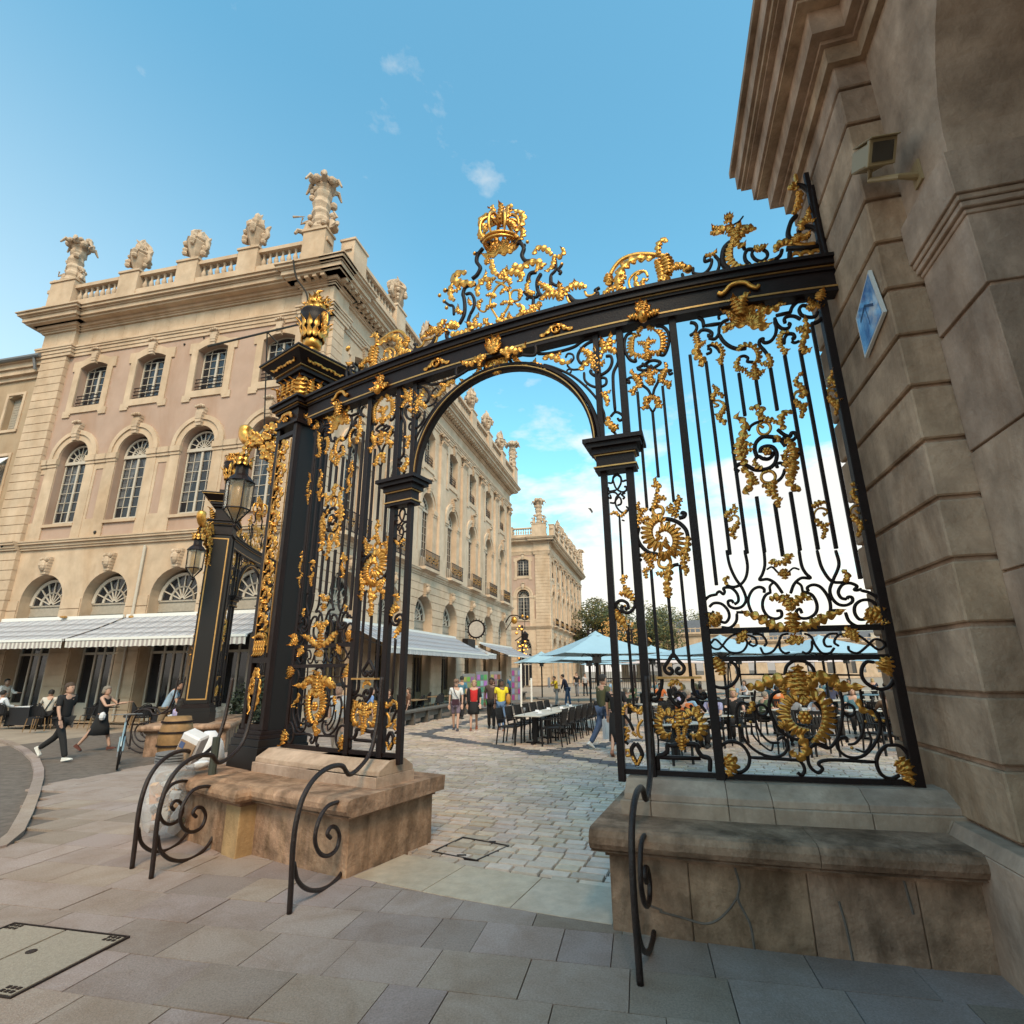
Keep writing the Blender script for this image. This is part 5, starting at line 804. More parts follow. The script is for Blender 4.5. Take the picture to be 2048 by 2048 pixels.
# small iron things: paint chips on the rail, drain pipe etc are left to the material
# ================================================================ THE SECOND GATE WING across the side street (mirror image of the first)
bpy.context.view_layer.update()
mid = Vector((-5.80, 11.45, 0)); nn = Vector((-.574, .818, 0)).normalized()
RF = Matrix.Identity(4)
for i in range(3):
    for j_ in range(3): RF[i][j_] = (1 if i == j_ else 0)-2*nn[i]*nn[j_]
tr = 2*mid.dot(nn)*nn
for i in range(3): RF[i][3] = tr[i]
def mirror_copy(o, label):
    c = copy_tree(o); mw = o.matrix_world.copy(); c.matrix_world = RF @ mw; c['label'] = label; return c
gate2 = mirror_copy(gate, 'farther black and gold gate wing, seen almost edge-on against the cafe awning')
pil2 = mirror_copy(pil, 'farther black pillar with gilt edged flat panel, behind the bicycle')
ped2 = mirror_copy(ped, 'stone pedestal under the farther gate pillar, beside the parked bicycle')
bench2 = mirror_copy(benchL, 'stone bench under the farther gate wing')
lan2 = mirror_copy(lan1, 'smaller looking hexagonal lantern on the farther pillar, lower at left')
r5 = mirror_copy(r2, 'scrolled iron rail near the bicycle at the farther pillar'); r6 = mirror_copy(r3, 'scrolled iron rail just behind the parked bicycle')
for o in list(COL.objects):          # the farther pillar shows a flat black panel with a gilt frame
    if o.parent == pil2 and o.name.split('.')[0] in ('gilt_edge',): bpy.data.objects.remove(o)
def pm2(a, b, z): return Vector(pfm(a, b, z))
cx_ = [(X1+.015, Y0+.02), (X1+.015, Y1-.02)]
def panel2(pts4, th_, name, mt):
    a, b, zc0, zc1 = pts4; t = MB(); P = [pm2(X1+a_, y, z) for z in (zc0, zc1) for (a_, y) in ((0.002, a), (0.002, b), (th_, b), (th_, a))]; t.hexa(P); t.build(name, M[mt], pil2)
panel2((Y0+.02, Y1-.02, 1.16, 5.58), .02, 'side_plate', 'black')
panel2((Y0+.05, Y0+.08, 1.25, 5.50), .03, 'gilt_frame', 'goldline'); panel2((Y1-.08, Y1-.05, 1.25, 5.50), .03, 'gilt_frame', 'goldline'); panel2((Y0+.08, Y1-.08, 1.25, 1.28), .03, 'gilt_frame', 'goldline'); panel2((Y0+.08, Y1-.08, 5.47, 5.50), .03, 'gilt_frame', 'goldline')
# ================================================================ PALACE FACADES
def opening_pts(cu, hw, zs, kind, rise, n=14):
    """outline of the top of an opening from left springing to right springing"""
    if kind == 'arch': return [(cu-hw*math.cos(math.pi*i/n), zs+rise*math.sin(math.pi*i/n)) for i in range(n+1)]
    return [(cu-hw+2*hw*i/n, zs+rise*math.sin(math.pi*i/n)) for i in range(n+1)]
def wall_bay(mb, F, u0, u1, z0, z1, cu, hw, sill, zs, kind, rise, o=0., depth=.45, n=14):
    """wall rectangle with one opening, and the reveal behind it"""
    T = opening_pts(cu, hw, zs, kind, rise, n)
    q = lambda a, b, c, d: mb.quad(F(*a), F(*b), F(*c), F(*d))
    if cu-hw > u0: q((u0, o, z0), (cu-hw, o, z0), (cu-hw, o, z1), (u0, o, z1))
    if u1 > cu+hw: q((cu+hw, o, z0), (u1, o, z0), (u1, o, z1), (cu+hw, o, z1))
    if sill > z0: q((cu-hw, o, z0), (cu+hw, o, z0), (cu+hw, o, sill), (cu-hw, o, sill))
    for a, b in zip(T, T[1:]): q((a[0], o, a[1]), (b[0], o, b[1]), (b[0], o, z1), (a[0], o, z1))
    ring = [(cu-hw, sill)]+T+[(cu+hw, sill)]
    for a, b in zip(ring, ring[1:]+ring[:1]): q((a[0], o, a[1]), (b[0], o, b[1]), (b[0], o-depth, b[1]), (a[0], o-depth, a[1]))
def arch_band(mb, F, cu, r0, r1, zs, o0, o1, kind='arch', k=1., n=18):
    """moulded band following the head of an arch"""
    P0 = [(cu-r0*math.cos(math.pi*i/n), zs+k*r0*math.sin(math.pi*i/n)) for i in range(n+1)]
    P1 = [(cu-r1*math.cos(math.pi*i/n), zs+k*r1*math.sin(math.pi*i/n)) for i in range(n+1)]
    for i in range(n):
        a, b, c, d = P0[i], P0[i+1], P1[i+1], P1[i]
        mb.hexa([F(a[0], o0, a[1]), F(b[0], o0, b[1]), F(c[0], o0, c[1]), F(d[0], o0, d[1]), F(a[0], o1, a[1]), F(b[0], o1, b[1]), F(c[0], o1*.9, c[1]), F(d[0], o1*.9, d[1])])
def sash(par, F, cu, hw, sill, top, o, cols, rows, kind, rise, detail, zs=None, name='window', curtain=False):
    """window = frame mesh ; its panes and glazing bars are sub-parts"""
    fw_ = .07; t = MB()
    t.box(cu-hw, cu-hw+fw_, o-.03, o+.04, sill, top, F); t.box(cu+hw-fw_, cu+hw, o-.03, o+.04, sill, top, F); t.box(cu-.055, cu+.055, o-.03, o+.055, sill, top, F)
    t.box(cu-hw+fw_, cu-.055, o-.03, o+.04, sill, sill+.12, F); t.box(cu+.055, cu+hw-fw_, o-.03, o+.04, sill, sill+.12, F)
    if kind == 'arch': t.box(cu-hw, cu+hw, o-.03, o+.10, top, top+.16, F)
    w_ = t.build(name, M['wframe'], par)
    half = (hw-fw_-.055); z0 = sill+.12; z1 = top
    mun = MB(); panes = []
    for sd, b0 in ((0, cu-hw+fw_), (1, cu+.055)):
        nc = cols//2
        for i in range(1, nc): u = b0+half*i/nc; mun.box(u-.014, u+.014, o-.01, o+.03, z0, z1+(rise*.8 if kind != 'arch' else 0), F)
        for j_ in range(rows):
            for i in range(nc): panes.append((b0+half*i/nc, b0+half*(i+1)/nc, z0+(z1-z0)*j_/rows, z0+(z1-z0)*(j_+1)/rows))
        for j_ in range(1, rows+(kind != 'arch')): z = z0+(z1-z0)*j_/rows; mun.box(b0, b0+half, o-.01, o+.03, z-.014, z+.014, F)
    mun.build('glazing_bars', M['wframe'], w_)
    if detail:
        for (a, b, c, d) in panes:
            g_ = MB(); jx = rng.uniform(-.006, .006); g_.quad(F(a, o+jx, c), F(b, o-jx, c), F(b, o-jx*.5, d), F(a, o+jx*.5, d)); g_.build('pane', M['glass'], w_)
    else:
        g_ = MB(); g_.quad(F(cu-hw, o, sill), F(cu+hw, o, sill), F(cu+hw, o, top), F(cu-hw, o, top)); g_.build('pane', M['glass'], w_)
    if kind == 'arch':      # fan light
        zs_ = top+.16; r = hw-.05; f_ = MB(); n = 16
        arch_band(f_, F, cu, r-.02, r+.05, zs_, o-.03, o+.04, n=n); arch_band(f_, F, cu, r*.45, r*.45+.05, zs_, o-.01, o+.04, n=12)
        for i in range(1, 8):
            a = math.pi*i/8; c_, s_ = math.cos(a), math.sin(a); r0 = r*.1 if i % 2 == 0 else r*.1
            P = [(cu-r0*c_-.018*s_, zs_+r0*s_-.018*c_), (cu-r0*c_+.018*s_, zs_+r0*s_+.018*c_), (cu-r*c_+.018*s_, zs_+r*s_+.018*c_), (cu-r*c_-.018*s_, zs_+r*s_-.018*c_)]
            f_.hexa([F(a_, o-.01, b_) for a_, b_ in P]+[F(a_, o+.035, b_) for a_, b_ in P])
        f_.build('fanlight', M['wframe'], w_)
        g_ = MB(); g_.add([F(cu-r*math.cos(math.pi*i/n), o-.005, zs_+r*math.sin(math.pi*i/n)) for i in range(n+1)], [tuple(range(n+1))]); g_.build('fanlight_glass', M['glass'], w_)
    else:
        g_ = MB(); n = 10; T = [(cu-hw+2*hw*i/n, top+rise*math.sin(math.pi*i/n)) for i in range(n+1)]
        g_.add([F(a, o-.002, b) for a, b in T], [tuple(range(n+1))]); g_.build('head_glass', M['glass'], w_)
        f_ = MB()
        for (a, b), (c, d) in zip(T, T[1:]): f_.hexa([F(a, o-.03, b), F(c, o-.03, d), F(c, o+.04, d), F(a, o+.04, b), F(a, o-.03, b+.06), F(c, o-.03, d+.06), F(c, o+.04, d+.06), F(a, o+.04, b+.06)])
        f_.build('head_rail', M['wframe'], w_)
    if curtain:
        for sg in (-1, 1):
            c_ = MB(); nu = 10
            for zi in range(6):
                za, zb = z1-(z1-z0)*.8*zi/6-.02, z1-(z1-z0)*.8*(zi+1)/6
                def ex(z): f = (z1-z)/(z1-z0); return .92-.72*f**.7
                for i in range(nu):
                    ua = [cu+sg*((hw-fw_)-(hw-fw_)*ex(z_)*(k_/nu)) for z_ in (za, zb) for k_ in (i, i+1)]
                    ob = [o-.07-.02*math.sin(k_*2.1) for k_ in (i, i+1)]
                    c_.quad(F(ua[0], ob[0], za), F(ua[1], ob[1], za), F(ua[3], ob[1], zb), F(ua[2], ob[0], zb))
            c_.build('curtain', M['curtain'], w_)
    return w_
def keystone(par, F, cu, z0, z1, w_, o, mask=False):
    t = MB(); n = 6
    for i in range(n):
        za, zb = z0+(z1-z0)*i/n, z0+(z1-z0)*(i+1)/n; wa = w_*(.55+.45*i/n); oo = o*(.75+.35*math.sin(3.3*i/n+.4)); t.box(cu-wa, cu+wa, 0, oo, za, zb-.004, F)
    if mask:
        c = F(cu, o*1.0, (z0+z1)/2); t.ball(c, w_*.75, 8, 6, (1, 1, 1.35)); t.ball(F(cu, o*1.0+w_*.7, (z0+z1)/2-.02), w_*.2, 5, 4); t.ball(F(cu-w_*.5, o*1.1, (z0+z1)/2+.28), w_*.4, 6, 4); t.ball(F(cu+w_*.5, o*1.1, (z0+z1)/2+.28), w_*.4, 6, 4)
    else:
        for q in (-.8, -.25, .3, .85): t.ball(F(cu+q*w_, o*1.05, z1+.02+.05*math.cos(q*5)), w_*.33, 6, 4)
    return t.build('keystone', M['stone2'], par)
def stepped(mb, F, u0, u1, z0, prof, e0=0, e1=0):
    """stack of boxes: (height, projection)"""
    z = z0
    for (h, o) in prof:
        mb.box(u0-(o if e0 else 0), u1+(o if e1 else 0), -.1, o, z, z+h-.001, F); z += h
    return z
def blocks(par, F, u0, u1, z0, z1, h, o, name='quoin_block', jt=.035, m_='stone'):
    t = MB(); t.box(u0+.02, u1-.02, -.2, o-.04, z0, z1, F); t.build('pier_core', M[m_], par)
    z = z0
    while z < z1-.1:
        t = MB(); b = min(z+h, z1); t.box(u0, u1, -.15, o, z+jt/2, b-jt/2, F); t.build(name, M[m_], par); z += h
def baluster_mesh():
    t = MB(); t.lathe([(.09, 0), (.09, .08), (.06, .12), (.10, .25), (.125, .36), (.09, .50), (.05, .64), (.06, .74), (.09, .80), (.09, .88)], (0, 0, 0), 8); return t.mesh('baluster', M['stone2'], True)
BAL = baluster_mesh()
def capital(par, F, u0, u1, o, z0, z1):
    t = MB(); t.box(u0-.02, u1+.02, 0, o+.02, z0, z0+.06, F); n = 5; c = (u0+u1)/2
    for r_ in range(2):
        for i in range(4-r_):
            u = u0+(u1-u0)*(i+.5+r_*.5)/4; za = z0+.06+r_*.28
            t.hexa([F(u-.10, o*.8, za), F(u+.10, o*.8, za), F(u+.10, o+.03, za), F(u-.10, o+.03, za), F(u-.11, o*.8, za+.27), F(u+.11, o*.8, za+.27), F(u+.08, o+.15, za+.25), F(u-.08, o+.15, za+.25)])
            t.ball(F(u, o+.14, za+.23), .07, 6, 4)
    for sg in (-1, 1): t.ball(F(c+sg*(u1-u0)*.5, o+.12, z1-.16), .13, 7, 5)
    t.box(u0-.14, u1+.14, 0, o+.16, z1-.09, z1, F); t.build('capital', M['stone2'], par)
def balcony(par, F, cu, hw, z0, o):
    t = MB(); t.box(cu-hw, cu+hw, 0, o, z0-.18, z0, F); b = t.build('balcony', M['stone'], par)
    t = MB()
    for i in range(int(hw*2/.11)+1):
        u = cu-hw+.05+i*.11
        if u > cu+hw: break
        t.box(u-.010, u+.010, o-.05, o-.03, z0, z0+1.0, F)
        if i % 2: t.ball(F(u, o-.03, z0+.5+.2*math.cos(i)), .05, 5, 4)
    for zz_ in (z0+.06, z0+.98): t.box(cu-hw, cu+hw, o-.06, o-.02, zz_, zz_+.035, F)
    for sg in (-1, 1):
        for i in range(4): t.box(cu+sg*hw-.01, cu+sg*hw+.01, .02+i*(o/4), .04+i*(o/4), z0, z0+1.0, F)
    t.build('railing', M['iron'], b)
    t = MB()
    for i in range(int(hw*2/.33)):
        u = cu-hw+.17+i*.33
        for q in range(5): t.ball(F(u+.08*math.cos(q*1.257+i), o-.01, z0+.5+.17*math.sin(q*1.257+i)), .045, 5, 4)
    t.build('gilded_ornament', M['goldline'], b)
ZB = dict(g=7.55, s1=7.95, arch=18.0, fr=18.6, co=19.5, top=20.42)
def facade(par, F, U0, U1, bays, kind, piers, detail, endcap=(0, 1), dent=True, ground=True, hwg=1.2, pil_w=.95):
    keep = M['stone']; M['stone'] = M['stoneA'] if kind == 'A' else keep  # square fronts take the copy of the stone painted brighter
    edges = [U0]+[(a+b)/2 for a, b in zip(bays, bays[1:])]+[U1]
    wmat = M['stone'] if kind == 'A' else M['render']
    # ground floor
    t = MB()
    for cu, a, b in zip(bays, edges, edges[1:]): wall_bay(t, F, a, b, 0, ZB['g'], cu, hwg, .02, 5.15, 'arch', hwg, 0, .75)
    t.build('ground_floor_wall', M['stone'], par)
    if kind == 'A' or True:      # rusticated courses standing proud, joints left open
        ch = .47; z = .05; i = 0
        while z < ZB['g']-.35:
            zt = z+ch-.035
            if kind == 'A' or z < 5.0:
                for k_, (a, b) in enumerate(zip([U0]+bays, bays+[U1])):
                    def halfw(zq): return (hwg+.04) if zq <= 5.15 else (math.sqrt(max(0, (hwg+.04)**2-(zq-5.15)**2)) if zq < 5.15+hwg+.04 else 0)
                    l0, l1 = (a+halfw(z), a+halfw(zt)) if k_ else (a, a); r0, r1 = (b-halfw(z), b-halfw(zt)) if k_ < len(bays) else (b, b)
                    if r0-l0 < .15: 
                        if r1-l1 > .15: l0, r0 = (l0+r0)/2-.05, (l0+r0)/2+.05
                        else: continue
                    op = .045
                    t = MB(); t.hexa([F(l0, -.02, z), F(r0, -.02, z), F(r0, op, z), F(l0, op, z), F(l1, -.02, zt), F(r1, -.02, zt), F(r1, op, zt), F(l1, op, zt)]); t.build('stone_course', M['stone'], par)
            z += ch; i += 1
    for cu in bays:
        keystone(par, F, cu, 6.35, 7.15, .26, .22, True)
        # glazed arch head over closed panels, dark shop front below
        t = MB(); o = -.55; t.box(cu-hwg, cu+hwg, o-.06, o, 4.2, 4.95, F); t.box(cu-hwg, cu+hwg, o-.02, o+.05, 4.93, 5.0, F); t.box(cu-hwg, cu+hwg, o-.02, o+.03, 4.5, 4.55, F); tp = t.build('door_head_panel', M['wood'], par)
        f_ = MB(); zs_ = 5.0; r = hwg-.06; n = 18
        arch_band(f_, F, cu, r-.06, r+.05, zs_, o-.03, o+.05, n=n); arch_band(f_, F, cu, r*.48, r*.48+.06, zs_, o-.01, o+.05, n=12)
        for i in range(1, 8):
            a = math.pi*i/8; c_, s_ = math.cos(a), math.sin(a); r0 = r*.08
            P = [(cu-r0*c_-.022*s_, zs_+r0*s_-.022*c_), (cu-r0*c_+.022*s_, zs_+r0*s_+.022*c_), (cu-r*c_+.022*s_, zs_+r*s_+.022*c_), (cu-r*c_-.022*s_, zs_+r*s_-.022*c_)]
            f_.hexa([F(a_, o-.01, b_) for a_, b_ in P]+[F(a_, o+.045, b_) for a_, b_ in P])
        w_ = f_.build('fan_window', M['wframe'], par)
        g_ = MB(); g_.add([F(cu-r*math.cos(math.pi*i/n), o-.005, zs_+r*math.sin(math.pi*i/n)) for i in range(n+1)], [tuple(range(n+1))]); g_.build('glass', M['glass'], w_)
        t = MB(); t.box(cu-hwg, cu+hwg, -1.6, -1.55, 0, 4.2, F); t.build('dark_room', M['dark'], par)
        t = MB()
        for u in (cu-hwg+.04, cu-.55, cu-.06, cu+.42, cu+hwg-.12): t.box(u, u+.09, o-.05, o+.03, .05, 4.2, F)
        t.box(cu-hwg, cu+hwg, o-.05, o+.02, 2.75, 2.85, F); t.box(cu-hwg+.1, cu-.5, o-.05, o+.02, .05, .75, F); t.box(cu+.45, cu+hwg-.1, o-.05, o+.02, .05, .75, F)
        t.build('shop_front', M['wframe' if kind == 'B' else 'shopwood'], par)
        g_ = MB(); g_.quad(F(cu-hwg, o-.02, .1), F(cu+hwg, o-.02, .1), F(cu+hwg, o-.02, 4.2), F(cu-hwg, o-.02, 4.2)); g_.build('shop_glass', M['glass'], par)
    t = MB(); stepped(t, F, U0, U1, ZB['g'], [(.10, .10), (.14, .16), (.10, .26), (.06, .30)], *endcap); t.build('string_course', M['stone'], par)
    # first floor
    t = MB()
    for cu, a, b in zip(bays, edges, edges[1:]): wall_bay(t, F, a, b, ZB['s1'], 14.2, cu, .88, 8.75, 12.15, 'arch', .88, 0, .42)
    t.build('first_floor_wall', wmat, par)
    for cu in bays:
        t = MB(); arch_band(t, F, cu, .90, 1.20, 12.15, -.02, .07); arch_band(t, F, cu, 1.20, 1.42, 12.15, -.02, .13)
        t.box(cu-1.42, cu-.90, -.02, .06, ZB['s1'], 11.85, F); t.box(cu+.90, cu+1.42, -.02, .06, ZB['s1'], 11.85, F)
        t.box(cu-1.50, cu-.86, -.02, .15, 11.85, 12.13, F); t.box(cu+.86, cu+1.50, -.02, .15, 11.85, 12.13, F)
        t.box(cu-1.47, cu-.88, -.02, .10, 11.70, 11.85, F); t.box(cu+.88, cu+1.47, -.02, .10, 11.70, 11.85, F)
        t.build('window_surround', M['stone'], par)
        keystone(par, F, cu, 13.0, 13.95, .24, .26)
        sash(par, F, cu, .85, 8.85, 11.9, -.38, 4, 6, 'arch', .8, detail, curtain=(kind == 'B'))
        if kind == 'A': balcony(par, F, cu, 1.15, 8.05, .55)
        else:
            t = MB(); t.box(cu-.92, cu+.92, -.1, .10, 8.62, 8.76, F); t.build('sill', M['stone'], par)
    if kind == 'B':     # stone bands with mauve insets between the tall windows
        for a, b in zip([U0+.1]+[q+1.42 for q in bays], [q-1.42 for q in bays]+[U1-.1]):
            if b-a < .3: continue
            t = MB(); t.box(a, b, -.02, .035, ZB['s1'], 8.9, F); t.box(a, b, -.02, .035, 11.4, 11.70, F); t.box(a, a+.14, -.02, .035, 8.9, 11.4, F); t.box(b-.14, b, -.02, .035, 8.9, 11.4, F)
            t.box(a, b, -.02, .10, 11.70, 11.85, F); t.box(a, b, -.02, .15, 11.85, 12.13, F); t.build('impost_band', M['stone'], par)
    # second floor
    t = MB()
    for cu, a, b in zip(bays, edges, edges[1:]): wall_bay(t, F, a, b, 14.2, ZB['arch'], cu, .85, 14.95, 17.2, 'seg', .26, 0, .42)
    t.build('second_floor_wall', wmat, par)
    for cu in bays:
        t = MB(); o0, o1 = -.02, .07
        t.box(cu-1.20, cu-.85, o0, o1, 14.52, 17.05, F); t.box(cu+.85, cu+1.20, o0, o1, 14.52, 17.05, F); t.box(cu-1.34, cu-.9, o0, o1-.004, 14.40, 14.75, F); t.box(cu+.9, cu+1.34, o0, o1-.004, 14.40, 14.75, F)
        t.box(cu-.85, cu+.85, o0, o1, 14.60, 14.95, F); t.box(cu-1.36, cu-.85, o0, o1-.002, 17.05, 17.62, F); t.box(cu+.85, cu+1.36, o0, o1-.002, 17.05, 17.62, F)
        T = opening_pts(cu, .85, 17.2, 'seg', .26, 10)
        for (a, b), (c, d) in zip(T, T[1:]): t.hexa([F(a, o0, b), F(c, o0, d), F(c, o1, d), F(a, o1, b), F(a, o0, b+.42), F(c, o0, d+.42), F(c, o1, d+.42), F(a, o1, b+.42)])
        t.build('window_surround', M['stone'], par)
        keystone(par, F, cu, 17.35, 18.15, .22, .20)
        sash(par, F, cu, .82, 14.98, 17.15, -.36, 4, 5, 'seg', .24, detail)
        t = MB()
        for z_ in (15.05, 15.22, 15.42, 15.60): t.box(cu-.85, cu+.85, -.10, -.07, z_, z_+.04, F)
        if kind == 'A':
            for i in range(12): t.box(cu-.82+i*.145, cu-.80+i*.145, -.10, -.08, 15.05, 15.85, F)
        t.build('window_railing', M['iron'], par)
    for (a, b, o) in piers['quoin']:
        blocks(par, F, a, b, .05, ZB['g'], .47, o); blocks(par, F, a, b, ZB['s1'], ZB['arch'], .445, o)
        t = MB(); stepped(t, F, a, b, ZB['g'], [(.10, .10+o), (.14, .16+o), (.10, .26+o), (.06, .30+o)]); t.build('string_course', M['stone'], par)
    for u in piers['pil']:
        t = MB(); t.box(u-pil_w/2-.1, u+pil_w/2+.1, -.02, .26, ZB['s1'], 8.75, F); t.box(u-pil_w/2-.06, u+pil_w/2+.06, -.02, .24, 8.75, 8.95, F); t.box(u-pil_w/2, u+pil_w/2, -.02, .18, 8.95, 17.15, F); t.build('pilaster', M['stone'], par)
        capital(par, F, u-pil_w/2, u+pil_w/2, .18, 17.15, ZB['arch'])
    # entablature
    def entab(a, b, o, ends):
        t = MB(); stepped(t, F, a, b, ZB['arch'], [(.18, .06+o), (.18, .10+o), (.12, .15+o), (.10, .19+o)], *ends); t.build('architrave', M['stone'], par)
        t = MB(); t.box(a-(o if ends[0] else 0), b+(o if ends[1] else 0), -.1, o, ZB['fr']-.02, ZB['co'], F); t.build('frieze', M['stone'], par)
        if detail:
            u = a; 
            while u < b-.3:
                w_ = rng.uniform(.7, 1.3); t = MB(); t.box(u+.006, min(u+w_, b)-.006, o-.05, o+.012, ZB['fr']+.02, ZB['co']-.02, F); t.build('frieze_block', M['stone'], par); u += w_
        t = MB(); stepped(t, F, a, b, ZB['co'], [(.10, .10+o), (.08, .16+o)]+([(.16, .28+o)] if not dent else [(.02, .20+o), (.14, .30+o)])+[(.10, .62+o), (.22, .74+o), (.08, .80+o), (.14, .92+o), (.06, 1.0+o)], *ends); t.build('cornice', M['stone'], par)
        if dent:
            t = MB(); u = a-(o if ends[0] else 0); 
            while u < b+(o if ends[1] else 0): t.box(u, u+.2, o+.2, o+.6, ZB['co']+.20, ZB['co']+.36, F); u += .42
            t.build('modillions', M['stone'], par)
    entab(U0, U1, 0., endcap)
    for (a, b, o) in piers['quoin']: entab(a, b, o, (1, 1))
    # balustrade
    zt = ZB['top']
    t = MB(); t.box(U0, U1, .30, .86, zt, zt+.42, F); t.box(U0, U1, .36, .80, zt+1.28, zt+1.48, F); t.build('balustrade_rails', M['stone'], par)
    for (a, b, h) in piers['ped']:
        t = MB(); t.box(a, b, .16, .90, zt+.002, zt+h+.12, F); t.box(a-.06, b+.06, .10, .96, zt+h+.12, zt+h+.24, F); t.build('balustrade_pedestal', M['stone'], par)
    pe = sorted(piers['ped']); cnt = 0
    spans = list(zip([U0]+[q[1] for q in pe], [q[0] for q in pe]+[U1]))
    for (a, b) in spans:
        if b-a < .5: continue
        k_ = max(2, int((b-a)/.34))
        for i in range(k_):
            u = a+(b-a)*(i+.5)/k_; o = link_mesh(BAL, 'baluster', par); o.location = F(u, .58, zt+.42)
    M['stone'] = keep
C0 = Vector((-8.47, 21.87, 0))
FB = frame(C0, dB, nB)      # street front, u runs left
FA = frame(C0, dA, nA)      # square front, u runs away
pav = empty('corner_pavilion', label='large pale stone palace with balustrade and urns, its cafe awnings facing street and square', cat='building', group='stone palaces round the square')
facade(pav, FB, 0, 16.8, [2.55, 6.2, 9.8, 13.35], 'B', dict(quoin=[(0, 1.25, .22), (15.15, 16.8, .22)], pil=[], ped=[(.1, 1.3, 1.75), (3.75, 4.85, 1.4), (7.2, 8.4, 1.4), (10.75, 11.95, 1.4), (14.9, 16.5, 1.65)]), True, endcap=(1, 1), dent=False)
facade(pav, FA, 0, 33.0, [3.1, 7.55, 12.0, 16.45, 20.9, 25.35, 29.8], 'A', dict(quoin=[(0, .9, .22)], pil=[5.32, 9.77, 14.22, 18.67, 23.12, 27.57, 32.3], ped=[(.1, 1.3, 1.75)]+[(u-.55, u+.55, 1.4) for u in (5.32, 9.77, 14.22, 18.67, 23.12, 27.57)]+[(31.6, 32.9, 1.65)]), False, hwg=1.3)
# corner dentils on the street side of the corner
t = MB(); u = 0
while u < 1.5: t.box(u, u+.2, .42, .82, ZB['co']+.20, ZB['co']+.36, FB); u += .42
t.build('modillions', M['stone'], pav)
# body and roof so that nothing is hollow
t = MB(); a, b, c, d = FB(0, -.8, 0), FB(16.7, -.8, 0), FB(16.7, -30, 0), FA(33, -1, 0)
t.add([FB(.5, -1.7, 0), FB(16.6, -1.7, 0), FB(16.6, -30, 0), FA(32.9, -14, 0), FA(32.9, -1.7, 0), FA(1.5, -1.7, 0)]+[FB(.5, -1.7, 20.4), FB(16.6, -1.7, 20.4), FB(16.6, -30, 20.4), FA(32.9, -14, 20.4), FA(32.9, -1.7, 20.4), FA(1.5, -1.7, 20.4)], [(0, 1, 7, 6), (1, 2, 8, 7), (2, 3, 9, 8), (3, 4, 10, 9), (4, 5, 11, 10), (5, 0, 6, 11)]); t.build('inner_walls', M['dark'], pav)
t = MB(); t.add([FB(0, .2, 20.43), FB(16.8, .2, 20.43), FB(16.8, -30, 20.43), FA(33, -14, 20.43), FA(33, .2, 20.43)], [(0, 1, 2, 3, 4)]); t.build('roof', M['roofgrey'], pav)
t = MB(); t.box(16.75, 16.8, -30, .2, 0, 20.4, FB); t.quad(FA(33, 0, 0), FA(33, -14, 0), FA(33, -14, 20.4), FA(33, 0, 20.4)); t.build('side_wall', M['stone'], pav)
# rain pipe between the arcades
t = MB(); t.tube([FB(8.0, .12, 7.4), FB(8.0, .12, 4.2)], .06, 8); t.tube([FB(8.0, .12, 4.2), FB(8.0, .12, .1)], .045, 8); t.build('rain_pipe', M['wframe'], pav)
t = MB(); t.lathe([(.06, 0), (.12, .03), (.12, .1), (.06, .12)], FB(8.0, .12, 4.2), 8); t.build('pipe_collar', M['goldline'], pav)
for u in (11.55,):
    t = MB(); t.ball(FB(u, .2, 4.35), .16, 8, 5, (1, 1, .35)); t.build('wall_lamp', M['goldline'], pav)
# flagpole brackets and cables on the corner
t = MB(); t.tube([FB(.1, .4, 17.6), FB(3.6, 3.0, 15.0)], .045, 6); t.build('flag_pole', M['cable'], pav)
t = MB(); t.tube([FB(1.9, 1.7, 16.3), FB(.2, .3, 14.3)], .03, 5); t.tube([FB(1.9, 1.7, 16.3), FB(2.6, .2, 12.2)], .03, 5); t.build('flag_pole_stay', M['cable'], pav)
t = MB(); t.tube(catmull([FB(1.4, 1.25, 20.4), FB(1.3, 1.0, 19.6), FB(.9, .7, 18.9), FB(.7, .6, 17.9), FB(.2, .6, 17.5)], 6), .04, 6); t.ball(FB(.6, .65, 17.8), .18, 7, 5, (1, 1, .8)); t.build('cable', M['cable'], pav)
# small dark birds' holes in the rendered wall
t = MB(); t.ball(FB(8.0, 0.02, 17.7), .06, 6, 4); t.ball(FB(6.9, .02, 17.9), .05, 6, 4); t.ball(FB(11.0, .05, 8.2), .09, 6, 4); t.ball(FB(15.9, .3, 7.75), .12, 6, 4); t.build('wall_fixture', M['cable'], pav)
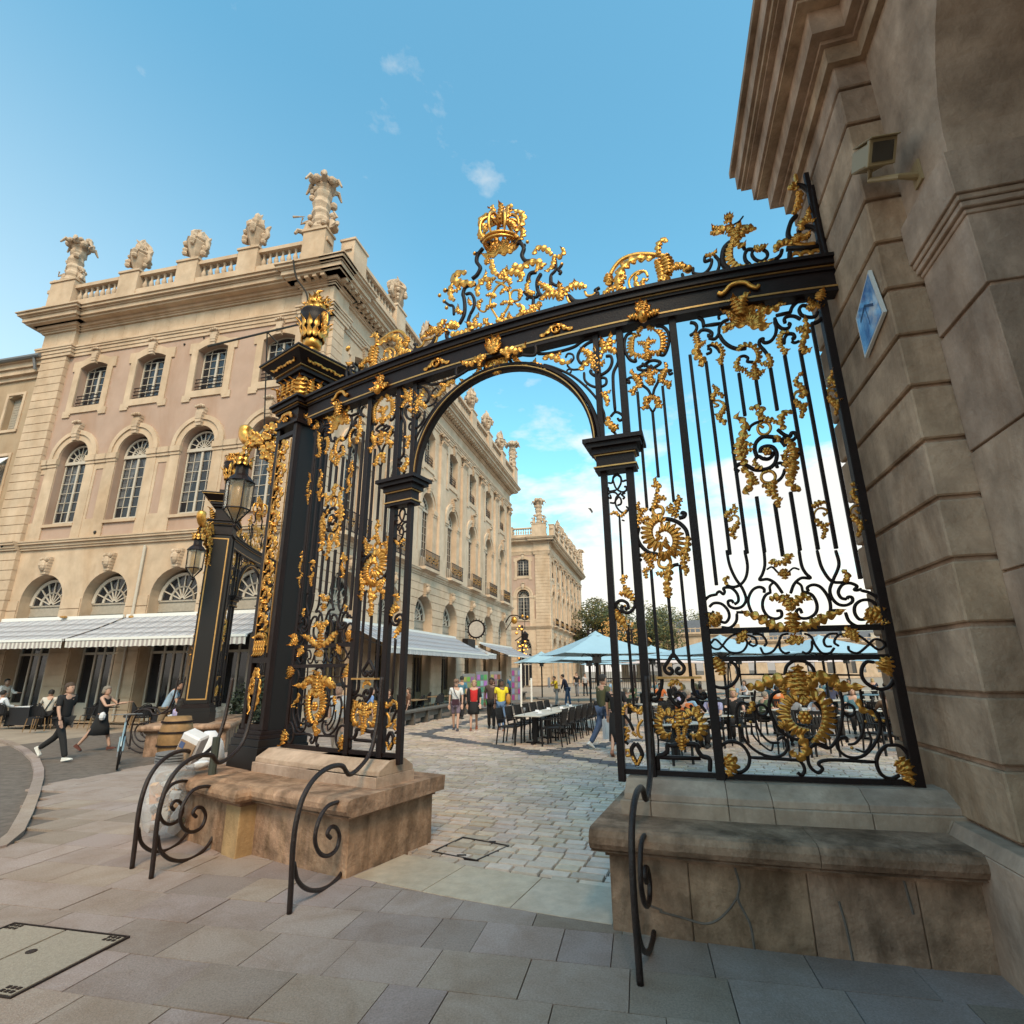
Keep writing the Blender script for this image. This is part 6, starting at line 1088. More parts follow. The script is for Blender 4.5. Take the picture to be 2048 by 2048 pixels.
# -------- roof sculpture
def stone_urn(loc, az, k, label, seed):
    r_ = random.Random(seed); o = empty('roof_urn', loc, R(az), label=label, cat='urn', group='carved stone urns on the balustrades')
    t = MB(); t.lathe([(.26*k, 0), (.26*k, .08*k), (.14*k, .16*k), (.17*k, .28*k), (.27*k, .50*k), (.35*k, .78*k), (.42*k, .95*k), (.36*k, 1.02*k), (.43*k, 1.10*k), (.30*k, 1.15*k)], (0, 0, 0), 14, lob=7, la=.05); t.build('bowl', M['stone2'], o, smooth=False)
    t = MB()
    for sg in (-1, 1):
        t.tube(catmull([(sg*.33*k, 0, .55*k), (sg*.56*k, 0, .7*k), (sg*.52*k, 0, 1.0*k), (sg*.64*k, .05, 1.22*k)], 4), [.1*k]*10+[.08*k, .06*k, .03*k], 6)
    t.build('handles', M['stone2'], o)
    t = MB()
    for i in range(13):
        a = r_.uniform(0, 6.28); rr = r_.uniform(0, .24)*k; h = r_.uniform(.35, 1.05)*k*(1-rr/k); 
        b0 = Vector((rr*math.cos(a), rr*math.sin(a), 1.08*k)); w_ = Vector((r_.uniform(-.2, .2), r_.uniform(-.2, .2), 0))*k
        t.tube(catmull([b0, b0+w_+Vector((0, 0, h*.5)), b0-w_*.3+Vector((0, 0, h))], 3), [.13*k, .15*k, .15*k, .12*k, .09*k, .06*k, .015*k], 5)
    t.build('flames', M['stone2'], o)
    t = MB()
    for i in range(16):
        a = i*.4*math.pi; rr = .40*k; t.ball((rr*math.cos(a), rr*math.sin(a), (.72+.3*math.sin(i*2.3))*k), r_.uniform(.08, .15)*k, 6, 4)
    t.build('garland', M['stone2'], o)
    return o
def statue_group(loc, az, k, label, seed, trumpet=False):
    r_ = random.Random(seed); o = empty('roof_statue', loc, R(az), label=label, cat='statue', group='carved trophies on the balustrades')
    t = MB(); pts_ = [(0, 0, 0), (.05, 0, .7), (-.05, 0, 1.4), (0, 0, 2.2), (.02, 0, 2.9)]
    t.tube(catmull([Vector(p)*k for p in pts_], 5), [(.42+.05*math.sin(i*1.7))*k for i in range(21)], 9); t.build('trunk', M['stone2'], o)
    t = MB()
    for i in range(16):
        a = i*2*math.pi/16+r_.uniform(-.1, .1); rr = r_.uniform(.35, .75)*k; q = Vector((math.cos(a)*rr, math.sin(a)*rr, (2.95+r_.uniform(-.15, .35))*k)); t.ball(q, r_.uniform(.14, .24)*k, 7, 5)
    for i in range(6): a = i*1.05; t.tube([Vector((math.cos(a)*.3, math.sin(a)*.3, 2.9))*k, Vector((math.cos(a)*.8, math.sin(a)*.8, 3.1))*k, Vector((math.cos(a)*1.0, math.sin(a)*1.0, 2.7))*k], [.16*k, .13*k, .05*k], 6)
    t.ball((0, 0, 3.15*k), .4*k, 9, 6); t.build('crowning_leaves', M['stone2'], o)
    for sg, s_ in ((-1, 1.), (1, .85)):     # seated putti on both sides
        b = Vector((sg*.75*k, .05*k, 0)); t = MB()
        t.tube(catmull([b+Vector((0, 0, .1*k)), b+Vector((-sg*.05*k, 0, .5*k*s_)), b+Vector((-sg*.12*k, 0, .95*k*s_))], 4), [.24*k, .25*k, .24*k, .22*k, .21*k, .2*k, .2*k, .16*k, .10*k], 8)
        t.ball(b+Vector((-sg*.12*k, 0, 1.18*k*s_)), .17*k, 8, 6); t.tube([b+Vector((0, -.1*k, .2*k)), b+Vector((sg*.35*k, -.25*k, .25*k)), b+Vector((sg*.4*k, -.35*k, -.0*k))], [.14*k, .11*k, .07*k], 6); t.tube([b+Vector((-sg*.1*k, -.1*k, .85*k*s_)), b+Vector((sg*.25*k, -.2*k, .7*k)), b+Vector((sg*.1*k, -.3*k, .95*k))], [.09*k, .07*k, .05*k], 6)
        if trumpet and sg < 0: t.tube([b+Vector((-.1*k, -.2*k, 1.12*k)), b+Vector((-.75*k, -.2*k, 1.25*k))], [.02*k, .06*k], 6)
        t.build('putto', M['stone2'], o)
    t = MB()
    for i in range(14): t.ball(Vector((r_.uniform(-.5, .5), r_.uniform(-.4, .4), r_.uniform(.2, 2.6)))*k, r_.uniform(.12, .22)*k, 6, 4)
    t.build('drapery', M['stone2'], o)
    return o
zt = ZB['top']
azb = -(AZB+90)
stone_urn(FB(4.3, .53, zt+1.64), azb, 1.2, 'flaming stone urn on the street balustrade, nearest the corner trophy', 1)
stone_urn(FB(7.8, .53, zt+1.64), azb, 1.2, 'flaming stone urn in the middle of the street balustrade', 2)
stone_urn(FB(11.35, .53, zt+1.64), azb, 1.15, 'flaming stone urn on the street balustrade, leftmost', 3)
statue_group(FB(.7, .53, zt+1.99), azb, .98, 'tall carved trophy with trumpeting putto on the palace corner', 4, True)
statue_group(FB(15.7, .53, zt+1.89), azb, .84, 'carved palm trophy at the far left end of the palace balustrade', 5)
nm_ = ['first', 'second', 'third', 'fourth', 'fifth', 'sixth']
for i, u in enumerate((5.32, 9.77, 14.22, 18.67, 23.12, 27.57)): stone_urn(FA(u, .53, zt+1.64), -AZA+90, 1.2, 'stone urn on the square side balustrade, %s from the corner trophy' % nm_[i], 10+i)
statue_group(FA(32.2, .53, zt+1.89), -AZA+90, .85, 'carved palm trophy at the far end of the near palace roof', 17)
# -------- far palace across the side street
C1 = Vector((5.1, 76.1, 0)); FB2 = frame(C1, dB, nB); FA2 = frame(C1, dA, nA)
pav2 = empty('far_pavilion', label='distant matching palace with a balustrade and a row of roof urns, beyond the near palace', cat='building', group='stone palaces round the square')
facade(pav2, FB2, 0, 16.8, [3.7, 7.3, 10.9, 14.3], 'B', dict(quoin=[(0, 1.9, .18)], pil=[], ped=[(.1, 2.2, 1.75), (5, 6, 1.4), (8.5, 9.5, 1.4)]), False, endcap=(1, 1), dent=False, hwg=1.05)
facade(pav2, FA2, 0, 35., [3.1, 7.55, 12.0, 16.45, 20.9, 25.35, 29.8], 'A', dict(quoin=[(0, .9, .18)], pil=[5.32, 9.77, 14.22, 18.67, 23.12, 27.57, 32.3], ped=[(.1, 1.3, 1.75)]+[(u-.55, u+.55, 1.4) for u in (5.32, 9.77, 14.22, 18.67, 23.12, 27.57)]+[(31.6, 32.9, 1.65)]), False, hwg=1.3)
t = MB(); t.add([FB2(.5, -1.7, 0), FB2(16.6, -1.7, 0), FB2(16.6, -30, 0), FA2(34.9, -14, 0), FA2(34.9, -1.7, 0), FA2(1.5, -1.7, 0)]+[FB2(.5, -1.7, 20.4), FB2(16.6, -1.7, 20.4), FB2(16.6, -30, 20.4), FA2(34.9, -14, 20.4), FA2(34.9, -1.7, 20.4), FA2(1.5, -1.7, 20.4)], [(0, 1, 7, 6), (1, 2, 8, 7), (2, 3, 9, 8), (3, 4, 10, 9), (4, 5, 11, 10), (5, 0, 6, 11)]); t.build('inner_walls', M['dark'], pav2)
t = MB(); t.add([FB2(0, .2, 20.43), FB2(16.8, .2, 20.43), FB2(16.8, -30, 20.43), FA2(35, -14, 20.43), FA2(35, .2, 20.43)], [(0, 1, 2, 3, 4)]); t.build('roof', M['roofgrey'], pav2)
t = MB(); t.quad(FA2(35, 0, 0), FA2(35, -14, 0), FA2(35, -14, 20.4), FA2(35, 0, 20.4)); t.build('side_wall', M['stone'], pav2)
statue_group(FB2(1.1, .53, zt+1.99), azb, 1.1, 'tall trophy on the corner of the distant palace', 21)
for i, u in enumerate((5.32, 9.77, 14.22, 18.67, 23.12, 27.57)): stone_urn(FA2(u, .53, zt+1.64), -AZA+90, 1.25, 'urn on the distant palace roof, %s behind its corner trophy' % nm_[i], 30+i)
statue_group(FA2(32.2, .53, zt+1.89), -AZA+90, .9, 'trophy at the far end of the distant palace roof', 27)
# -------- lower house at the left edge
ann = empty('side_street_house', label='lower ochre house at the left edge with a propped open white shutter', cat='building')
FN = frame(FB(16.82, -.25, 0), dB, nB)
t = MB(); edges = [0, 3.3, 6.9, 12]; bz = [1.75, 5.0, 8.6]
M['ochre'] = mat('ochre_render', (.40, .29, .19), .9, var=.1, vscale=1.2, bump=.12, bscale=50, stains=.14, stainscale=.8)
for cu, a, b in zip(bz, edges, edges[1:]):
    wall_bay(t, FN, a, b, 13.6, 17.2, cu, .5, 14.3, 16.2, 'seg', .15, 0, .35); wall_bay(t, FN, a, b, 9.6, 13.6, cu, .62, 10.3, 12.6, 'seg', .2, 0, .35); wall_bay(t, FN, a, b, 4.6, 9.6, cu, .62, 5.4, 8.2, 'seg', .2, 0, .35); wall_bay(t, FN, a, b, 0, 4.6, cu, .9, .1, 3.2, 'seg', .3, 0, .35)
t.build('wall', M['ochre'], ann)
t = MB(); t.quad(FN(0, -.4, 0), FN(12, -.4, 0), FN(12, -.4, 17), FN(0, -.4, 17)); t.build('inner_wall', M['dark'], ann)
t = MB(); stepped(t, FN, 0, 12, 17.2, [(.25, .12), (.3, .3), (.3, .42), (.1, .55)], 0, 1); t.build('eaves', M['stone'], ann)
t = MB(); t.tube([FN(-.05, .62, 18.2), FN(12, .62, 18.2)], .12, 8); t.tube([FN(.35, .6, 18.1), FN(.35, .42, 17.5)], .07, 6); t.build('gutter', M['grey'], ann)
t = MB(); t.hexa([FN(0, .6, 18.15), FN(12, .6, 18.15), FN(12, -8, 18.15), FN(0, -8, 18.15), FN(0, .5, 18.25), FN(12, .5, 18.25), FN(12, -8, 20.6), FN(0, -8, 20.6)]); t.build('roof', M['roofgrey'], ann)
t = MB(); t.box(2.2, 3.0, -2.2, -1.5, 18.2, 20.4, FN); t.box(2.15, 3.05, -2.25, -1.45, 20.4, 20.55, FN); t.lathe([(.25, 0), (.22, .5), (.20, .55)], FN(2.6, -1.85, 20.55), 10); t.build('chimney', M['stone'], ann)
for cu in bz:
    for (zs_, zt_, hw_) in ((14.3, 16.35, .5), (10.3, 12.8, .62), (5.4, 8.4, .62)):
        t = MB(); t.box(cu-hw_-.16, cu-hw_, -.02, .05, zs_-.15, zt_, FN); t.box(cu+hw_, cu+hw_+.16, -.02, .05, zs_-.15, zt_, FN); t.box(cu-hw_-.16, cu+hw_+.16, -.02, .08, zs_-.15, zs_, FN); t.box(cu-hw_-.16, cu+hw_+.16, -.02, .05, zt_, zt_+.15, FN); t.build('window_surround', M['stone'], ann)
        t = MB(); t.box(cu-hw_, cu-.02, -.33, -.29, zs_, zt_, FN); t.box(cu+.02, cu+hw_, -.33, -.29, zs_, zt_, FN)
        for i in range(12): z_ = zs_+.1+i*(zt_-zs_-.2)/12; t.box(cu-hw_+.08, cu-.08, -.29, -.275, z_, z_+.08, FN); t.box(cu+.08, cu+hw_-.08, -.29, -.275, z_, z_+.08, FN)
        t.build('shutter', M['wood'] if zs_ > 14 else M['wframe'], ann)
t = MB(); P = [FN(1.1, .05, 12.7), FN(2.4, .05, 12.7), FN(2.4, 1.5, 10.7), FN(1.1, 1.5, 10.7)]; t.add(P+[Vector(p)+Vector((0, 0, -.05)) for p in P], [(0, 1, 2, 3), (4, 5, 6, 7), (0, 1, 5, 4), (1, 2, 6, 5), (2, 3, 7, 6), (3, 0, 4, 7)]); t.build('propped_shutter', M['white'], ann)
t = MB(); t.tube([FN(2.0, .1, 8.9), FN(1.2, 2.0, 7.4)], .03, 6); t.build('flag_staff', M['whitep'], ann)
# ================================================================ STONE BUILDING AT THE RIGHT EDGE
K0 = Vector((3.15, 3.84, 0)); FR = frame(K0, dA, nA)         # FR(v along the wall, w into the building, z)
rb_ = empty('corner_building', label='weathered grey stone corner building filling the right edge, with rusticated pier, cornice and arched window', cat='building')
VC = 1.75; WW = .28
t = MB(); t.box(.04, VC-.04, .04, 2.5, -.05, 7.6, FR); t.build('pier_core', M['old'], rb_)
z = .79+.0; k_ = 0
zj = [.79, 1.24, 1.69, 2.16, 2.62, 3.08, 3.54, 4.0, 4.46, 4.91, 5.38, 5.84, 6.28, 6.73, 7.17, 7.6]
for a, b in zip(zj, zj[1:]):
    sp = .9 if k_ % 2 else VC
    t = MB(); t.box(0, VC, 0, 1.6, a+.018, b-.018, FR); t.build('rusticated_block', M['old'], rb_, bevel=.012); k_ += 1
# wall along the street, with the great arched window
R_ = 2.0; ZS = 5.48; VJ = -.68; VCN = VJ-R_
t = MB(); n = 24
arc = [(VCN+R_*math.cos(math.pi*i/n), ZS+R_*math.sin(math.pi*i/n)) for i in range(n+1)]
q = lambda *a: t.quad(*[FR(*p) for p in a])
for (a, b), (c, d) in zip(arc, arc[1:]): q((a, WW, b), (c, WW, d), (c, WW, 7.6), (a, WW, 7.6))
q((0, WW, ZS), (VJ, WW, ZS), (VJ, WW, 7.6), (0, WW, 7.6)); q((VJ-2*R_, WW, 0), (-12, WW, 0), (-12, WW, 7.6), (VJ-2*R_, WW, 7.6))
for (a, b), (c, d) in zip(arc, arc[1:]): q((a, WW, b), (c, WW, d), (c, 1.15, d), (a, 1.15, b))
q((VJ-2*R_, WW, .8), (VJ-2*R_, WW, ZS), (VJ-2*R_, 1.15, ZS), (VJ-2*R_, 1.15, .8))
t.build('upper_wall', M['old2'], rb_)
lower = [(.80, 1.62), (1.64, 2.50), (2.52, 3.40), (3.42, 4.36), (4.395, 5.02)]
for a, b in lower:
    t = MB(); t.box(VJ+.0, -.001, WW, 1.15, a, b, FR); t.build('wall_block', M['old2'], rb_, bevel=.005)
t = MB(); t.box(VJ+.02, -.01, WW+.03, 1.1, .8, 5.02, FR); t.build('wall_core', M['old'], rb_)
for (z0, z1, e) in ((4.96, 5.0, .015), (5.0, 5.05, .04), (5.05, 5.10, .055), (5.10, 5.48, .075)):
    t = MB(); t.box(VJ-e, -.002, WW-e, 1.15, z0, z1-.002, FR); t.build('impost', M['old2'], rb_, bevel=.006)
# window in the arch
wn = MB(); wo = .98
ra = lambda r: [(VCN+r*math.cos(math.pi*i/n), ZS+r*math.sin(math.pi*i/n)) for i in range(n+1)]
def band(mb, r0, r1, w0, w1):
    A, B = ra(r0), ra(r1)
    for i in range(n): mb.hexa([FR(A[i][0], w1, A[i][1]), FR(A[i+1][0], w1, A[i+1][1]), FR(B[i+1][0], w1, B[i+1][1]), FR(B[i][0], w1, B[i][1]), FR(A[i][0], w0, A[i][1]), FR(A[i+1][0], w0, A[i+1][1]), FR(B[i+1][0], w0, B[i+1][1]), FR(B[i][0], w0, B[i][1])])
band(wn, 1.88, 1.99, wo-.10, wo+.1); band(wn, 1.76, 1.85, wo-.04, wo+.1)
for e, (z0, z1) in ((.0, (5.30, 5.40)), (.05, (5.42, 5.50)), (.02, (5.52, 5.58))): wn.box(VJ-2*R_+.02, VJ-.03, wo-.12-e, wo+.1, z0, z1, FR)
wn.box(VJ-.13, VJ-.02, wo-.08, wo+.1, .85, 5.3, FR); wn.box(VJ-2*R_+.02, VJ-2*R_+.13, wo-.08, wo+.1, .85, 5.3, FR)
wo_ = wn.build('arched_window', M['wframe'], rb_)
mn = MB()
for i in range(1, 8):
    a = math.pi*i/8; c_, s_ = math.cos(a), math.sin(a); P = [(VCN+r*c_+sg*.03*s_, ZS+r*s_-sg*.03*c_) for r, sg in ((.5, 1), (.5, -1), (1.80, -1), (1.80, 1))]
    mn.hexa([FR(a_, wo+.03, b_) for a_, b_ in P]+[FR(a_, wo-.03, b_) for a_, b_ in P])
band(mn, 1.14, 1.20, wo-.03, wo+.03)
for v in (-1.6, -2.68, -3.7): mn.box(v-.03, v+.03, wo-.03, wo+.03, .85, 5.3, FR)
for z_ in (1.8, 2.7, 3.6, 4.5): mn.box(VJ-2*R_+.1, VJ-.1, wo-.03, wo+.03, z_-.025, z_+.025, FR)
mn.build('glazing_bars', M['wframe'], wo_)
t = MB(); t.add([FR(a, wo+.0, b) for a, b in ra(1.85)], [tuple(range(n+1))]); t.quad(FR(VJ-.1, wo, .8), FR(VJ-2*R_+.1, wo, .8), FR(VJ-2*R_+.1, wo, 5.3), FR(VJ-.1, wo, 5.3)); t.build('pane', M['glass'], wo_)
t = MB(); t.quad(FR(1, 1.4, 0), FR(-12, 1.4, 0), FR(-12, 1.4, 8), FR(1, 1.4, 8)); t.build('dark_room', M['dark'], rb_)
# plinth
zq = [(VC, .62), (.60, -.42), (-.44, -1.6), (-1.62, -3.0), (-3.02, -12)]
for a, b in zq:
    t = MB(); P = [(b, -.15), (a, -.15), (a, 1.2), (b, 1.2)]
    t.hexa([FR(v_, w_, -.05) for v_, w_ in P]+[FR(v_, w_, .70) for v_, w_ in P]); t.build('plinth_stone', M['old2'], rb_, bevel=.006)
    t = MB(); t.hexa([FR(b, -.15, .705), FR(a, -.15, .705), FR(a, 1.2, .705), FR(b, 1.2, .705), FR(b, -.10, .79), FR(a, -.10, .79), FR(a, 1.2, .79), FR(b, 1.2, .79)]); t.build('plinth_cap', M['old2'], rb_, bevel=.004)
# entablature: returns round the pier and steps back over the wall
EP = [(7.46, 7.66, .06), (7.66, 7.71, .10), (7.71, 8.00, .19), (8.00, 8.04, .30), (8.04, 8.30, .33), (8.30, 8.34, .40), (8.34, 8.42, .44), (8.42, 8.70, .48), (8.70, 8.80, .54)]
for (z0, z1, e) in EP:
    t = MB(); t.box(-e, VC+e, -e, 3., z0+.0, z1-.002, FR); t.box(-14, -e-.001, WW-e, 3., z0, z1-.002, FR); t.build('cornice_member', M['old'], rb_)
t = MB(); t.box(-14, VC+.5, -.5, 6, 8.76, 8.80, FR); t.build('roof_lead', M['grey'], rb_)
t = MB(); t.quad(FR(VC, 0.05, 0), FR(VC, 6, 0), FR(VC, 6, 8.7), FR(VC, .05, 8.7)); t.build('square_side_wall', M['old2'], rb_)
# blue diamond shaped sign with a sky picture
sg_ = empty('diamond_sign', label='blue and white sky picture on a diamond shaped panel, fixed to the grey stone pier', cat='sign')
def cloudpic():
    m = bpy.data.materials.new('sky_print'); m.use_nodes = True; t = m.node_tree; b = t.nodes['Principled BSDF']; b.inputs['Roughness'].default_value = .2; b.inputs['Coat Weight'].default_value = .3
    g_ = t.nodes.new('ShaderNodeNewGeometry'); n = N(t, 'ShaderNodeTexNoise', i_Scale=3.4, i_Detail=7., i_Roughness=.6); t.links.new(g_.outputs['Position'], n.inputs['Vector'])
    r = t.nodes.new('ShaderNodeValToRGB'); e = r.color_ramp.elements; e[0].position = .40; e[0].color = (.02, .11, .36, 1); e[1].position = .68; e[1].color = (.62, .66, .72, 1); c = e.new(.54); c.color = (.16, .34, .62, 1)
    t.links.new(n.outputs[0], r.inputs[0]); t.links.new(r.outputs[0], b.inputs['Base Color']); return m
dv = [(.42, 5.18), (.66, 4.86), (.50, 4.55), (.20, 4.90)]
D = [(.22, 5.22), (.56, 5.02), (.60, 4.62), (.04, 4.74)]
D = [(.10, 5.20), (.60, 5.10), (.56, 4.62), (.06, 4.74)]
t = MB(); D = [(.13, 5.22), (.56, 5.03), (.55, 4.60), (.04, 4.73)]
t.hexa([FR(a, -.012, b) for a, b in D]+[FR(a, -.040, b) for a, b in D]); t.build('panel', M['whitep'], sg_)
cx2 = (sum(a for a, b in D)/4, sum(b for a, b in D)/4); D2 = [(cx2[0]+(a-cx2[0])*.93, cx2[1]+(b-cx2[1])*.93) for a, b in D]
t = MB(); t.quad(*[FR(a, -.0425, b) for a, b in D2]); t.build('picture', cloudpic(), sg_)
t = MB(); P0, P1 = (.21, 4.96), (.47, 4.98)
for a, b, c, d, w_ in ((.17, 4.90, .33, 5.00, .03), (.33, 5.00, .47, 4.93, .025), (.33, 5.0, .30, 4.80, .04)):
    t.hexa([FR(a, -.043, b-w_/2), FR(c, -.043, d-w_/2), FR(c, -.043, d+w_/2), FR(a, -.043, b+w_/2), FR(a, -.0445, b-w_/2), FR(c, -.0445, d-w_/2), FR(c, -.0445, d+w_/2), FR(a, -.0445, b+w_/2)])
t.build('printed_bird', mat('print_navy', (.015, .04, .12), .3), sg_)
# box spotlight on a beige bracket
sc_ = empty('wall_spotlight', label='beige box spotlight on a bracket arm, high on the stone wall at right', cat='spotlight')
cc = Vector(FR(-.28, .0, 6.02)); ax = (dA*.25-nA*.75+Vector((0, 0, .0))).normalized()
fx = Vector((-.15, -.80, -.58)).normalized(); upv = Vector((0, 0, 1)); sx_ = fx.cross(upv).normalized(); ux = sx_.cross(fx).normalized()
def CF(a, b, c): return cc+(sx_*a+fx*b+ux*c)*1.1
t = MB(); t.box(-.085, .085, -.16, .12, -.075, .085, CF); t.build('housing', M['beige'], sc_, bevel=.012)
t = MB(); t.box(-.095, .095, .12, .16, -.085, .095, CF); t.box(-.1, .1, -.12, .2, .095, .105, CF); t.build('hood', M['beige'], sc_, bevel=.008)
t = MB(); t.box(-.07, .07, .155, .168, -.06, .07, CF); t.build('front_glass', M['glass'], sc_)
t = MB(); b0 = CF(0, -.02, -.09); b1 = Vector(FR(-.30, WW-.005, 5.72)); t.tube([CF(0, -.02, -.07), CF(0, -.02, -.15), b1+Vector((-.16, 0.0, .0)), b1], [.022, .022, .024, .034], 8); t.build('bracket_arm', M['beige'], sc_)
t = MB(); t.box(-.36, -.24, WW-.02, WW-.001, 5.64, 5.84, FR); t.build('mounting_plate', M['beige'], sc_)
# ================================================================ AWNINGS
def awning(F, u0, u1, z0, z1, o1, val, label, stripe, solid, group, sc_on_top=True):
    o = empty('awning', label=label, cat='awning', group=group); n = max(4, int((u1-u0)/.5)); t = MB()
    for i in range(n):
        a, b = u0+(u1-u0)*i/n, u0+(u1-u0)*(i+1)/n
        for k_ in range(4):
            f0, f1 = k_/4, (k_+1)/4; sg = lambda f: -.05*math.sin(math.pi*f)
            t.quad(F(a, .06+(o1-.06)*f0, z0+(z1-z0)*f0+sg(f0)), F(b, .06+(o1-.06)*f0, z0+(z1-z0)*f0+sg(f0)), F(b, .06+(o1-.06)*f1, z0+(z1-z0)*f1+sg(f1)), F(a, .06+(o1-.06)*f1, z0+(z1-z0)*f1+sg(f1)))
    cv_ = t.build('canvas', solid, o, smooth=True); sm_ = cv_.modifiers.new('thick', 'SOLIDIFY'); sm_.thickness = .015
    t = MB(); m_ = int((u1-u0)/.10)
    for i in range(m_):
        a, b = u0+(u1-u0)*i/m_, u0+(u1-u0)*(i+1)/m_
        zb = lambda u: z1-val+.03*abs(math.sin((u-u0)*math.pi/.32)); w_ = lambda u: o1+.012*math.sin(u*9)
        t.quad(F(a, o1+.005, z1-.05), F(b, o1+.005, z1-.05), F(b, w_(b), zb(b)), F(a, w_(a), zb(a)))
    v_ = t.build('valance', stripe, o); sm_ = v_.modifiers.new('thick', 'SOLIDIFY'); sm_.thickness = .01
    t = MB(); t.box(u0, u1, o1-.07, o1+.03, z1-.07, z1+.02, F); t.box(u0, u1, .02, .14, z0-.04, z0+.10, F); t.build('front_bar', M['whitep'], o)
    t = MB()
    for u in (u0+.15, (u0+u1)/2, u1-.15): t.tube([F(u, .1, z0-.35), F(u+.5, o1*.5, (z0+z1)/2-.35), F(u, o1-.05, z1-.08)], .025, 5)
    t.build('folding_arm', M['grey'], o)
    return o
SB = stripe_mat('striped_canvas_street', (dB.x, dB.y), .20, (.62, .585, .53), (.335, .285, .27), .5)
SBt = stripe_mat('fine_striped_canvas', (dB.x, dB.y), .20, (.34, .335, .36), (.47, .45, .46), .5)
SA = stripe_mat('striped_canvas_square', (dA.x, dA.y), .16, (.60, .57, .55), (.36, .35, .37), .5)
SAt = mat('grey_blue_canvas', (.32, .33, .37), .85, var=.06, vscale=2)
awning(FB, 8.45, 17.5, 4.28, 3.22, 2.5, .34, 'striped awning over the left end of the street cafe, left of the dark gap', SB, SBt, 'striped awnings over the cafe')
awning(FB, .4, 8.28, 4.28, 3.22, 2.5, .34, 'striped awning over the street cafe, from the dark gap to behind the gate', SB, SBt, 'striped awnings over the cafe')
awning(FA, 3.0, 17.45, 4.15, 2.98, 2.5, .30, 'long grey blue awning with striped valance on the square side, nearest the gate', SA, SAt, 'awnings on the square side')
awning(FA, 22.9, 33.0, 4.05, 3.10, 2.5, .10, 'plain grey blue awning on the square side, far end', SAt, SAt, 'awnings on the square side')
awning(FA, 20.2, 22.4, 3.75, 3.15, 1.6, .35, 'small pale awning between the two long ones', SA, SA, 'awnings on the square side')
# clock-like round shop sign in its dark frame, and bracket lantern on the facade
cs_ = empty('round_shop_sign', label='round pale disc in a dark spiky frame above the awning on the square facade', cat='sign')
c = Vector(FA(19.6, .9, 4.9))
t = MB(); t.tube([c+dA*0+nA*(.62*math.cos(a))*1+Vector((0, 0, .62*math.sin(a))) for a in [i*math.pi/10 for i in range(20)]], .06, 6, closed=True)
for i in range(20): a = i*math.pi/10; d = nA*math.cos(a)+Vector((0, 0, math.sin(a))); t.tube([c+d*.62, c+d*.80], [.05, .01], 5)
t.tube([c+nA*(-.6), c+nA*(-.95)], .03, 5); t.build('frame', M['iron'], cs_)
t = MB(); t.add([c-dA*.03+nA*(.56*math.cos(a))+Vector((0, 0, .56*math.sin(a))) for a in [i*math.pi/12 for i in range(24)]]+[c+dA*.03+nA*(.56*math.cos(a))+Vector((0, 0, .56*math.sin(a))) for a in [i*math.pi/12 for i in range(24)]], [tuple(range(24)), tuple(range(47, 23, -1))]+[(i, (i+1) % 24, 24+(i+1) % 24, 24+i) for i in range(24)]); t.build('disc', mat('disc_grey', (.45, .40, .36), .6, var=.2, vscale=6), cs_)
t = MB(); t.box(18.9, 20.6, .1, .5, 3.3, 4.2, FA); t.build('box', M['black'], cs_)
bl_ = empty('bracket_lantern', label='large hanging lantern on a gilded bird bracket at the corner of the square facade', cat='lantern')
c = Vector(FA(30.9, 1.9, 4.9))
t = MB(); t.tube(catmull([FA(30.9, .05, 6.3), FA(30.9, .5, 6.9), FA(30.9, 1.2, 6.9), FA(30.9, 1.9, 6.5), FA(30.9, 2.2, 6.6)], 6), .06, 6); t.tube([FA(30.9, .05, 5.6), FA(30.9, .9, 6.8)], .04, 5); t.tube([c+Vector((0, 0, .75)), FA(30.9, 1.9, 6.5)], .03, 5); t.build('bracket', M['iron'], bl_)
t = MB(); t.ball(FA(30.9, .9, 6.5), .3, 8, 6, (1, 1, 1.2)); t.ball(FA(30.9, 1.7, 6.85), .16, 7, 5); t.ball(FA(30.9, 2.15, 6.75), .14, 7, 5); t.build('gilded_bird', M['gold'], bl_, smooth=True)
t = MB(); t.lathe([(.08, -.1), (.22, 0), (.32, .5), (.30, .52), (.08, .72), (.05, .8)], c-Vector((0, 0, .2)), 6); t.build('roof', M['iron'], bl_)
t = MB(); t.lathe([(.05, -.06), (.20, 0.02), (.30, .48)], c-Vector((0, 0, .2)), 6); t.build('glass_body', mat('milky_glass', (.55, .52, .46), .3), bl_)
t = MB()
for i in range(6): a = R(60*i); d = Vector((math.cos(a), math.sin(a), 0)); t.tube([c+d*.22-Vector((0, 0, .19)), c+d*.33+Vector((0, 0, .3))], .02, 5)
t.build('cage', M['iron'], bl_)
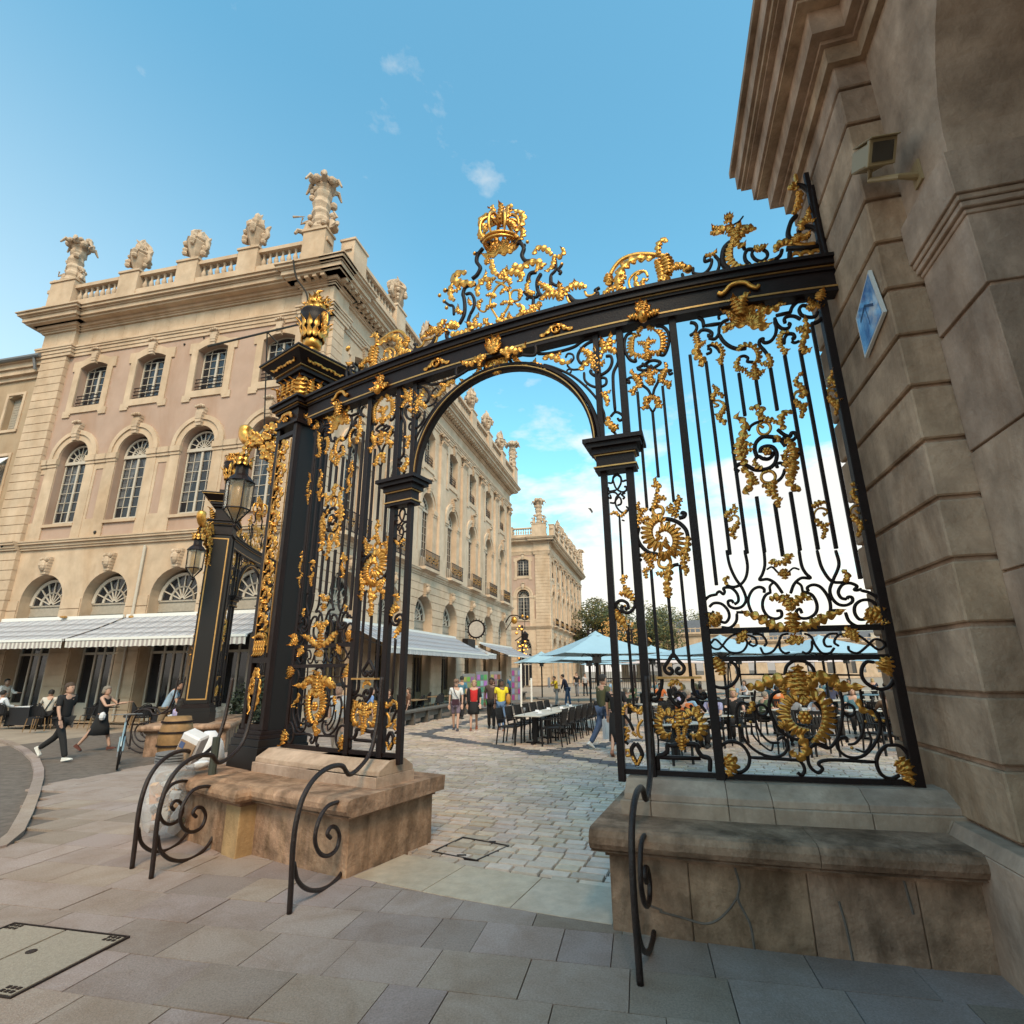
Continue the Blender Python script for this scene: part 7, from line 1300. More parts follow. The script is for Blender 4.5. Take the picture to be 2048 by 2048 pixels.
# ================================================================ PARASOLS
def parasol(x, y, half, ztip, zedge, label, mt='parasol', rot=12, group='large square parasols on the square'):
    o = empty('parasol', (x, y, 0), R(rot), label=label, cat='parasol', group=group); t = MB(); n = 5; dz = ztip-zedge
    def P(a, f): # a in 0..4 around, f 0 centre..1 edge
        k_ = int(a) % 4; fr = a-int(a); cs = [(-1, -1), (1, -1), (1, 1), (-1, 1)]; c0, c1 = cs[k_], cs[(k_+1) % 4]
        xx, yy = c0[0]+(c1[0]-c0[0])*fr, c0[1]+(c1[1]-c0[1])*fr; s = f
        return (xx*half*s, yy*half*s, zedge+dz*(1-f)**1.12-.05*math.sin(math.pi*fr)*f*(1 if f > .5 else 0)*half*.5)
    fs_ = [0.0, .12, .35, .6, .85, 1.0]
    for a in range(4):
        for s_ in range(4):
            for f0, f1 in zip(fs_, fs_[1:]): t.quad(P(a+s_/4, f0), P(a+min((s_+1)/4, .9999), f0), P(a+min((s_+1)/4, .9999), f1), P(a+s_/4, f1))
    c_ = t.build('canopy', M[mt], o, smooth=False); s2 = c_.modifiers.new('thick', 'SOLIDIFY'); s2.thickness = .012
    t = MB(); t.lathe([(.001, ztip+.09), (.09, ztip+.03), (half*.16, ztip-.06), (half*.17, ztip-.10)][::-1], (0, 0, 0), 8); t.build('vent_cap', M[mt], o)
    t = MB(); t.tube([(0, 0, 0), (0, 0, ztip)], .05, 8); t.build('pole', M['black'], o)
    for i in range(8):
        a = i*.5; q = P(a, .96); q2 = P(a, .5); t = MB(); t.tube([(0, 0, ztip-.04), (q[0], q[1], q[2]-.02)], .014, 4); t.tube([(0, 0, zedge-.15), (q2[0], q2[1], q2[2]-.02)], .018, 4); t.build('rib', M['black'], o)
    t = MB(); t.box(-.12, .12, -.12, .12, zedge-.28, zedge+.08); t.build('hub', M['grey'], o)
    t = MB(); t.box(-.4, .4, -.4, .4, 0, .09); t.build('base', M['grey'], o)
    return o
parasol(2.85, 19.2, 1.62, 3.12, 2.42, 'biggest pale blue parasol, right of the passage with its struts showing, nearest the camera')
parasol(2.05, 41.0, 1.75, 3.2, 2.5, 'small looking pale blue parasol far down the square beside the palace')
parasol(3.9, 29.0, 2.1, 3.15, 2.4, 'pale blue parasol just behind the biggest one')
PL = [(8.0, 21.5, 1.9, 'parasol', 'pale blue parasol seen through the left part of the right gate panel'), (12.2, 22.2, 1.9, 'parasol', 'pale blue parasol in the middle behind the right gate panel'), (16.3, 22.6, 2.0, 'parasol', 'pale blue parasol behind the right end of the gate panel, by the wall'), (7.4, 30, 2, 'parasol', 'pale blue parasol in the second row, seen past the narrow gate panel'), (13.2, 33, 2.2, 'parasol', 'pale blue parasol in the second row behind the gold cartouche'), (19.5, 33, 2.2, 'parasol', 'pale blue parasol in the second row near the wall'), (5.6, 38, 2, 'parasol', 'distant pale blue parasol low beside the big parasol pole'), (11.5, 44, 2.3, 'parapink', 'pinkish parasol far off, left of the gold plume'), (17.6, 46, 2.3, 'parapink', 'pinkish parasol far off, under the gate frieze'), (24.5, 47, 2.4, 'parapink', 'pinkish parasol far off, rightmost near the wall'), (8.8, 50, 2.3, 'parasol', 'tiny pale parasol at the back of the terrace'), (29, 42, 2.3, 'parasol', 'pale blue parasol glimpsed at the right post')]
for (x, y, h_, mt_, lb) in PL: parasol(x, y, h_, 3.1, 2.45, lb, mt_, rng.uniform(5, 25))
# ================================================================ PEOPLE
HANDM = None
def hand_mesh():
    t = MB(); t.box(-.035, .035, -.012, .012, -.09, 0)
    for i, (x, l) in enumerate(((-.028, .065), (-.010, .078), (.010, .072), (.027, .056))): t.hexa([(x-.007, -.006, -.088-l), (x+.007, -.006, -.088-l), (x+.007, .004, -.088-l), (x-.007, .004, -.088-l), (x-.009, -.009, -.088), (x+.009, -.009, -.088), (x+.009, .009, -.088), (x-.009, .009, -.088)])
    t.hexa([(.045, .004, -.095), (.060, .004, -.095), (.060, .02, -.095), (.045, .02, -.095), (.028, -.008, -.02), (.04, -.008, -.03), (.04, .012, -.03), (.028, .012, -.02)])
    return t
def skin_obj(name, verts, edges, rad, mt, par, sub=1, root=0):
    me = bpy.data.meshes.new(name); me.from_pydata(verts, edges, []); me.materials.append(mt)
    o = link_mesh(me, name, par); sk = o.modifiers.new('skin', 'SKIN'); sk.use_smooth_shade = True
    if not me.skin_vertices: 
        me.attributes
    ls = me.skin_vertices[0].data if len(me.skin_vertices) else None
    if ls:
        for i, r_ in enumerate(rad): ls[i].radius = r_ if isinstance(r_, tuple) else (r_, r_); ls[i].use_root = (i == root)
    s2 = o.modifiers.new('sub', 'SUBSURF'); s2.levels = sub; s2.render_levels = sub
    return o
def limb(mb, pts, rad, n=8): mb.tube(pts, rad, n)
def person(loc, face, H, label, top=('white', (.6, .6, .6)), bottom=('dark', (.02, .02, .03)), hair='dark', hairlen=0, skin=0, sleeve=.5, shorts=0, dress=0, legs=((8, 0), (-8, 0)), arms=((5, 10), (-5, 10)), lean=0, sit=False, group='people on the square', shoe=(.02, .02, .02), headturn=0, headdown=0, props=None, low=True, open_front=None):
    """figure facing +Y of its own frame; legs/arms = (swing forward, bend) in degrees for left, right"""
    k = H/1.75; o = empty('person', loc, 0, label=label, cat='person', group=group); o.rotation_euler = (0, 0, R(-face))
    SK = SKIN[skin]
    def V(x, y, z): return Vector((x*k, y*k, z*k))
    def fk(p, ang, l): a = R(ang); return p+Vector((0, math.sin(a), -math.cos(a)))*l*k
    lg = []
    hipz = .47+.08 if sit else .92
    for sd, (sw, bd) in zip((-1, 1), legs):
        if sit: sw, bd = 86, 86
        h_ = V(sd*.095, 0, 0); kn = fk(h_, sw, .44); an = fk(kn, sw-bd, .43); lg.append([h_, kn, an])
    if not sit: hz = -min(q[2].z for q in lg)+.065*k
    else: hz = hipz*k
    off = Vector((0, 0, hz)); lg = [[p+off for p in q] for q in lg]
    la = R(lean); up = Vector((0, math.sin(la), math.cos(la))); hp = off.copy()
    ch = hp+up*.30*k; nk = hp+up*.53*k; hd0 = nk+up*.09*k
    sh = [nk-up*.05*k+Vector((sd*.185*k, 0, 0)) for sd in (-1, 1)]
    ar = []
    for sd, s_, (sw, bd) in zip((-1, 1), sh, arms):
        el = fk(s_+Vector((sd*.02*k, 0, 0)), sw+lean*.3, .28); el.x += sd*.03*k; wr = fk(el, sw+bd+lean*.3, .25); wr.x -= sd*.0*k; ar.append([s_, el, wr])
    # one continuous body surface: torso, neck and limbs grown from a skeleton
    vv = [hp, hp+up*.14*k, ch, nk-up*.05*k, nk+up*.03*k]; ee = [(0, 1), (1, 2), (2, 3), (3, 4)]; rr = [(.145*k, .10*k), (.125*k, .09*k), (.15*k, .105*k), (.13*k, .085*k), (.055*k, .055*k)]
    for q in lg:
        b = len(vv); vv += [q[0]-Vector((0, 0, .04*k)), q[1], q[2]]; ee += [(0, b), (b, b+1), (b+1, b+2)]; rr += [.082*k, .055*k, .038*k]
    for q in ar:
        b = len(vv); vv += [q[0], q[1], q[2]]; ee += [(3, b), (b, b+1), (b+1, b+2)]; rr += [.052*k, .038*k, .026*k]
    skin_obj('body', vv, ee, rr, SK, o)
    hm = hand_mesh(); 
    for q in ar:
        d = (q[2]-q[1]).normalized(); rot = Vector((0, 0, -1)).rotation_difference(d).to_matrix()
        t = MB(); t.add([q[2]+rot @ (Vector(p)*k*1.05) for p in hm.v], hm.f); t.build('hand', SK, o)
    # head with face
    ht = Matrix.Rotation(R(headturn), 3, 'Z') @ Matrix.Rotation(R(-headdown), 3, 'X'); hc = hd0+up*.055*k+Vector((0, .015*k, 0))
    HP = lambda x, y, z: hc+ht @ V(x, y, z)
    t = MB(); n = 12
    prof = [(.030, -.118, .02), (.055, -.105, .012), (.068, -.07, .006), (.074, -.02, 0), (.078, .03, -.004), (.072, .075, -.006), (.05, .105, -.006), (.012, .118, -.006)]
    vs = []
    for (r_, z_, yo) in prof:
        for i in range(n): a = 2*math.pi*i/n; vs.append(HP(r_*math.cos(a), yo+r_*1.22*math.sin(a), z_))
    t.add(vs, [(i*n+j_, i*n+(j_+1) % n, (i+1)*n+(j_+1) % n, (i+1)*n+j_) for i in range(len(prof)-1) for j_ in range(n)]+[tuple(range(n-1, -1, -1)), tuple(range((len(prof)-1)*n, len(prof)*n))])
    t.add([HP(-.014, .082, -.03), HP(.014, .082, -.03), HP(0, .118, -.028), HP(0, .088, .02)], [(0, 1, 2), (0, 2, 3), (1, 3, 2)])
    for sd in (-1, 1): t.ball(HP(sd*.078, .0, -.005), .022*k, 6, 4, (.5, .8, 1.3))
    hd = t.build('head', SK, o, smooth=True)
    t = MB(); 
    for sd in (-1, 1): t.ball(HP(sd*.030, .080, .012), .010*k, 5, 3)
    t.build('eyes', HAIR['dark'], hd); t = MB(); t.box(-.024, .024, 0, .006, -.004, .004, lambda a, b, c_: HP(a, .082+b, -.062+c_)); t.build('mouth', CL.get('lip') or cloth('lip', (.30, .09, .07)), hd)
    t = MB(); vs = []; hp2 = [(.080, -.03 if not hairlen else -.06), (.088, .02), (.084, .07), (.064, .11), (.02, .132)]
    for (r_, z_) in hp2:
        for i in range(n):
            a = 2*math.pi*i/n; fr = math.sin(a) > .35; zz_ = z_ if not fr else max(z_, .055+.0*z_); r2 = r_*(1.04+.05*math.sin(i*3.3)); vs.append(HP(r2*math.cos(a), -.012+r2*1.22*math.sin(a)*(.93 if fr else 1), zz_))
    t.add(vs, [(i*n+j_, i*n+(j_+1) % n, (i+1)*n+(j_+1) % n, (i+1)*n+j_) for i in range(len(hp2)-1) for j_ in range(n)]+[tuple(range((len(hp2)-1)*n, len(hp2)*n))])
    if hairlen:
        for i in range(7):
            a = R(200+i*23.3); l = hairlen*(1+.1*math.sin(i*2.)); p0 = HP(.075*math.cos(a), -.01+.085*math.sin(a), .03)
            t.tube([p0, p0+V(0, -.015, -.06-l*.4), p0+V(0.01*math.cos(a), 0.0, -.06-l)], [.030*k, .034*k, .014*k], 6)
    t.build('hair', HAIR[hair], o, smooth=True)
    # clothing: shells a little larger than the body
    tm = cloth(*top); bm2 = cloth(*bottom)
    def shell(name, mt, par, segs, sub=1):
        vv2, ee2, rr2 = segs; return skin_obj(name, vv2, ee2, rr2, mt, par, sub)
    vv2 = [hp-up*.04*k, hp+up*.12*k, ch, nk-up*.06*k, nk-up*.01*k]; ee2 = [(0, 1), (1, 2), (2, 3), (3, 4)]; rr2 = [(.165*k, .125*k), (.15*k, .112*k), (.172*k, .125*k), (.15*k, .10*k), (.075*k, .07*k)]
    for q in ar:
        b = len(vv2); e_ = q[0].lerp(q[1], min(1, sleeve*2)) if sleeve < .5 else (q[1] if sleeve < .75 else q[1])
        if sleeve > 0:
            vv2 += [q[0], q[0].lerp(q[1], min(1., sleeve*1.6))]; ee2 += [(3, b), (b, b+1)]; rr2 += [.072*k, .060*k]
            if sleeve > .75: vv2.append(q[1].lerp(q[2], .85)); ee2.append((b+1, b+2)); rr2.append(.045*k)
        else: vv2 += [q[0]]; ee2 += [(3, b)]; rr2 += [.058*k]
    shell('shirt' if not dress else 'dress', tm, o, (vv2, ee2, rr2))
    if open_front:
        t = MB(); F_ = lambda a, b, c_: hp+Vector((a*k, (b)*k, 0))+up*c_*k; t.box(-.05, .05, .118, .135, .0, .44, F_); t.build('undershirt', cloth('undershirt_white', (.55, .54, .52)), o)
    if dress:
        t = MB(); c0_ = hp+up*.05*k; ym = (lg[0][1].y+lg[1][1].y)/2; zb = hp.z-dress*k; sp = abs(lg[0][1].y-lg[1][1].y)/2
        vs = []; m_ = 14
        for i, (f, rx, ry) in enumerate(((0, .16, .12), (.25, .19, .15), (.6, .20, .16+sp*.4), (1, .21, .17+sp*.6))):
            for j_ in range(m_):
                a = 2*math.pi*j_/m_; wv = 1+.05*math.sin(j_*3+i) ; vs.append(Vector((rx*k*math.cos(a)*wv, c0_.y*(1-f)+ym*f*.8+ry*k*math.sin(a)*wv, c0_.z+(zb-c0_.z)*f)))
        t.add(vs, [(i*m_+j_, i*m_+(j_+1) % m_, (i+1)*m_+(j_+1) % m_, (i+1)*m_+j_) for i in range(3) for j_ in range(m_)]+[tuple(range(3*m_, 4*m_))]); t.build('skirt', bm2 if dress < .5 and bottom[0] != top[0] else tm, o, smooth=True)
    if not dress:
        vv3 = [hp+up*.02*k]; ee3 = []; rr3 = [(.155*k, .118*k)]
        for q in lg:
            b = len(vv3); e_ = q[2]+Vector((0, 0, .0)) if not shorts else q[1].lerp(q[0], .1)
            if shorts: vv3 += [q[0]-Vector((0, 0, .03*k)), e_]; ee3 += [(0, b), (b, b+1)]; rr3 += [.105*k, .085*k]
            else: vv3 += [q[0]-Vector((0, 0, .03*k)), q[1], q[2]]; ee3 += [(0, b), (b, b+1), (b+1, b+2)]; rr3 += [.102*k, .075*k, .062*k]
        shell('trousers' if not shorts else 'shorts', bm2, o, (vv3, ee3, rr3))
    sm2 = cloth('shoe%d' % int(shoe[0]*1000), shoe)
    for q, (sw, bd) in zip(lg, legs):
        ang = 0 if sit else max(-50, min(25, (sw-bd)*.9)) if (sw-bd) < 0 else (sw-bd)*.5
        a = R(ang); fy = Vector((0, math.cos(a), math.sin(a))); uz = Vector((0, -math.sin(a), math.cos(a))); F_ = lambda x, y, z: q[2]+Vector((x*k, 0, 0))+fy*y*k+uz*z*k
        t = MB(); t.hexa([F_(-.045, -.07, -.065), F_(.045, -.07, -.065), F_(.05, .17, -.065), F_(-.05, .17, -.065), F_(-.035, -.055, .02), F_(.035, -.055, .02), F_(.03, .15, -.03), F_(-.03, .15, -.03)]); t.build('shoe', sm2, o, bevel=.008)
    o['_k'] = k
    return o, dict(hands=[q[2] for q in ar], hp=hp, ch=ch, up=up, k=k, wr=ar)
def prop(par, name, mb, mt, **kw): return mb.build(name, mt, par, **kw)
W_ = ('white', (.62, .61, .60)); BK = ('black', (.012, .011, .012)); JN = ('denim', (.09, .15, .26))
# walkers on the left
p, q = person((-10.62, 13.62, 0), 96, 1.80, 'man in black clothes and white shoes striding right at far left', BK, BK, 'brown', legs=((-26, 30), (24, 4)), arms=((-10, 20), (12, 12)), sleeve=.5, shoe=(.62, .60, .56), skin=0, group='passers-by on the street')
p, q = person((-10.95, 15.35, 0), 84, 1.66, 'grey haired woman in a sleeveless black dress holding up a phone', BK, BK, 'grey', .06, dress=.50, legs=((20, 2), (-24, 12)), arms=((52, 45), (40, 60)), sleeve=0, shoe=(.10, .03, .02), group='passers-by on the street')
t = MB(); h_ = q['hands'][1]; t.box(-.04, .04, .05, .062, -.02, .13, lambda a, b, c_: h_+Vector((a, b, c_))); t.build('phone', M['black'], p)
t = MB(); t.ball(q['hp']+Vector((.2, .12, .0)), .09, 8, 5, (1, .8, 1.2)); t.build('handbag', M['white'], p)
p, q = person((-9.75, 16.05, 0), 62, 1.78, 'man in a light blue polo shirt leaning over a cafe table, behind the bicycle', ('skyblue', (.28, .38, .48)), ('khaki', (.22, .16, .10)), 'dark', legs=((4, 4), (-10, 5)), arms=((30, 20), (15, 20)), sleeve=.45, lean=22, shorts=1, group='guests of the street cafe')
# street cafe: seated and standing behind
p, q = person((-21.6, 24.2, 0), 100, 1.80, 'waiter in a white shirt with a dark brace, standing at the far left edge', W_, BK, 'dark', arms=((30, 60), (20, 70)), sleeve=.9, group='guests of the street cafe')
p, q = person((-19.6, 21.9, 0), 10, 1.76, 'man in a bright white shirt seated with his back turned, far left', ('brightwhite', (.68, .70, .74)), BK, 'dark', sit=True, arms=((25, 60), (25, 60)), sleeve=.9, group='guests of the street cafe')
p, q = person((-17.5, 21.6, 0), -40, 1.80, 'seated man with a brace across his pale back, behind the striding man', ('cream', (.55, .50, .44)), BK, 'dark', sit=True, arms=((30, 50), (30, 50)), sleeve=.5, lean=12, group='guests of the street cafe')
t = MB(); t.tube(catmull([q['hp']+Vector((-.1, -.13, .05)), q['ch']+Vector((0, -.14, 0)), q['ch']+Vector((.08, -.12, .2))], 4), .018, 5); t.build('brace', M['black'], p)
p, q = person((-9.05, 15.6, 0), 30, 1.62, 'girl with long brown hair seated beside the black pillar with gilt frame', ('rust', (.30, .16, .10)), BK, 'brown', .22, sit=True, sleeve=.2, group='guests of the street cafe')
p, q = person((-8.75, 15.1, 0), 20, 1.64, 'girl in a lilac top with dark hair seated against the gilt framed pillar', ('lilac', (.42, .36, .55)), BK, 'dark', .2, sit=True, sleeve=.4, group='guests of the street cafe')
# the four strollers
p, q = person((-1.96, 19.5, 0), 182, 1.66, 'woman in a white blouse, cap and patterned shorts, leftmost of the four strollers', W_, ('pattern', (.16, .12, .16)), 'brown', 0, shorts=1, legs=((14, 2), (-10, 8)), sleeve=.5, group='people walking through the square', shoe=(.06, .05, .06))
t = MB(); t.lathe([(.10, 0), (.095, .05), (.05, .09), (.01, .1)], Vector((0, 0, 1.56)), 10); t.box(-.07, .07, .06, .17, 1.565, 1.58); t.build('cap', cloth('cap', (.20, .12, .08)), p)
t = MB(); t.box(-.12, .12, .10, .16, .82, 1.0); t.tube([(-.1, .13, 1.0), (.02, .16, 1.2), (.1, .08, 1.42)], .012, 5); t.build('waist_bag', cloth('plum', (.04, .012, .022)), p)
p, q = person((-1.36, 19.6, 0), 178, 1.64, 'woman in a red top, black cardigan and short black skirt', ('red', (.50, .02, .02)), BK, 'blond', .05, dress=.38, legs=((-14, 14), (12, 2)), sleeve=0, arms=((8, 12), (-8, 10)), group='people walking through the square', shoe=(.22, .07, .04))
t = MB(); 
for sd in (-1, 1): t.tube(catmull([q['ch']+Vector((sd*.17, .0, -.28)), q['ch']+Vector((sd*.18, .02, 0)), q['ch']+Vector((sd*.15, .0, .19))], 4), .062, 7); t.tube([q['wr'][0 if sd < 0 else 1][0], q['wr'][0 if sd < 0 else 1][1]], .062, 7)
t.build('cardigan', cloth(*BK), p, smooth=True)
p, q = person((-.78, 20.1, 0), 185, 1.70, 'man in a dark patterned shirt and black trousers, between the red and yellow tops', ('darkpattern', (.07, .045, .035)), BK, 'dark', 0, skin=2, legs=((6, 2), (-5, 4)), sleeve=.5, group='people walking through the square')
p, q = person((-.42, 19.4, 0), 184, 1.66, 'woman in a bright yellow T-shirt and blue jeans with a tan shoulder bag', ('yellow', (.75, .60, .03)), JN, 'dark', .24, skin=2, legs=((12, 0), (-10, 8)), sleeve=.4, headturn=60, arms=((4, 8), (-6, 12)), group='people walking through the square', shoe=(.25, .12, .08))
t = MB(); t.ball((-.24, .02, .98), .14, 8, 6, (.6, 1, 1.3)); t.tube([(-.2, .02, 1.1), (-.15, .0, 1.4)], .014, 5); t.build('shoulder_bag', cloth('tan', (.45, .20, .04)), p)
t = MB(); t.hexa([(-.36, -.06, .50), (-.22, -.06, .50), (-.22, .06, .50), (-.36, .06, .50), (-.34, -.03, .78), (-.24, -.03, .78), (-.24, .03, .78), (-.34, .03, .78)]); t.build('carrier_bag', M['white'], p)
# man with the carrier bag and the woman by the gate
p, q = person((2.30, 14.7, 0), 62, 1.82, 'man in an open green jacket and jeans holding a pale paper bag', ('olive', (.085, .085, .04)), ('darkdenim', (.05, .08, .15)), 'dark', 0, legs=((-16, 20), (12, 0)), sleeve=.95, arms=((5, 10), (-5, 10)), group='people walking through the square', shoe=(.60, .60, .58), open_front=True)
t = MB(); b0 = q['hands'][1]+Vector((.02, 0, -.12)); t.hexa([b0+Vector(v_) for v_ in ((-.05, -.24, -.52), (.05, -.24, -.52), (.05, .20, -.52), (-.05, .20, -.52), (-.06, -.23, -.06), (.06, -.23, -.06), (.06, .19, -.06), (-.06, .19, -.06))]); t.tube(catmull([b0+Vector((0, -.1, -.06)), b0+Vector((0, 0, .03)), b0+Vector((0, .1, -.06))], 4), .008, 5); t.build('paper_bag', mat('bag_paper', (.52, .50, .50), .7, var=.06, vscale=5), p)
p, q = person((2.42, 13.6, 0), 20, 1.70, 'fair haired woman in a long black dress right behind the gate post', BK, BK, 'blond', .18, dress=.60, legs=((-14, 16), (14, 2)), sleeve=.5, headturn=40, group='people walking through the square', shoe=(.25, .12, .05))
# further off
p, q = person((2.44, 32.4, 0), 250, 1.65, 'waitress in a yellow top holding an open white menu', ('mustard', (.66, .48, .03)), ('palegrey', (.4, .4, .4)), 'dark', 0, skin=1, lean=12, arms=((40, 40), (40, 40)), group='people further along the square')
t = MB(); h_ = q['hands'][0]; t.box(-.02, .3, .02, .04, -.1, .45, lambda a, b, c_: h_+Vector((a-.1, b, c_))); t.build('menu', M['white'], p)
p, q = person((3.05, 32.3, 0), 285, 1.78, 'man in a dark jacket and jeans bending beside the waitress', ('navy', (.015, .02, .045)), JN, 'dark', 0, lean=22, sleeve=.9, group='people further along the square')
p, q = person((5.0, 45, 0), 200, 1.80, 'distant man in a dark top and grey trousers with a stroller', BK, ('midgrey', (.16, .16, .18)), 'dark', 0, legs=((8, 2), (-8, 4)), group='people further along the square')
p, q = person((5.7, 45.3, 0), 160, 1.72, 'distant person in a pale coat beside the palace base', ('palecoat', (.40, .37, .36)), BK, 'brown', 0, group='people further along the square')
p, q = person((-.16, 34.5, 0), 30, 1.72, 'person in a bright blue top and brown shorts by the card rack', ('blue', (.05, .22, .42)), ('brownshorts', (.14, .07, .04)), 'grey', 0, shorts=1, group='people further along the square')
p, q = person((-2.2, 24.2, 0), 20, 1.74, 'man in a teal shirt behind the strollers', ('teal', (.06, .16, .22)), BK, 'dark', 0, group='people further along the square')
p, q = person((-.9, 24.5, 0), 200, 1.62, 'woman in a grey patterned top behind the red top', ('greypat', (.14, .13, .13)), BK, 'brown', .1, group='people further along the square')
p, q = person((-3.75, 12.3, 0), 200, 1.70, 'person in a white shirt glimpsed through the left gate panel', ('offwhite', (.60, .57, .55)), ('beige', (.35, .26, .2)), 'dark', 0, legs=((10, 0), (-10, 6)), group='people walking through the square')
# ================================================================ CHAIRS AND TABLES
def slat_chair():
    o = empty('terrace_chair'); k = M['black']
    for (x, y) in ((-.24, .24), (.24, .24)): t = MB(); t.box(x-.02, x+.02, y-.02, y+.02, 0, .66); t.build('leg', k, o)
    for x in (-.24, .24): t = MB(); t.tube([(x, -.30, 0), (x, -.24, .45), (x, -.34, .92)], .021, 4); t.build('leg', k, o)
    t = MB(); t.box(-.24, .24, -.24, .25, .43, .46); t.build('seat', k, o)
    t = MB(); t.box(-.22, .22, -.345, -.32, .84, .92); t.box(-.22, .22, -.30, -.275, .52, .57)
    for i in range(6): x = -.19+i*.076; t.hexa([(x-.025, -.30, .56), (x+.025, -.30, .56), (x+.025, -.28, .56), (x-.025, -.28, .56), (x-.025, -.34, .85), (x+.025, -.34, .85), (x+.025, -.32, .85), (x-.025, -.32, .85)])
    t.build('backrest', k, o)
    for x in (-.24, .24): t = MB(); t.box(x-.02, x+.02, -.28, .26, .645, .67); t.build('armrest', k, o)
    return o
def rattan_chair(mt='rattan'):
    o = empty('bistro_chair')
    for (x, y) in ((-.2, .2), (.2, .2), (-.18, -.2), (.18, -.2)): t = MB(); t.tube([(x*1.1, y*1.1, 0), (x*.9, y*.9, .45)], .016, 5); t.build('leg', M['rattan'], o)
    t = MB(); t.lathe([(.001, .44), (.22, .44), (.225, .47), (.001, .475)], (0, 0, 0), 12); t.build('seat', M['blackcloth'], o)
    t = MB(); P = [(.21*math.cos(R(a)), .21*math.sin(R(a))-.02, .47+.42*math.sin(R((a-180)))**.5*1. if False else 0) for a in range(180, 361, 20)]
    pts_ = [(.23*math.cos(R(a)), .21*math.sin(R(a))-.03, .47+.44*max(0, math.sin(R(a-180)))**.6) for a in range(180, 361, 20)]
    t.tube(pts_, .016, 5)
    for (x, y, z_) in pts_[1:-1]: t.tube([(x*.95, y*.95, .47), (x, y, z_)], .008, 4)
    vs = [(x*.97, y*.97, .50) for x, y, z_ in pts_]+[(x*.99, y*.99, max(.5, z_-.03)) for x, y, z_ in pts_]; n = len(pts_); t.add(vs, [(i, i+1, n+i+1, n+i) for i in range(n-1)]); t.build('backrest', M['blackcloth'], o)
    return o
used = {}
def place(proto, key, x, y, rz, label, cat, group):
    if key not in used: o = proto; used[key] = 1
    else: o = copy_tree(proto)
    o.location = (x, y, 0); o.rotation_euler = (0, 0, R(rz)); tag(o, label, cat, group); return o
SCH = slat_chair(); RCH = rattan_chair()
bpy.context.view_layer.update()
def table(x, y, lx, ly, rz, label, top='parasol_t', group='cafe tables', things=0, ped=True, h=.75, name='cafe_table'):
    o = empty(name, (x, y, 0), R(rz), label=label, cat='table', group=group)
    t = MB(); t.box(-lx/2, lx/2, -ly/2, ly/2, h-.03, h); t.build('tabletop', M[top], o, bevel=.006)
    ns = max(1, round(lx/1.2))
    for i in range(ns):
        cx3 = -lx/2+lx*(i+.5)/ns; t = MB(); t.box(cx3-.05, cx3+.05, -.05, .05, .04, h-.03); t.box(cx3-.28, cx3+.28, -.035, .035, 0, .04); t.box(cx3-.035, cx3+.035, -.25, .25, 0, .041); t.build('pedestal', M['black'], o)
    return o
TDX = Vector((.44, 15.57, 0)); tdir = Vector((.36, .93, 0)).normalized(); trz = math.degrees(math.atan2(tdir.y, tdir.x))
tsd = Vector((tdir.y, -tdir.x, 0))
tcen = Vector((1.28, 17.7, 0)); LT = table(tcen.x, tcen.y, 5.2, .75, trz, 'long pale topped table laid for many guests, left of the big parasol', group='laid tables on the square', name='long_table')
for i in range(10):
    u = -2.4+i*.53; gl = empty('table_setting' if i % 3 else 'wine_glass', tcen+tdir*u+tsd*(.12 if i % 2 else -.14)+Vector((0, 0, .75)), label=('white plate with folded napkin, %s on the long table' if i % 3 else 'clear wine glass, %s on the long table') % (['nearest', 'second', 'third', 'fourth', 'fifth', 'sixth', 'seventh', 'eighth', 'ninth', 'farthest'][i]), cat='tableware', group='things laid on the long table')
    t = MB()
    if i % 3: t.lathe([(.001, 0), (.08, .0), (.12, .012), (.118, .016), (.001, .008)], (0, 0, 0), 12); t.build('plate', M['white'], gl); t = MB(); t.box(-.05, .05, -.02, .02, .012, .07); t.build('napkin', M['white'], gl)
    else: t.lathe([(.03, 0), (.006, .01), (.006, .08), (.035, .12), (.03, .19)], (0, 0, 0), 10); t.build('bowl', M['grey'], gl, smooth=True)
on = ['nearest', 'second nearest', 'third', 'fourth', 'fifth', 'sixth', 'seventh', 'farthest']
for i in range(7):
    u = -2.25+i*.72
    for sd, nm2 in ((-1, 'left'), (1, 'right')):
        c = tcen+tdir*u+tsd*(sd*.62); ang = trz+(90 if sd > 0 else -90)
        place(SCH, 'sch', c.x, c.y, ang-90 if False else (trz if sd > 0 else trz+180), 'black slatted armchair on the %s side of the long table, %s from the gate' % (nm2, on[i]), 'chair', 'black terrace chairs')
# terrace with timber bench fence along the palace
for i, (a, b) in enumerate((((-4.2, 20.2), (-2.9, 25.6)), ((-2.75, 26.2), (-1.6, 31.0)), ((-.6, 34.6), (.75, 40.5)))):
    a, b = Vector((*a, 0)), Vector((*b, 0)); d = (b-a); l = d.length; d.normalize(); F = frame(a, d, Vector((d.y, -d.x, 0)))
    o = empty('timber_barrier', label=['grey timber bench barrier along the terrace, nearest the gate', 'second grey timber barrier, behind the strollers', 'distant timber barrier near the small parasol'][i], cat='barrier', group='timber barriers along the terrace')
    t = MB(); t.box(0, l, -.2, .2, .44, .52, F); t.build('top_beam', M['benchwood'], o, bevel=.01); t = MB(); t.box(0, l, -.05, .05, .20, .435, F); t.build('side_board', M['benchwood'], o)
    for j_ in range(int(l/1.4)+1): t = MB(); t.box(j_*1.4, j_*1.4+.14, -.16, .16, 0, .438, F); t.build('post', M['benchwood'], o)
gi = 0
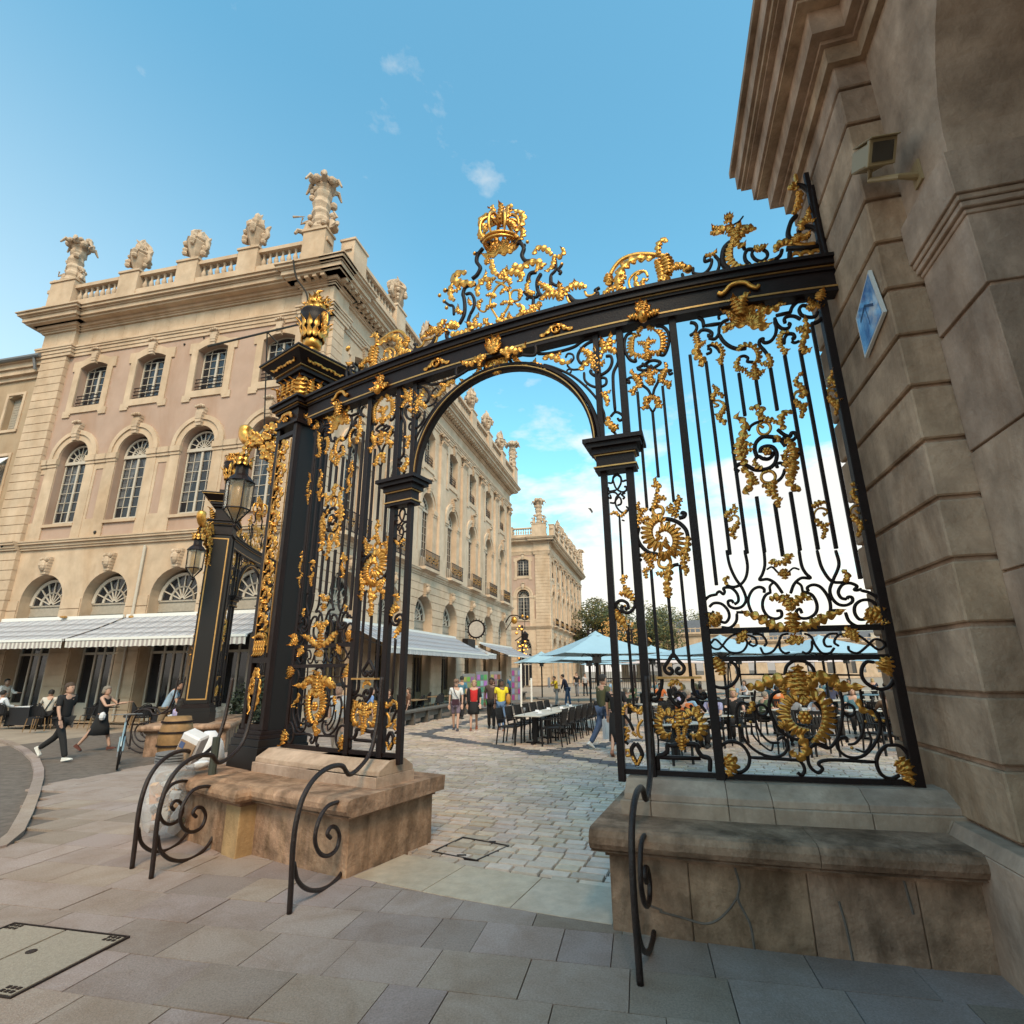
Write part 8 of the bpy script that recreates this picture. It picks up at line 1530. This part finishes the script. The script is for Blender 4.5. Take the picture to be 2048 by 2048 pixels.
CHP = [(-5.3, 20.8, 60), (-4.7, 22.2, 200), (-5.9, 22.6, 30), (-5.0, 24.0, 240), (-4.2, 25.4, 70), (-5.1, 26.2, 300), (-3.6, 27.6, 40), (-4.4, 28.8, 120)]
for i, (x, y, rz) in enumerate(CHP): place(RCH, 'rch', x, y, rz, 'dark bistro chair on the palace terrace behind the timber barrier, %s from the gate' % on[i], 'chair', 'bistro chairs')
table(-4.9, 21.6, 1.3, .7, 75, 'wooden topped table with glasses on the palace terrace, nearest the gate', 'rattan'); table(-4.3, 24.8, 1.3, .7, 75, 'second wooden topped table on the palace terrace', 'rattan'); table(-3.7, 28.2, 1.3, .7, 75, 'third wooden topped table on the palace terrace', 'rattan')
person((-5.25, 20.75, 0), 60, 1.78, 'man in a blue shirt seated on the palace terrace, back to the gate', ('midblue', (.16, .26, .50)), BK, 'brown', sit=True, lean=8, group='guests of the palace terrace')
person((-4.75, 21.9, 0), 230, 1.66, 'woman in a black T-shirt seated beside the blue shirted man', BK, BK, 'brown', .12, sit=True, group='guests of the palace terrace', sleeve=.4)
person((-4.35, 23.7, 0), 250, 1.66, 'woman with auburn hair seated farther along the palace terrace', ('umber', (.15, .07, .04)), BK, 'brown', .18, sit=True, group='guests of the palace terrace')
# card racks and small signs
for i, (x, y, h_, c_) in enumerate(((-2.25, 28.4, 1.8, (.50, .46, .44)), (-1.6, 28.8, 1.9, (.45, .5, .55)), (-.95, 30.0, 1.9, (.5, .42, .36)), (.15, 33.4, 2.1, (.55, .45, .5)))):
    o = empty('card_rack', (x, y, 0), R(15), label=['white upright pavement banner, leftmost by the shop', 'card rack with blue and red cards by the shop', 'dark framed card rack at the shop door', 'tall rack of colourful scarves at the far shop'][i], cat='rack', group='racks outside the shops'); t = MB(); t.box(-.3, .3, -.02, .02, .15, h_); t.build('board', M['grey'], o)
    t = MB(); t.tube([(-.3, 0, 0), (-.3, 0, h_)], .02, 5); t.tube([(.3, 0, 0), (.3, 0, h_)], .02, 5); t.build('frame', M['grey'], o)
    for a in range(3):
        for b in range(5): t = MB(); x0 = -.26+a*.18; z0 = .3+b*(h_-.4)/5; t.box(x0, x0+.15, -.04, -.022, z0, z0+(h_-.4)/5-.06); t.build('card', cloth('card%d%d' % (i, (a+b*2) % 4), tuple(max(.02, min(.4, v_*rng.uniform(.1, .7))) for v_ in c_)), o)
for i, (x, y) in enumerate(((.42, 31.5), (1.05, 33.6))):
    o = empty('white_post', (x, y, 0), label=['tall white pole by the far shop', 'shorter white post board right of the tall pole'][i], cat='post'); t = MB(); t.box(-.05, .05, -.04, .04, 0, 2.3-.8*i); t.build('pole', M['whitep'], o); t = MB(); t.box(-.15, .15, -.15, .15, 0, .03); t.build('foot', M['grey'], o)
# street cafe chairs and tables at far left
for i, (x, y, rz) in enumerate(((-19.4, 21.8, 10), (-17.5, 21.5, -40), (-15.9, 21.6, 100), (-14.8, 20.6, 200), (-14.0, 21.5, 300), (-13.0, 20.2, 60), (-12.2, 20.9, 160), (-11.5, 19.6, 250), (-11.0, 18.0, 30), (-10.3, 17.6, 140), (-9.7, 19.0, 320), (-16.8, 20.3, 250))):
    place(RCH, 'rch', x, y, rz, 'tan legged bistro chair of the street cafe, %s from the left edge' % ['first', 'second', 'third', 'fourth', 'fifth', 'sixth', 'seventh', 'eighth', 'ninth', 'tenth', 'eleventh', 'twelfth'][i], 'chair', 'bistro chairs')
for i, (x, y, l_) in enumerate(((-18.5, 22.2, 1.4), (-15.2, 21.2, .8), (-13.2, 21.0, .8), (-11.6, 20.4, .8), (-9.6, 17.0, 1.1))):
    o = table(x, y, l_, .75, -12, ['wide cafe table under a black cloth between the seated men', 'small cafe table behind the striding man', 'small cafe table behind the woman in black', 'small cafe table under the awning, left of the pillar', 'cafe table the man in the polo shirt leans over'][i], 'white' if i in (0, 4) else 'black')
    if i == 0: t = MB(); t.box(-.72, .72, -.4, .4, .1, .74); t.build('table_cloth', M['blackcloth'], o)
t = MB()
rb2 = empty('red_tray', (-9.35, 16.9, .76), label='red tray on the table beside the bicycle', cat='tray'); t.box(-.25, .25, -.15, .15, 0, .05); t.build('tray_dish', cloth('trayred', (.45, .02, .02)), rb2)
# potted shrubs under the awning near the farther wing
def leafball(mb, c, r, n, s, seed, flat=1.):
    r_ = random.Random(seed)
    for i in range(n):
        d = Vector((r_.gauss(0, 1), r_.gauss(0, 1), r_.gauss(0, 1))).normalized()*(r*r_.uniform(.55, 1.05)); p = Vector(c)+Vector((d.x, d.y, d.z*flat)); a = Vector((r_.uniform(-1, 1), r_.uniform(-1, 1), r_.uniform(-1, 1))).normalized()*s; b = a.orthogonal().normalized()*s*.6; mb.cur = r_.random()
        mb.add([p-a, p+b, p+a, p-b], [(0, 1, 2, 3)])
for i, (x, y, z_, rr) in enumerate(((-8.6, 20.0, 1.0, .75), (-9.6, 20.6, .9, .6), (-7.9, 18.2, .9, .5))):
    o = empty('potted_shrub', (x, y, 0), label=['dark leafy shrub in a pot behind the farther gate wing', 'smaller dark shrub in a pot under the awning', 'dark shrub seen between the two black pillars'][i], cat='shrub', group='potted shrubs'); t = MB(); t.lathe([(.2, 0), (.28, .4), (.30, .42), (.24, .43)], (0, 0, 0), 12); t.build('pot', M['black'], o); t = MB(); leafball(t, (0, 0, z_), rr, 420, .07, i, 1.1); t.build('foliage', M['hedge'], o); t = MB(); t.tube([(0, 0, .4), (0, 0, z_)], .03, 5); t.build('stem', M['bark'], o)
# ================================================================ TERRACE BEHIND THE RIGHT GATE PANEL
cols = [('crowd_teal', (.10, .2, .24)), ('crowd_blue', (.22, .36, .5)), ('crowd_navy', (.02, .025, .05)), ('crowd_orange', (.50, .13, .03)), ('crowd_white', (.6, .58, .6)), ('crowd_pink', (.5, .33, .38)), ('crowd_black', (.014, .013, .014)), ('crowd_brown', (.12, .07, .04)), ('crowd_lilac', (.3, .28, .42)), ('crowd_green', (.08, .11, .06)), ('crowd_red', (.35, .04, .03)), ('crowd_grey', (.2, .2, .21))]
CP = [(4.3, 14.6, 40), (5.2, 14.9, 220), (5.0, 16.6, 60), (6.2, 16.2, 200), (6.9, 14.4, 30), (7.9, 14.9, 250), (7.4, 17.2, 80), (8.8, 16.4, 160), (9.9, 15.2, 350), (10.4, 17.6, 210), (11.6, 15.8, 60), (12.3, 13.9, 300), (9.0, 19.5, 20), (5.6, 19.4, 130), (12.8, 18.6, 200), (6.6, 22.2, 10), (10.2, 22.0, 90), (14.0, 20.6, 230), (4.1, 20.8, 340), (14.6, 16.6, 30), (8.1, 25, 40), (12, 25.5, 300)]
desc = ['teal', 'light blue', 'navy', 'orange', 'white', 'pink', 'black', 'brown', 'lilac', 'green', 'red', 'grey']
where = ['nearest the gate post', 'in the front row', 'behind the narrow gate panel', 'behind the cartouche', 'far back', 'near the right wall']
for i, (x, y, az) in enumerate(CP):
    c_ = cols[(i*5+3) % 12]; dn_ = desc[(i*5+3) % 12]; w1 = 'behind the narrow gate panel' if x/y < .36 else 'behind the wide gate panel' if x/y < .72 else 'near the right wall'; w2 = 'in the front row' if y < 15.5 else 'in the second row' if y < 18 else 'in the third row' if y < 21.5 else 'at the back'
    person((x, y, 0), az, rng.uniform(1.62, 1.82), '%s in %s top seated %s, %s' % ('woman' if i % 2 else 'man', dn_, w1, w2), c_, BK, ['dark', 'brown', 'grey', 'blond'][i % 4], .16 if i % 2 else 0, sit=True, lean=rng.uniform(0, 15), sleeve=.45, skin=i % 3 if i % 4 == 0 else 0, arms=((35, 50), (30, 60)), group='guests behind the right gate panel')
    place(SCH, 'sch', x, y-.0, -az, 'black chair under guest in %s %s, %s' % (dn_, w1, w2), 'chair', 'black terrace chairs')
TP = [(4.75, 14.9, 1.6), (5.7, 16.5, 1.4), (7.4, 14.8, 1.6), (8.2, 16.9, 1.6), (10.2, 16.4, 2.2), (11.9, 14.8, 1.6), (9.6, 19.0, 1.6), (5.2, 20.2, 1.8), (13.4, 17.4, 1.8), (7.4, 22.8, 2.), (12.4, 21.8, 2.2), (3.6, 13.0, 1.2)]
for i, (x, y, l_) in enumerate(TP): LT2 = table(x, y, l_, .8, 20, 'white laid table %s, %s' % ('behind the narrow gate panel' if x/y < .36 else 'behind the wide gate panel' if x/y < .72 else 'near the right wall', ['nearest of all', 'second row left', 'front row middle', 'second row middle', 'long one in the middle', 'front row right', 'third row middle', 'third row left', 'second row right', 'fourth row left', 'fourth row right', 'small one close to the gate'][i]), 'parasol_t', group='laid tables on the square')
EC = [(3.4, 12.4, 200), (3.9, 13.6, 20), (6.3, 13.2, 180), (7.0, 13.3, 170), (8.4, 13.4, 200), (9.2, 13.6, 160), (10.9, 13.6, 190), (10.3, 14.0, 10), (6.0, 15.3, 100), (8.9, 17.9, 20), (11.0, 17.2, 300), (12.9, 15.0, 90), (4.4, 18.0, 40), (7.0, 19.0, 200), (9.8, 20.4, 350), (12.0, 19.8, 50)]
ordn = ['leftmost', 'second', 'third', 'fourth', 'fifth', 'sixth', 'seventh', 'eighth', 'ninth', 'tenth', 'eleventh', 'twelfth', 'thirteenth', 'fourteenth', 'fifteenth', 'rightmost']
EC.sort(key=lambda q_: q_[0]/q_[1])
for i, (x, y, rz) in enumerate(EC): place(SCH, 'sch', x, y, rz, 'empty black chair behind the gate panels, %s of the empty ones from the left' % ordn[i], 'chair', 'black terrace chairs')
# farther rows of guests, copied
bpy.context.view_layer.update()
allp = [o for o in COL.objects if not o.parent and o.get('group') == 'guests behind the right gate panel']
onx = ['first', 'second', 'third', 'fourth', 'fifth', 'sixth', 'seventh', 'eighth', 'ninth', 'tenth', 'eleventh', 'twelfth']
FP = []
for i in range(36): r9 = i//12; FP.append((6.4+(i % 12)*(1.5+.35*r9)+rng.uniform(-.3, .3), 24.5+r9*5+rng.uniform(-.8, .8), r9, i % 12))
for i, (x, y, r9, q9) in enumerate(FP):
    s_ = allp[(i*7) % len(allp)]; c_ = copy_tree(s_); c_.location = (x, y, 0); c_.rotation_euler = (0, 0, R(rng.uniform(0, 360))); c_['label'] = 'small distant seated guest, %s from the left in the %s far row behind the gate' % (onx[q9], ['nearest', 'middle', 'last'][r9]); c_['group'] = 'distant seated guests'
for i in range(14):
    x, y = 6.9+(i % 7)*3.0, 25.5+(i//7)*5.5; c_ = copy_tree(LT2); c_.location = (x, y, 0); c_['label'] = 'distant laid table, %s from the left in the %s far row' % (onx[i % 7], ['nearer', 'farther'][i//7]); c_['group'] = 'distant laid tables'
# stone bench block seen through the lower gate rail
o = empty('plank_bench', (5.35, 7.35, 0), R(-14), label='grey plank bench seen through the bottom of the right gate panel', cat='bench'); t = MB(); t.box(-1.15, 1.15, -.26, .26, .34, .47); t.build('seat', M['benchwood'], o, bevel=.01)
for x in (-.8, .8): t = MB(); t.box(x-.22, x+.22, -.2, .2, 0, .335); t.build('leg', M['benchwood'], o)
# ================================================================ BICYCLE, BIN, CASKS
bk = empty('bicycle', (-8.55, 12.75, 0), R(213), label='grey blue city bicycle leaning by the rail of the farther pillar', cat='bicycle')
fr2 = mat('bike_paint', (.22, .30, .34), .35)
wr_ = .34
for i, yy in enumerate((-.52, .52)):
    t = MB(); t.tube([(0, yy+wr_*math.cos(a), wr_+wr_*math.sin(a)) for a in [q_*2*math.pi/28 for q_ in range(28)]], .022, 6, closed=True); w_ = t.build('wheel', M['black'], bk, smooth=True)
    t = MB(); t.tube([(0, yy+(wr_-.035)*math.cos(a), wr_+(wr_-.035)*math.sin(a)) for a in [q_*2*math.pi/28 for q_ in range(28)]], .009, 5, closed=True); t.build('rim', M['grey'], w_)
    t = MB()
    for q_ in range(14): a = q_*2*math.pi/14; t.tube([(0.02*(1 if q_ % 2 else -1), yy, wr_), (0, yy+(wr_-.04)*math.cos(a), wr_+(wr_-.04)*math.sin(a))], .002, 3)
    t.build('spokes', M['grey'], w_)
t = MB()
for a, b in (((0, -.52, .34), (0, -.08, .30)), ((0, -.52, .34), (0, -.20, .80)), ((0, -.08, .30), (0, -.22, .86)), ((0, -.08, .30), (0, .34, .78)), ((0, -.21, .78), (0, .32, .84)), ((0, .30, .92), (0, .40, .62)), ((.04, .40, .62), (.04, .52, .34)), ((-.04, .40, .62), (-.04, .52, .34))): t.tube([a, b], .016, 6)
t.build('frame', fr2, bk)
t = MB(); t.tube([(0, -.22, .86), (0, -.24, .96)], .012, 5); t.hexa([(-.08, -.38, .96), (.08, -.38, .96), (.02, -.10, .96), (-.02, -.10, .96), (-.07, -.38, 1.01), (.07, -.38, 1.01), (.02, -.1, .99), (-.02, -.1, .99)]); t.build('saddle', M['black'], bk)
t = MB(); t.tube([(0, .32, .9), (0, .30, 1.04)], .014, 5); t.tube([(-.28, .16, 1.05), (-.15, .30, 1.06), (.15, .30, 1.06), (.28, .16, 1.05)], .012, 5); t.build('handlebar', M['grey'], bk)
t = MB(); t.tube([(0, yy+.38*math.cos(a), .34+.38*math.sin(a)) for yy, a in [(.52, R(q_)) for q_ in range(20, 170, 15)]], .018, 4); t.tube([(0, -.52+.38*math.cos(a), .34+.38*math.sin(a)) for a in [R(q_) for q_ in range(10, 180, 15)]], .018, 4); t.build('mudguard', fr2, bk)
t = MB(); t.lathe([(.001, -.01), (.09, -.01), (.09, .01), (.001, .01)], (0, 0, 0), 14, F=lambda x, y, z: (.03+z, -.08+x, .30+y)); t.tube([(.05, -.08, .30), (.05, .04, .18)], .01, 5); t.tube([(-.05, -.08, .30), (-.05, -.2, .42)], .01, 5); t.build('crank', M['grey'], bk)
# transparent litter bag holder
lb = empty('litter_bin', (-3.82, 6.78, 0), label='clear plastic litter bag hanging from a grey ring, full of rubbish, behind the pillar rails', cat='litter bin')
bg_ = bpy.data.materials.new('clear_plastic_bag'); bg_.use_nodes = True; b_ = bg_.node_tree.nodes['Principled BSDF']; b_.inputs['Base Color'].default_value = (.80, .84, .88, 1); b_.inputs['Roughness'].default_value = .18; b_.inputs['Alpha'].default_value = .26; b_.inputs['Specular IOR Level'].default_value = .8
n_ = N(bg_.node_tree, 'ShaderNodeTexNoise', i_Scale=9., i_Detail=5.); bp_ = N(bg_.node_tree, 'ShaderNodeBump'); bp_.inputs['Strength'].default_value = 1; bp_.inputs['Distance'].default_value = .03; bg_.node_tree.links.new(n_.outputs[0], bp_.inputs['Height']); bg_.node_tree.links.new(bp_.outputs[0], b_.inputs['Normal'])
BX = Vector((-.28, .35, 0)); 
t = MB(); t.lathe([(.001, .06), (.12, .07), (.22, .16), (.27, .34), (.275, .5), (.24, .70), (.19, .86), (.20, .90)], BX, 20, lob=9, la=.05); t.build('plastic_bag', bg_, lb, smooth=True)
t = MB(); 
for z_ in (.86, .89, .92, .95): t.lathe([(.19, z_), (.215, z_+.005), (.215, z_+.022), (.19, z_+.027)], BX, 20)
t.build('ring', M['grey'], lb)
r_ = random.Random(5)
rc = [(.45, .22, .10), (.5, .45, .4), (.25, .17, .12), (.06, .10, .05), (.55, .30, .12), (.5, .5, .52), (.12, .08, .06)]
for i in range(34):
    a = r_.uniform(0, 6.28); rr = r_.uniform(0, .19); z_ = r_.uniform(.14, .62); s = r_.uniform(.04, .09); c = BX+Vector((rr*math.cos(a), rr*math.sin(a), z_)); mt3 = Matrix.Rotation(r_.uniform(0, 3), 3, Vector((r_.uniform(-1, 1), r_.uniform(-1, 1), 1)).normalized()); t = MB(); t.box(-s, s, -s*.7, s*.7, -s*.4, s*.4, lambda x, y, z: c+mt3 @ Vector((x, y, z))); t.build('rubbish', cloth('rub%d' % (i % 7), rc[i % 7]), lb)
t = MB(); rot = Matrix.Rotation(R(24), 3, 'Y') @ Matrix.Rotation(R(10), 3, 'X'); F = lambda x, y, z: BX+Vector((.12, 0, .88))+rot @ Vector((x, y, z)); t.box(-.12, .12, -.10, .10, 0, .34, F); t.build('paper_sack', M['white'], lb, bevel=.02)
t = MB(); t.box(-.10, .10, -.115, -.103, .02, .26, F); t.build('brown_bag', cloth('kraft', (.33, .22, .14)), lb); t = MB(); t.box(-.09, -.03, -.12, -.116, .17, .24, F); t.build('printed_patch', cloth('patchblue', (.08, .12, .25)), lb)
t = MB(); t.tube([(.10, .52, 0), (.10, .52, 1.12)], .045, 8); t.tube([(.10, .52, .9), BX+Vector((.15, .1, .92))], .02, 5); t.build('support_post', mat('dark_green_post', (.05, .06, .05), .5), lb)
for i, (x, y) in enumerate(((-4.25, 8.15), (-4.15, 7.75))):
    o = empty('rubbish_bag', (x, y, .69), label=['white crumpled bag lying on the pedestal ledge left of the pillar, far one', 'flat white paper lying on the pedestal ledge corner'][i], cat='bag'); t = MB(); s = .22-.08*i
    t.lathe([(s*.8, 0), (s, .08), (s*.8, .28-.2*i), (s*.3, .42-.36*i)], (0, 0, 0), 12, lob=5, la=.12); t.build('sack', M['white'], o, smooth=True)
# cask table beside the bicycle
for i, (x, y) in enumerate(((-7.75, 13.35),)):
    o = empty('wooden_cask', (x, y, 0), label='tan wooden cask used as a stand behind the curled rail by the bicycle', cat='cask'); t = MB(); t.lathe([(.26, 0), (.33, .25), (.36, .48), (.33, .72), (.27, .95)], (0, 0, 0), 18); t.build('barrel', mat('cask_wood', (.26, .14, .05), .6, var=.3, vscale=6), o, smooth=True)
    t = MB()
    for z_ in (.12, .34, .62, .84): rr = .30+.06*math.sin(math.pi*z_/.95)+.008; t.lathe([(rr, z_-.02), (rr+.006, z_-.02), (rr+.006, z_+.02), (rr, z_+.02)], (0, 0, 0), 18)
    t.build('hoops', M['iron'], o)
# ================================================================ BACKGROUND: trees, far houses, fountain gate
def tree(x, y, h, r, label, seed, mt='leafd', mt2='leafl', n=9000, s=.22):
    r_ = random.Random(seed); o = empty('tree', (x, y, 0), label=label, cat='tree', group='trees beyond the square'); t = MB(); t.tube([(0, 0, 0), (.1, 0, h*.3), (0, .1, h*.6)], [r*.09, r*.07, r*.04], 8)
    cl = []
    for i in range(12):
        a = r_.uniform(0, 6.28); rr = r*r_.uniform(.2, .85); z_ = h*r_.uniform(.38, .88); c = Vector((rr*math.cos(a), rr*math.sin(a), z_)); cl.append((c, r*r_.uniform(.32, .5))); t.tube([(0, 0, h*.35), c*.6+Vector((0, 0, h*.15)), c], [r*.04, r*.03, r*.012], 5)
    cl.append((Vector((0, 0, h*.85)), r*.5)); t.build('trunk', M['bark'], o)
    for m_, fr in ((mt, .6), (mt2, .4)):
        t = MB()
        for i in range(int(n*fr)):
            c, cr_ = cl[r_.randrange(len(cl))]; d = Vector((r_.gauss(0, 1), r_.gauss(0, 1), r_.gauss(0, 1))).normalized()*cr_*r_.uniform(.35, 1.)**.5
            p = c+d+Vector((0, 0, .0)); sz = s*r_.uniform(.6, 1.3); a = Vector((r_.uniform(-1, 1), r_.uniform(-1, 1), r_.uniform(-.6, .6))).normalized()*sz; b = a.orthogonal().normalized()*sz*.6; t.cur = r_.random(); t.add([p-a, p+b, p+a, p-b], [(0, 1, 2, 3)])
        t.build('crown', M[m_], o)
    return o
tree(14.5, 97, 13.5, 6.2, 'round green and gold tree just right of the distant palace', 1)
tree(23, 100, 13.0, 7, 'dark green tree behind the narrow gate panel', 2)
tree(31, 112, 13.5, 7, 'darker tree farther right behind the narrow gate panel', 3, n=7000)
tree(40, 125, 14.5, 6, 'distant tree showing above the grey roofs', 4, n=5000)
tree(11, 120, 13, 6, 'tree at the back, against the palace end wall', 5, n=5000)
fg = empty('fountain_gate', (11.6, 62, 0), R(-14), label='distant gilded rococo gate round the fountain, gold against the trees', cat='gate')
r_ = random.Random(9)
t = MB()
for x in (-3.2, -1.6, 1.6, 3.2): t.box(x-.12, x+.12, -.12, .12, 0, 6.3)
for z_ in (1.0, 4.6, 6.2): t.box(-3.3, 3.3, -.08, .08, z_, z_+.12)
for i in range(30): t.box(-3.1+i*.21-.02, -3.1+i*.21+.02, -.03, .03, 0, 4.6)
t.build('iron_frame', M['iron'], fg)
for i in range(150):
    x = r_.gauss(0, 1.6); z_ = 5.0+r_.random()*(2.9-abs(x)*.6); x = max(-3.6, min(3.6, x)); f_ = lambda u, z, o=0: Vector((u, -o*1.5, z)); a = r_.uniform(0, 6.28); l = r_.uniform(.25, .5)
    leaf_mesh([(x, z_), (x+math.cos(a)*l*.5, z_+math.sin(a)*l*.5), (x+math.cos(a+.6)*l, z_+math.sin(a+.6)*l)], .13, 3, 0, .05, sf_=f_).build('gilded_leaf', M['goldline'], fg, smooth=True)
lg2 = empty('gilded_lamp_post', (1.15, 70, 0), label='dark lamp post with gilded lanterns before the distant palace corner', cat='lamp post'); t = MB(); t.tube([(0, 0, 0), (0, 0, 7.5)], .13, 8); t.tube([(-.9, 0, 5.6), (0, 0, 6.2), (.9, 0, 5.6)], .08, 6); t.build('post', M['iron'], lg2)
t = MB()
for i in range(26): t.ball((r_.uniform(-.7, .7), 0, r_.uniform(3.4, 7.4)), r_.uniform(.10, .22), 6, 4)
t.build('gilded_ornament', M['gold'], lg2)
hs = [(30, 104, 20, 8, 7.8, 'low stone pavilion with balustrade and mansard roof, seen behind the narrow gate panel'), (58, 118, 26, 10, 7.2, 'long low pale building behind the parasols in the middle of the gate panel'), (92, 128, 34, 10, 7.4, 'long low pale building at the right end behind the gate panel')]
for i, (x, y, w3, d3, h3, lb_) in enumerate(hs):
    o = empty('low_pavilion', (x, y, 0), R(-20), label=lb_, cat='building', group='low pavilions at the far side'); F = lambda u, o_, z: (u, -o_, z)
    t = MB(); nb = int(w3/3.6); e_ = [-w3/2+w3*j_/nb for j_ in range(nb+1)]; bz_ = [(a+b)/2 for a, b in zip(e_, e_[1:])]
    for cu, a, b in zip(bz_, e_, e_[1:]): wall_bay(t, F, a, b, 0, h3, cu, .75, 1.0, h3*.55, 'arch', .75, 0, .4)
    t.quad((-w3/2, 0, 0), (-w3/2, d3, 0), (-w3/2, d3, h3), (-w3/2, 0, h3)); t.quad((w3/2, 0, 0), (w3/2, d3, 0), (w3/2, d3, h3), (w3/2, 0, h3)); t.build('wall', M['stone'], o)
    for cu in bz_: t = MB(); t.quad((cu-.8, .38, .5), (cu+.8, .38, .5), (cu+.8, .38, h3*.9), (cu-.8, .38, h3*.9)); t.build('window', M['glass'], o)
    t = MB(); stepped(t, F, -w3/2, w3/2, h3, [(.2, .15), (.25, .4), (.15, .55)], 1, 1); t.build('cornice', M['stone'], o)
    t = MB(); t.box(-w3/2, w3/2, -.15, .1, h3+.6, h3+.8, F); t.box(-w3/2, w3/2, -.15, .1, h3+1.4, h3+1.55, F); t.build('balustrade_rail', M['stone'], o)
    for j_ in range(int(w3/.9)): bo = link_mesh(BAL, 'baluster', o); bo.location = (-w3/2+.45+j_*.9, 0, h3+.75)
    t = MB(); t.hexa([(-w3/2+.6, 1, h3+.6), (w3/2-.6, 1, h3+.6), (w3/2-.6, d3, h3+.6), (-w3/2+.6, d3, h3+.6), (-w3/2+2.4, 2.6, h3+3.2), (w3/2-2.4, 2.6, h3+3.2), (w3/2-2.4, d3-2, h3+3.2), (-w3/2+2.4, d3-2, h3+3.2)]); t.build('mansard_roof', M['roofgrey'], o)
    for cu in bz_[::2]: t = MB(); t.box(cu-.5, cu+.5, -2.2, -1.2, h3+1.0, h3+2.4, F); t.box(cu-.62, cu+.62, -2.2, -1.1, h3+2.4, h3+2.6, F); t.build('dormer', M['wframe'], o)
    t = MB(); t.box(-w3/2+3, -w3/2+4.2, -5, -4, h3+3, h3+4.6, F); t.build('chimney', M['stone'], o)
# a gull and dark birds
gl = empty('gull', (9.2, 60, 19.5), label='small bird gliding in the sky through the arch', cat='bird'); t = MB()
t.tube([(-.35, 0, 0), (0, 0, .03), (.35, 0, 0)], [.03, .09, .02], 6); t.build('body', M['grey'], gl)
for sd in (-1, 1): t = MB(); t.add([(0, -.1, .04), (sd*.1, .12, .04), (sd*.75, .3+.0, .28), (sd*1.15, .2, .12), (sd*.6, -.02, .22)], [(0, 4, 3, 2, 1)]); w_ = t.build('wing', M['grey'], gl); w_.modifiers.new('thick', 'SOLIDIFY').thickness = .03
gl.rotation_euler = (0, 0, R(70))
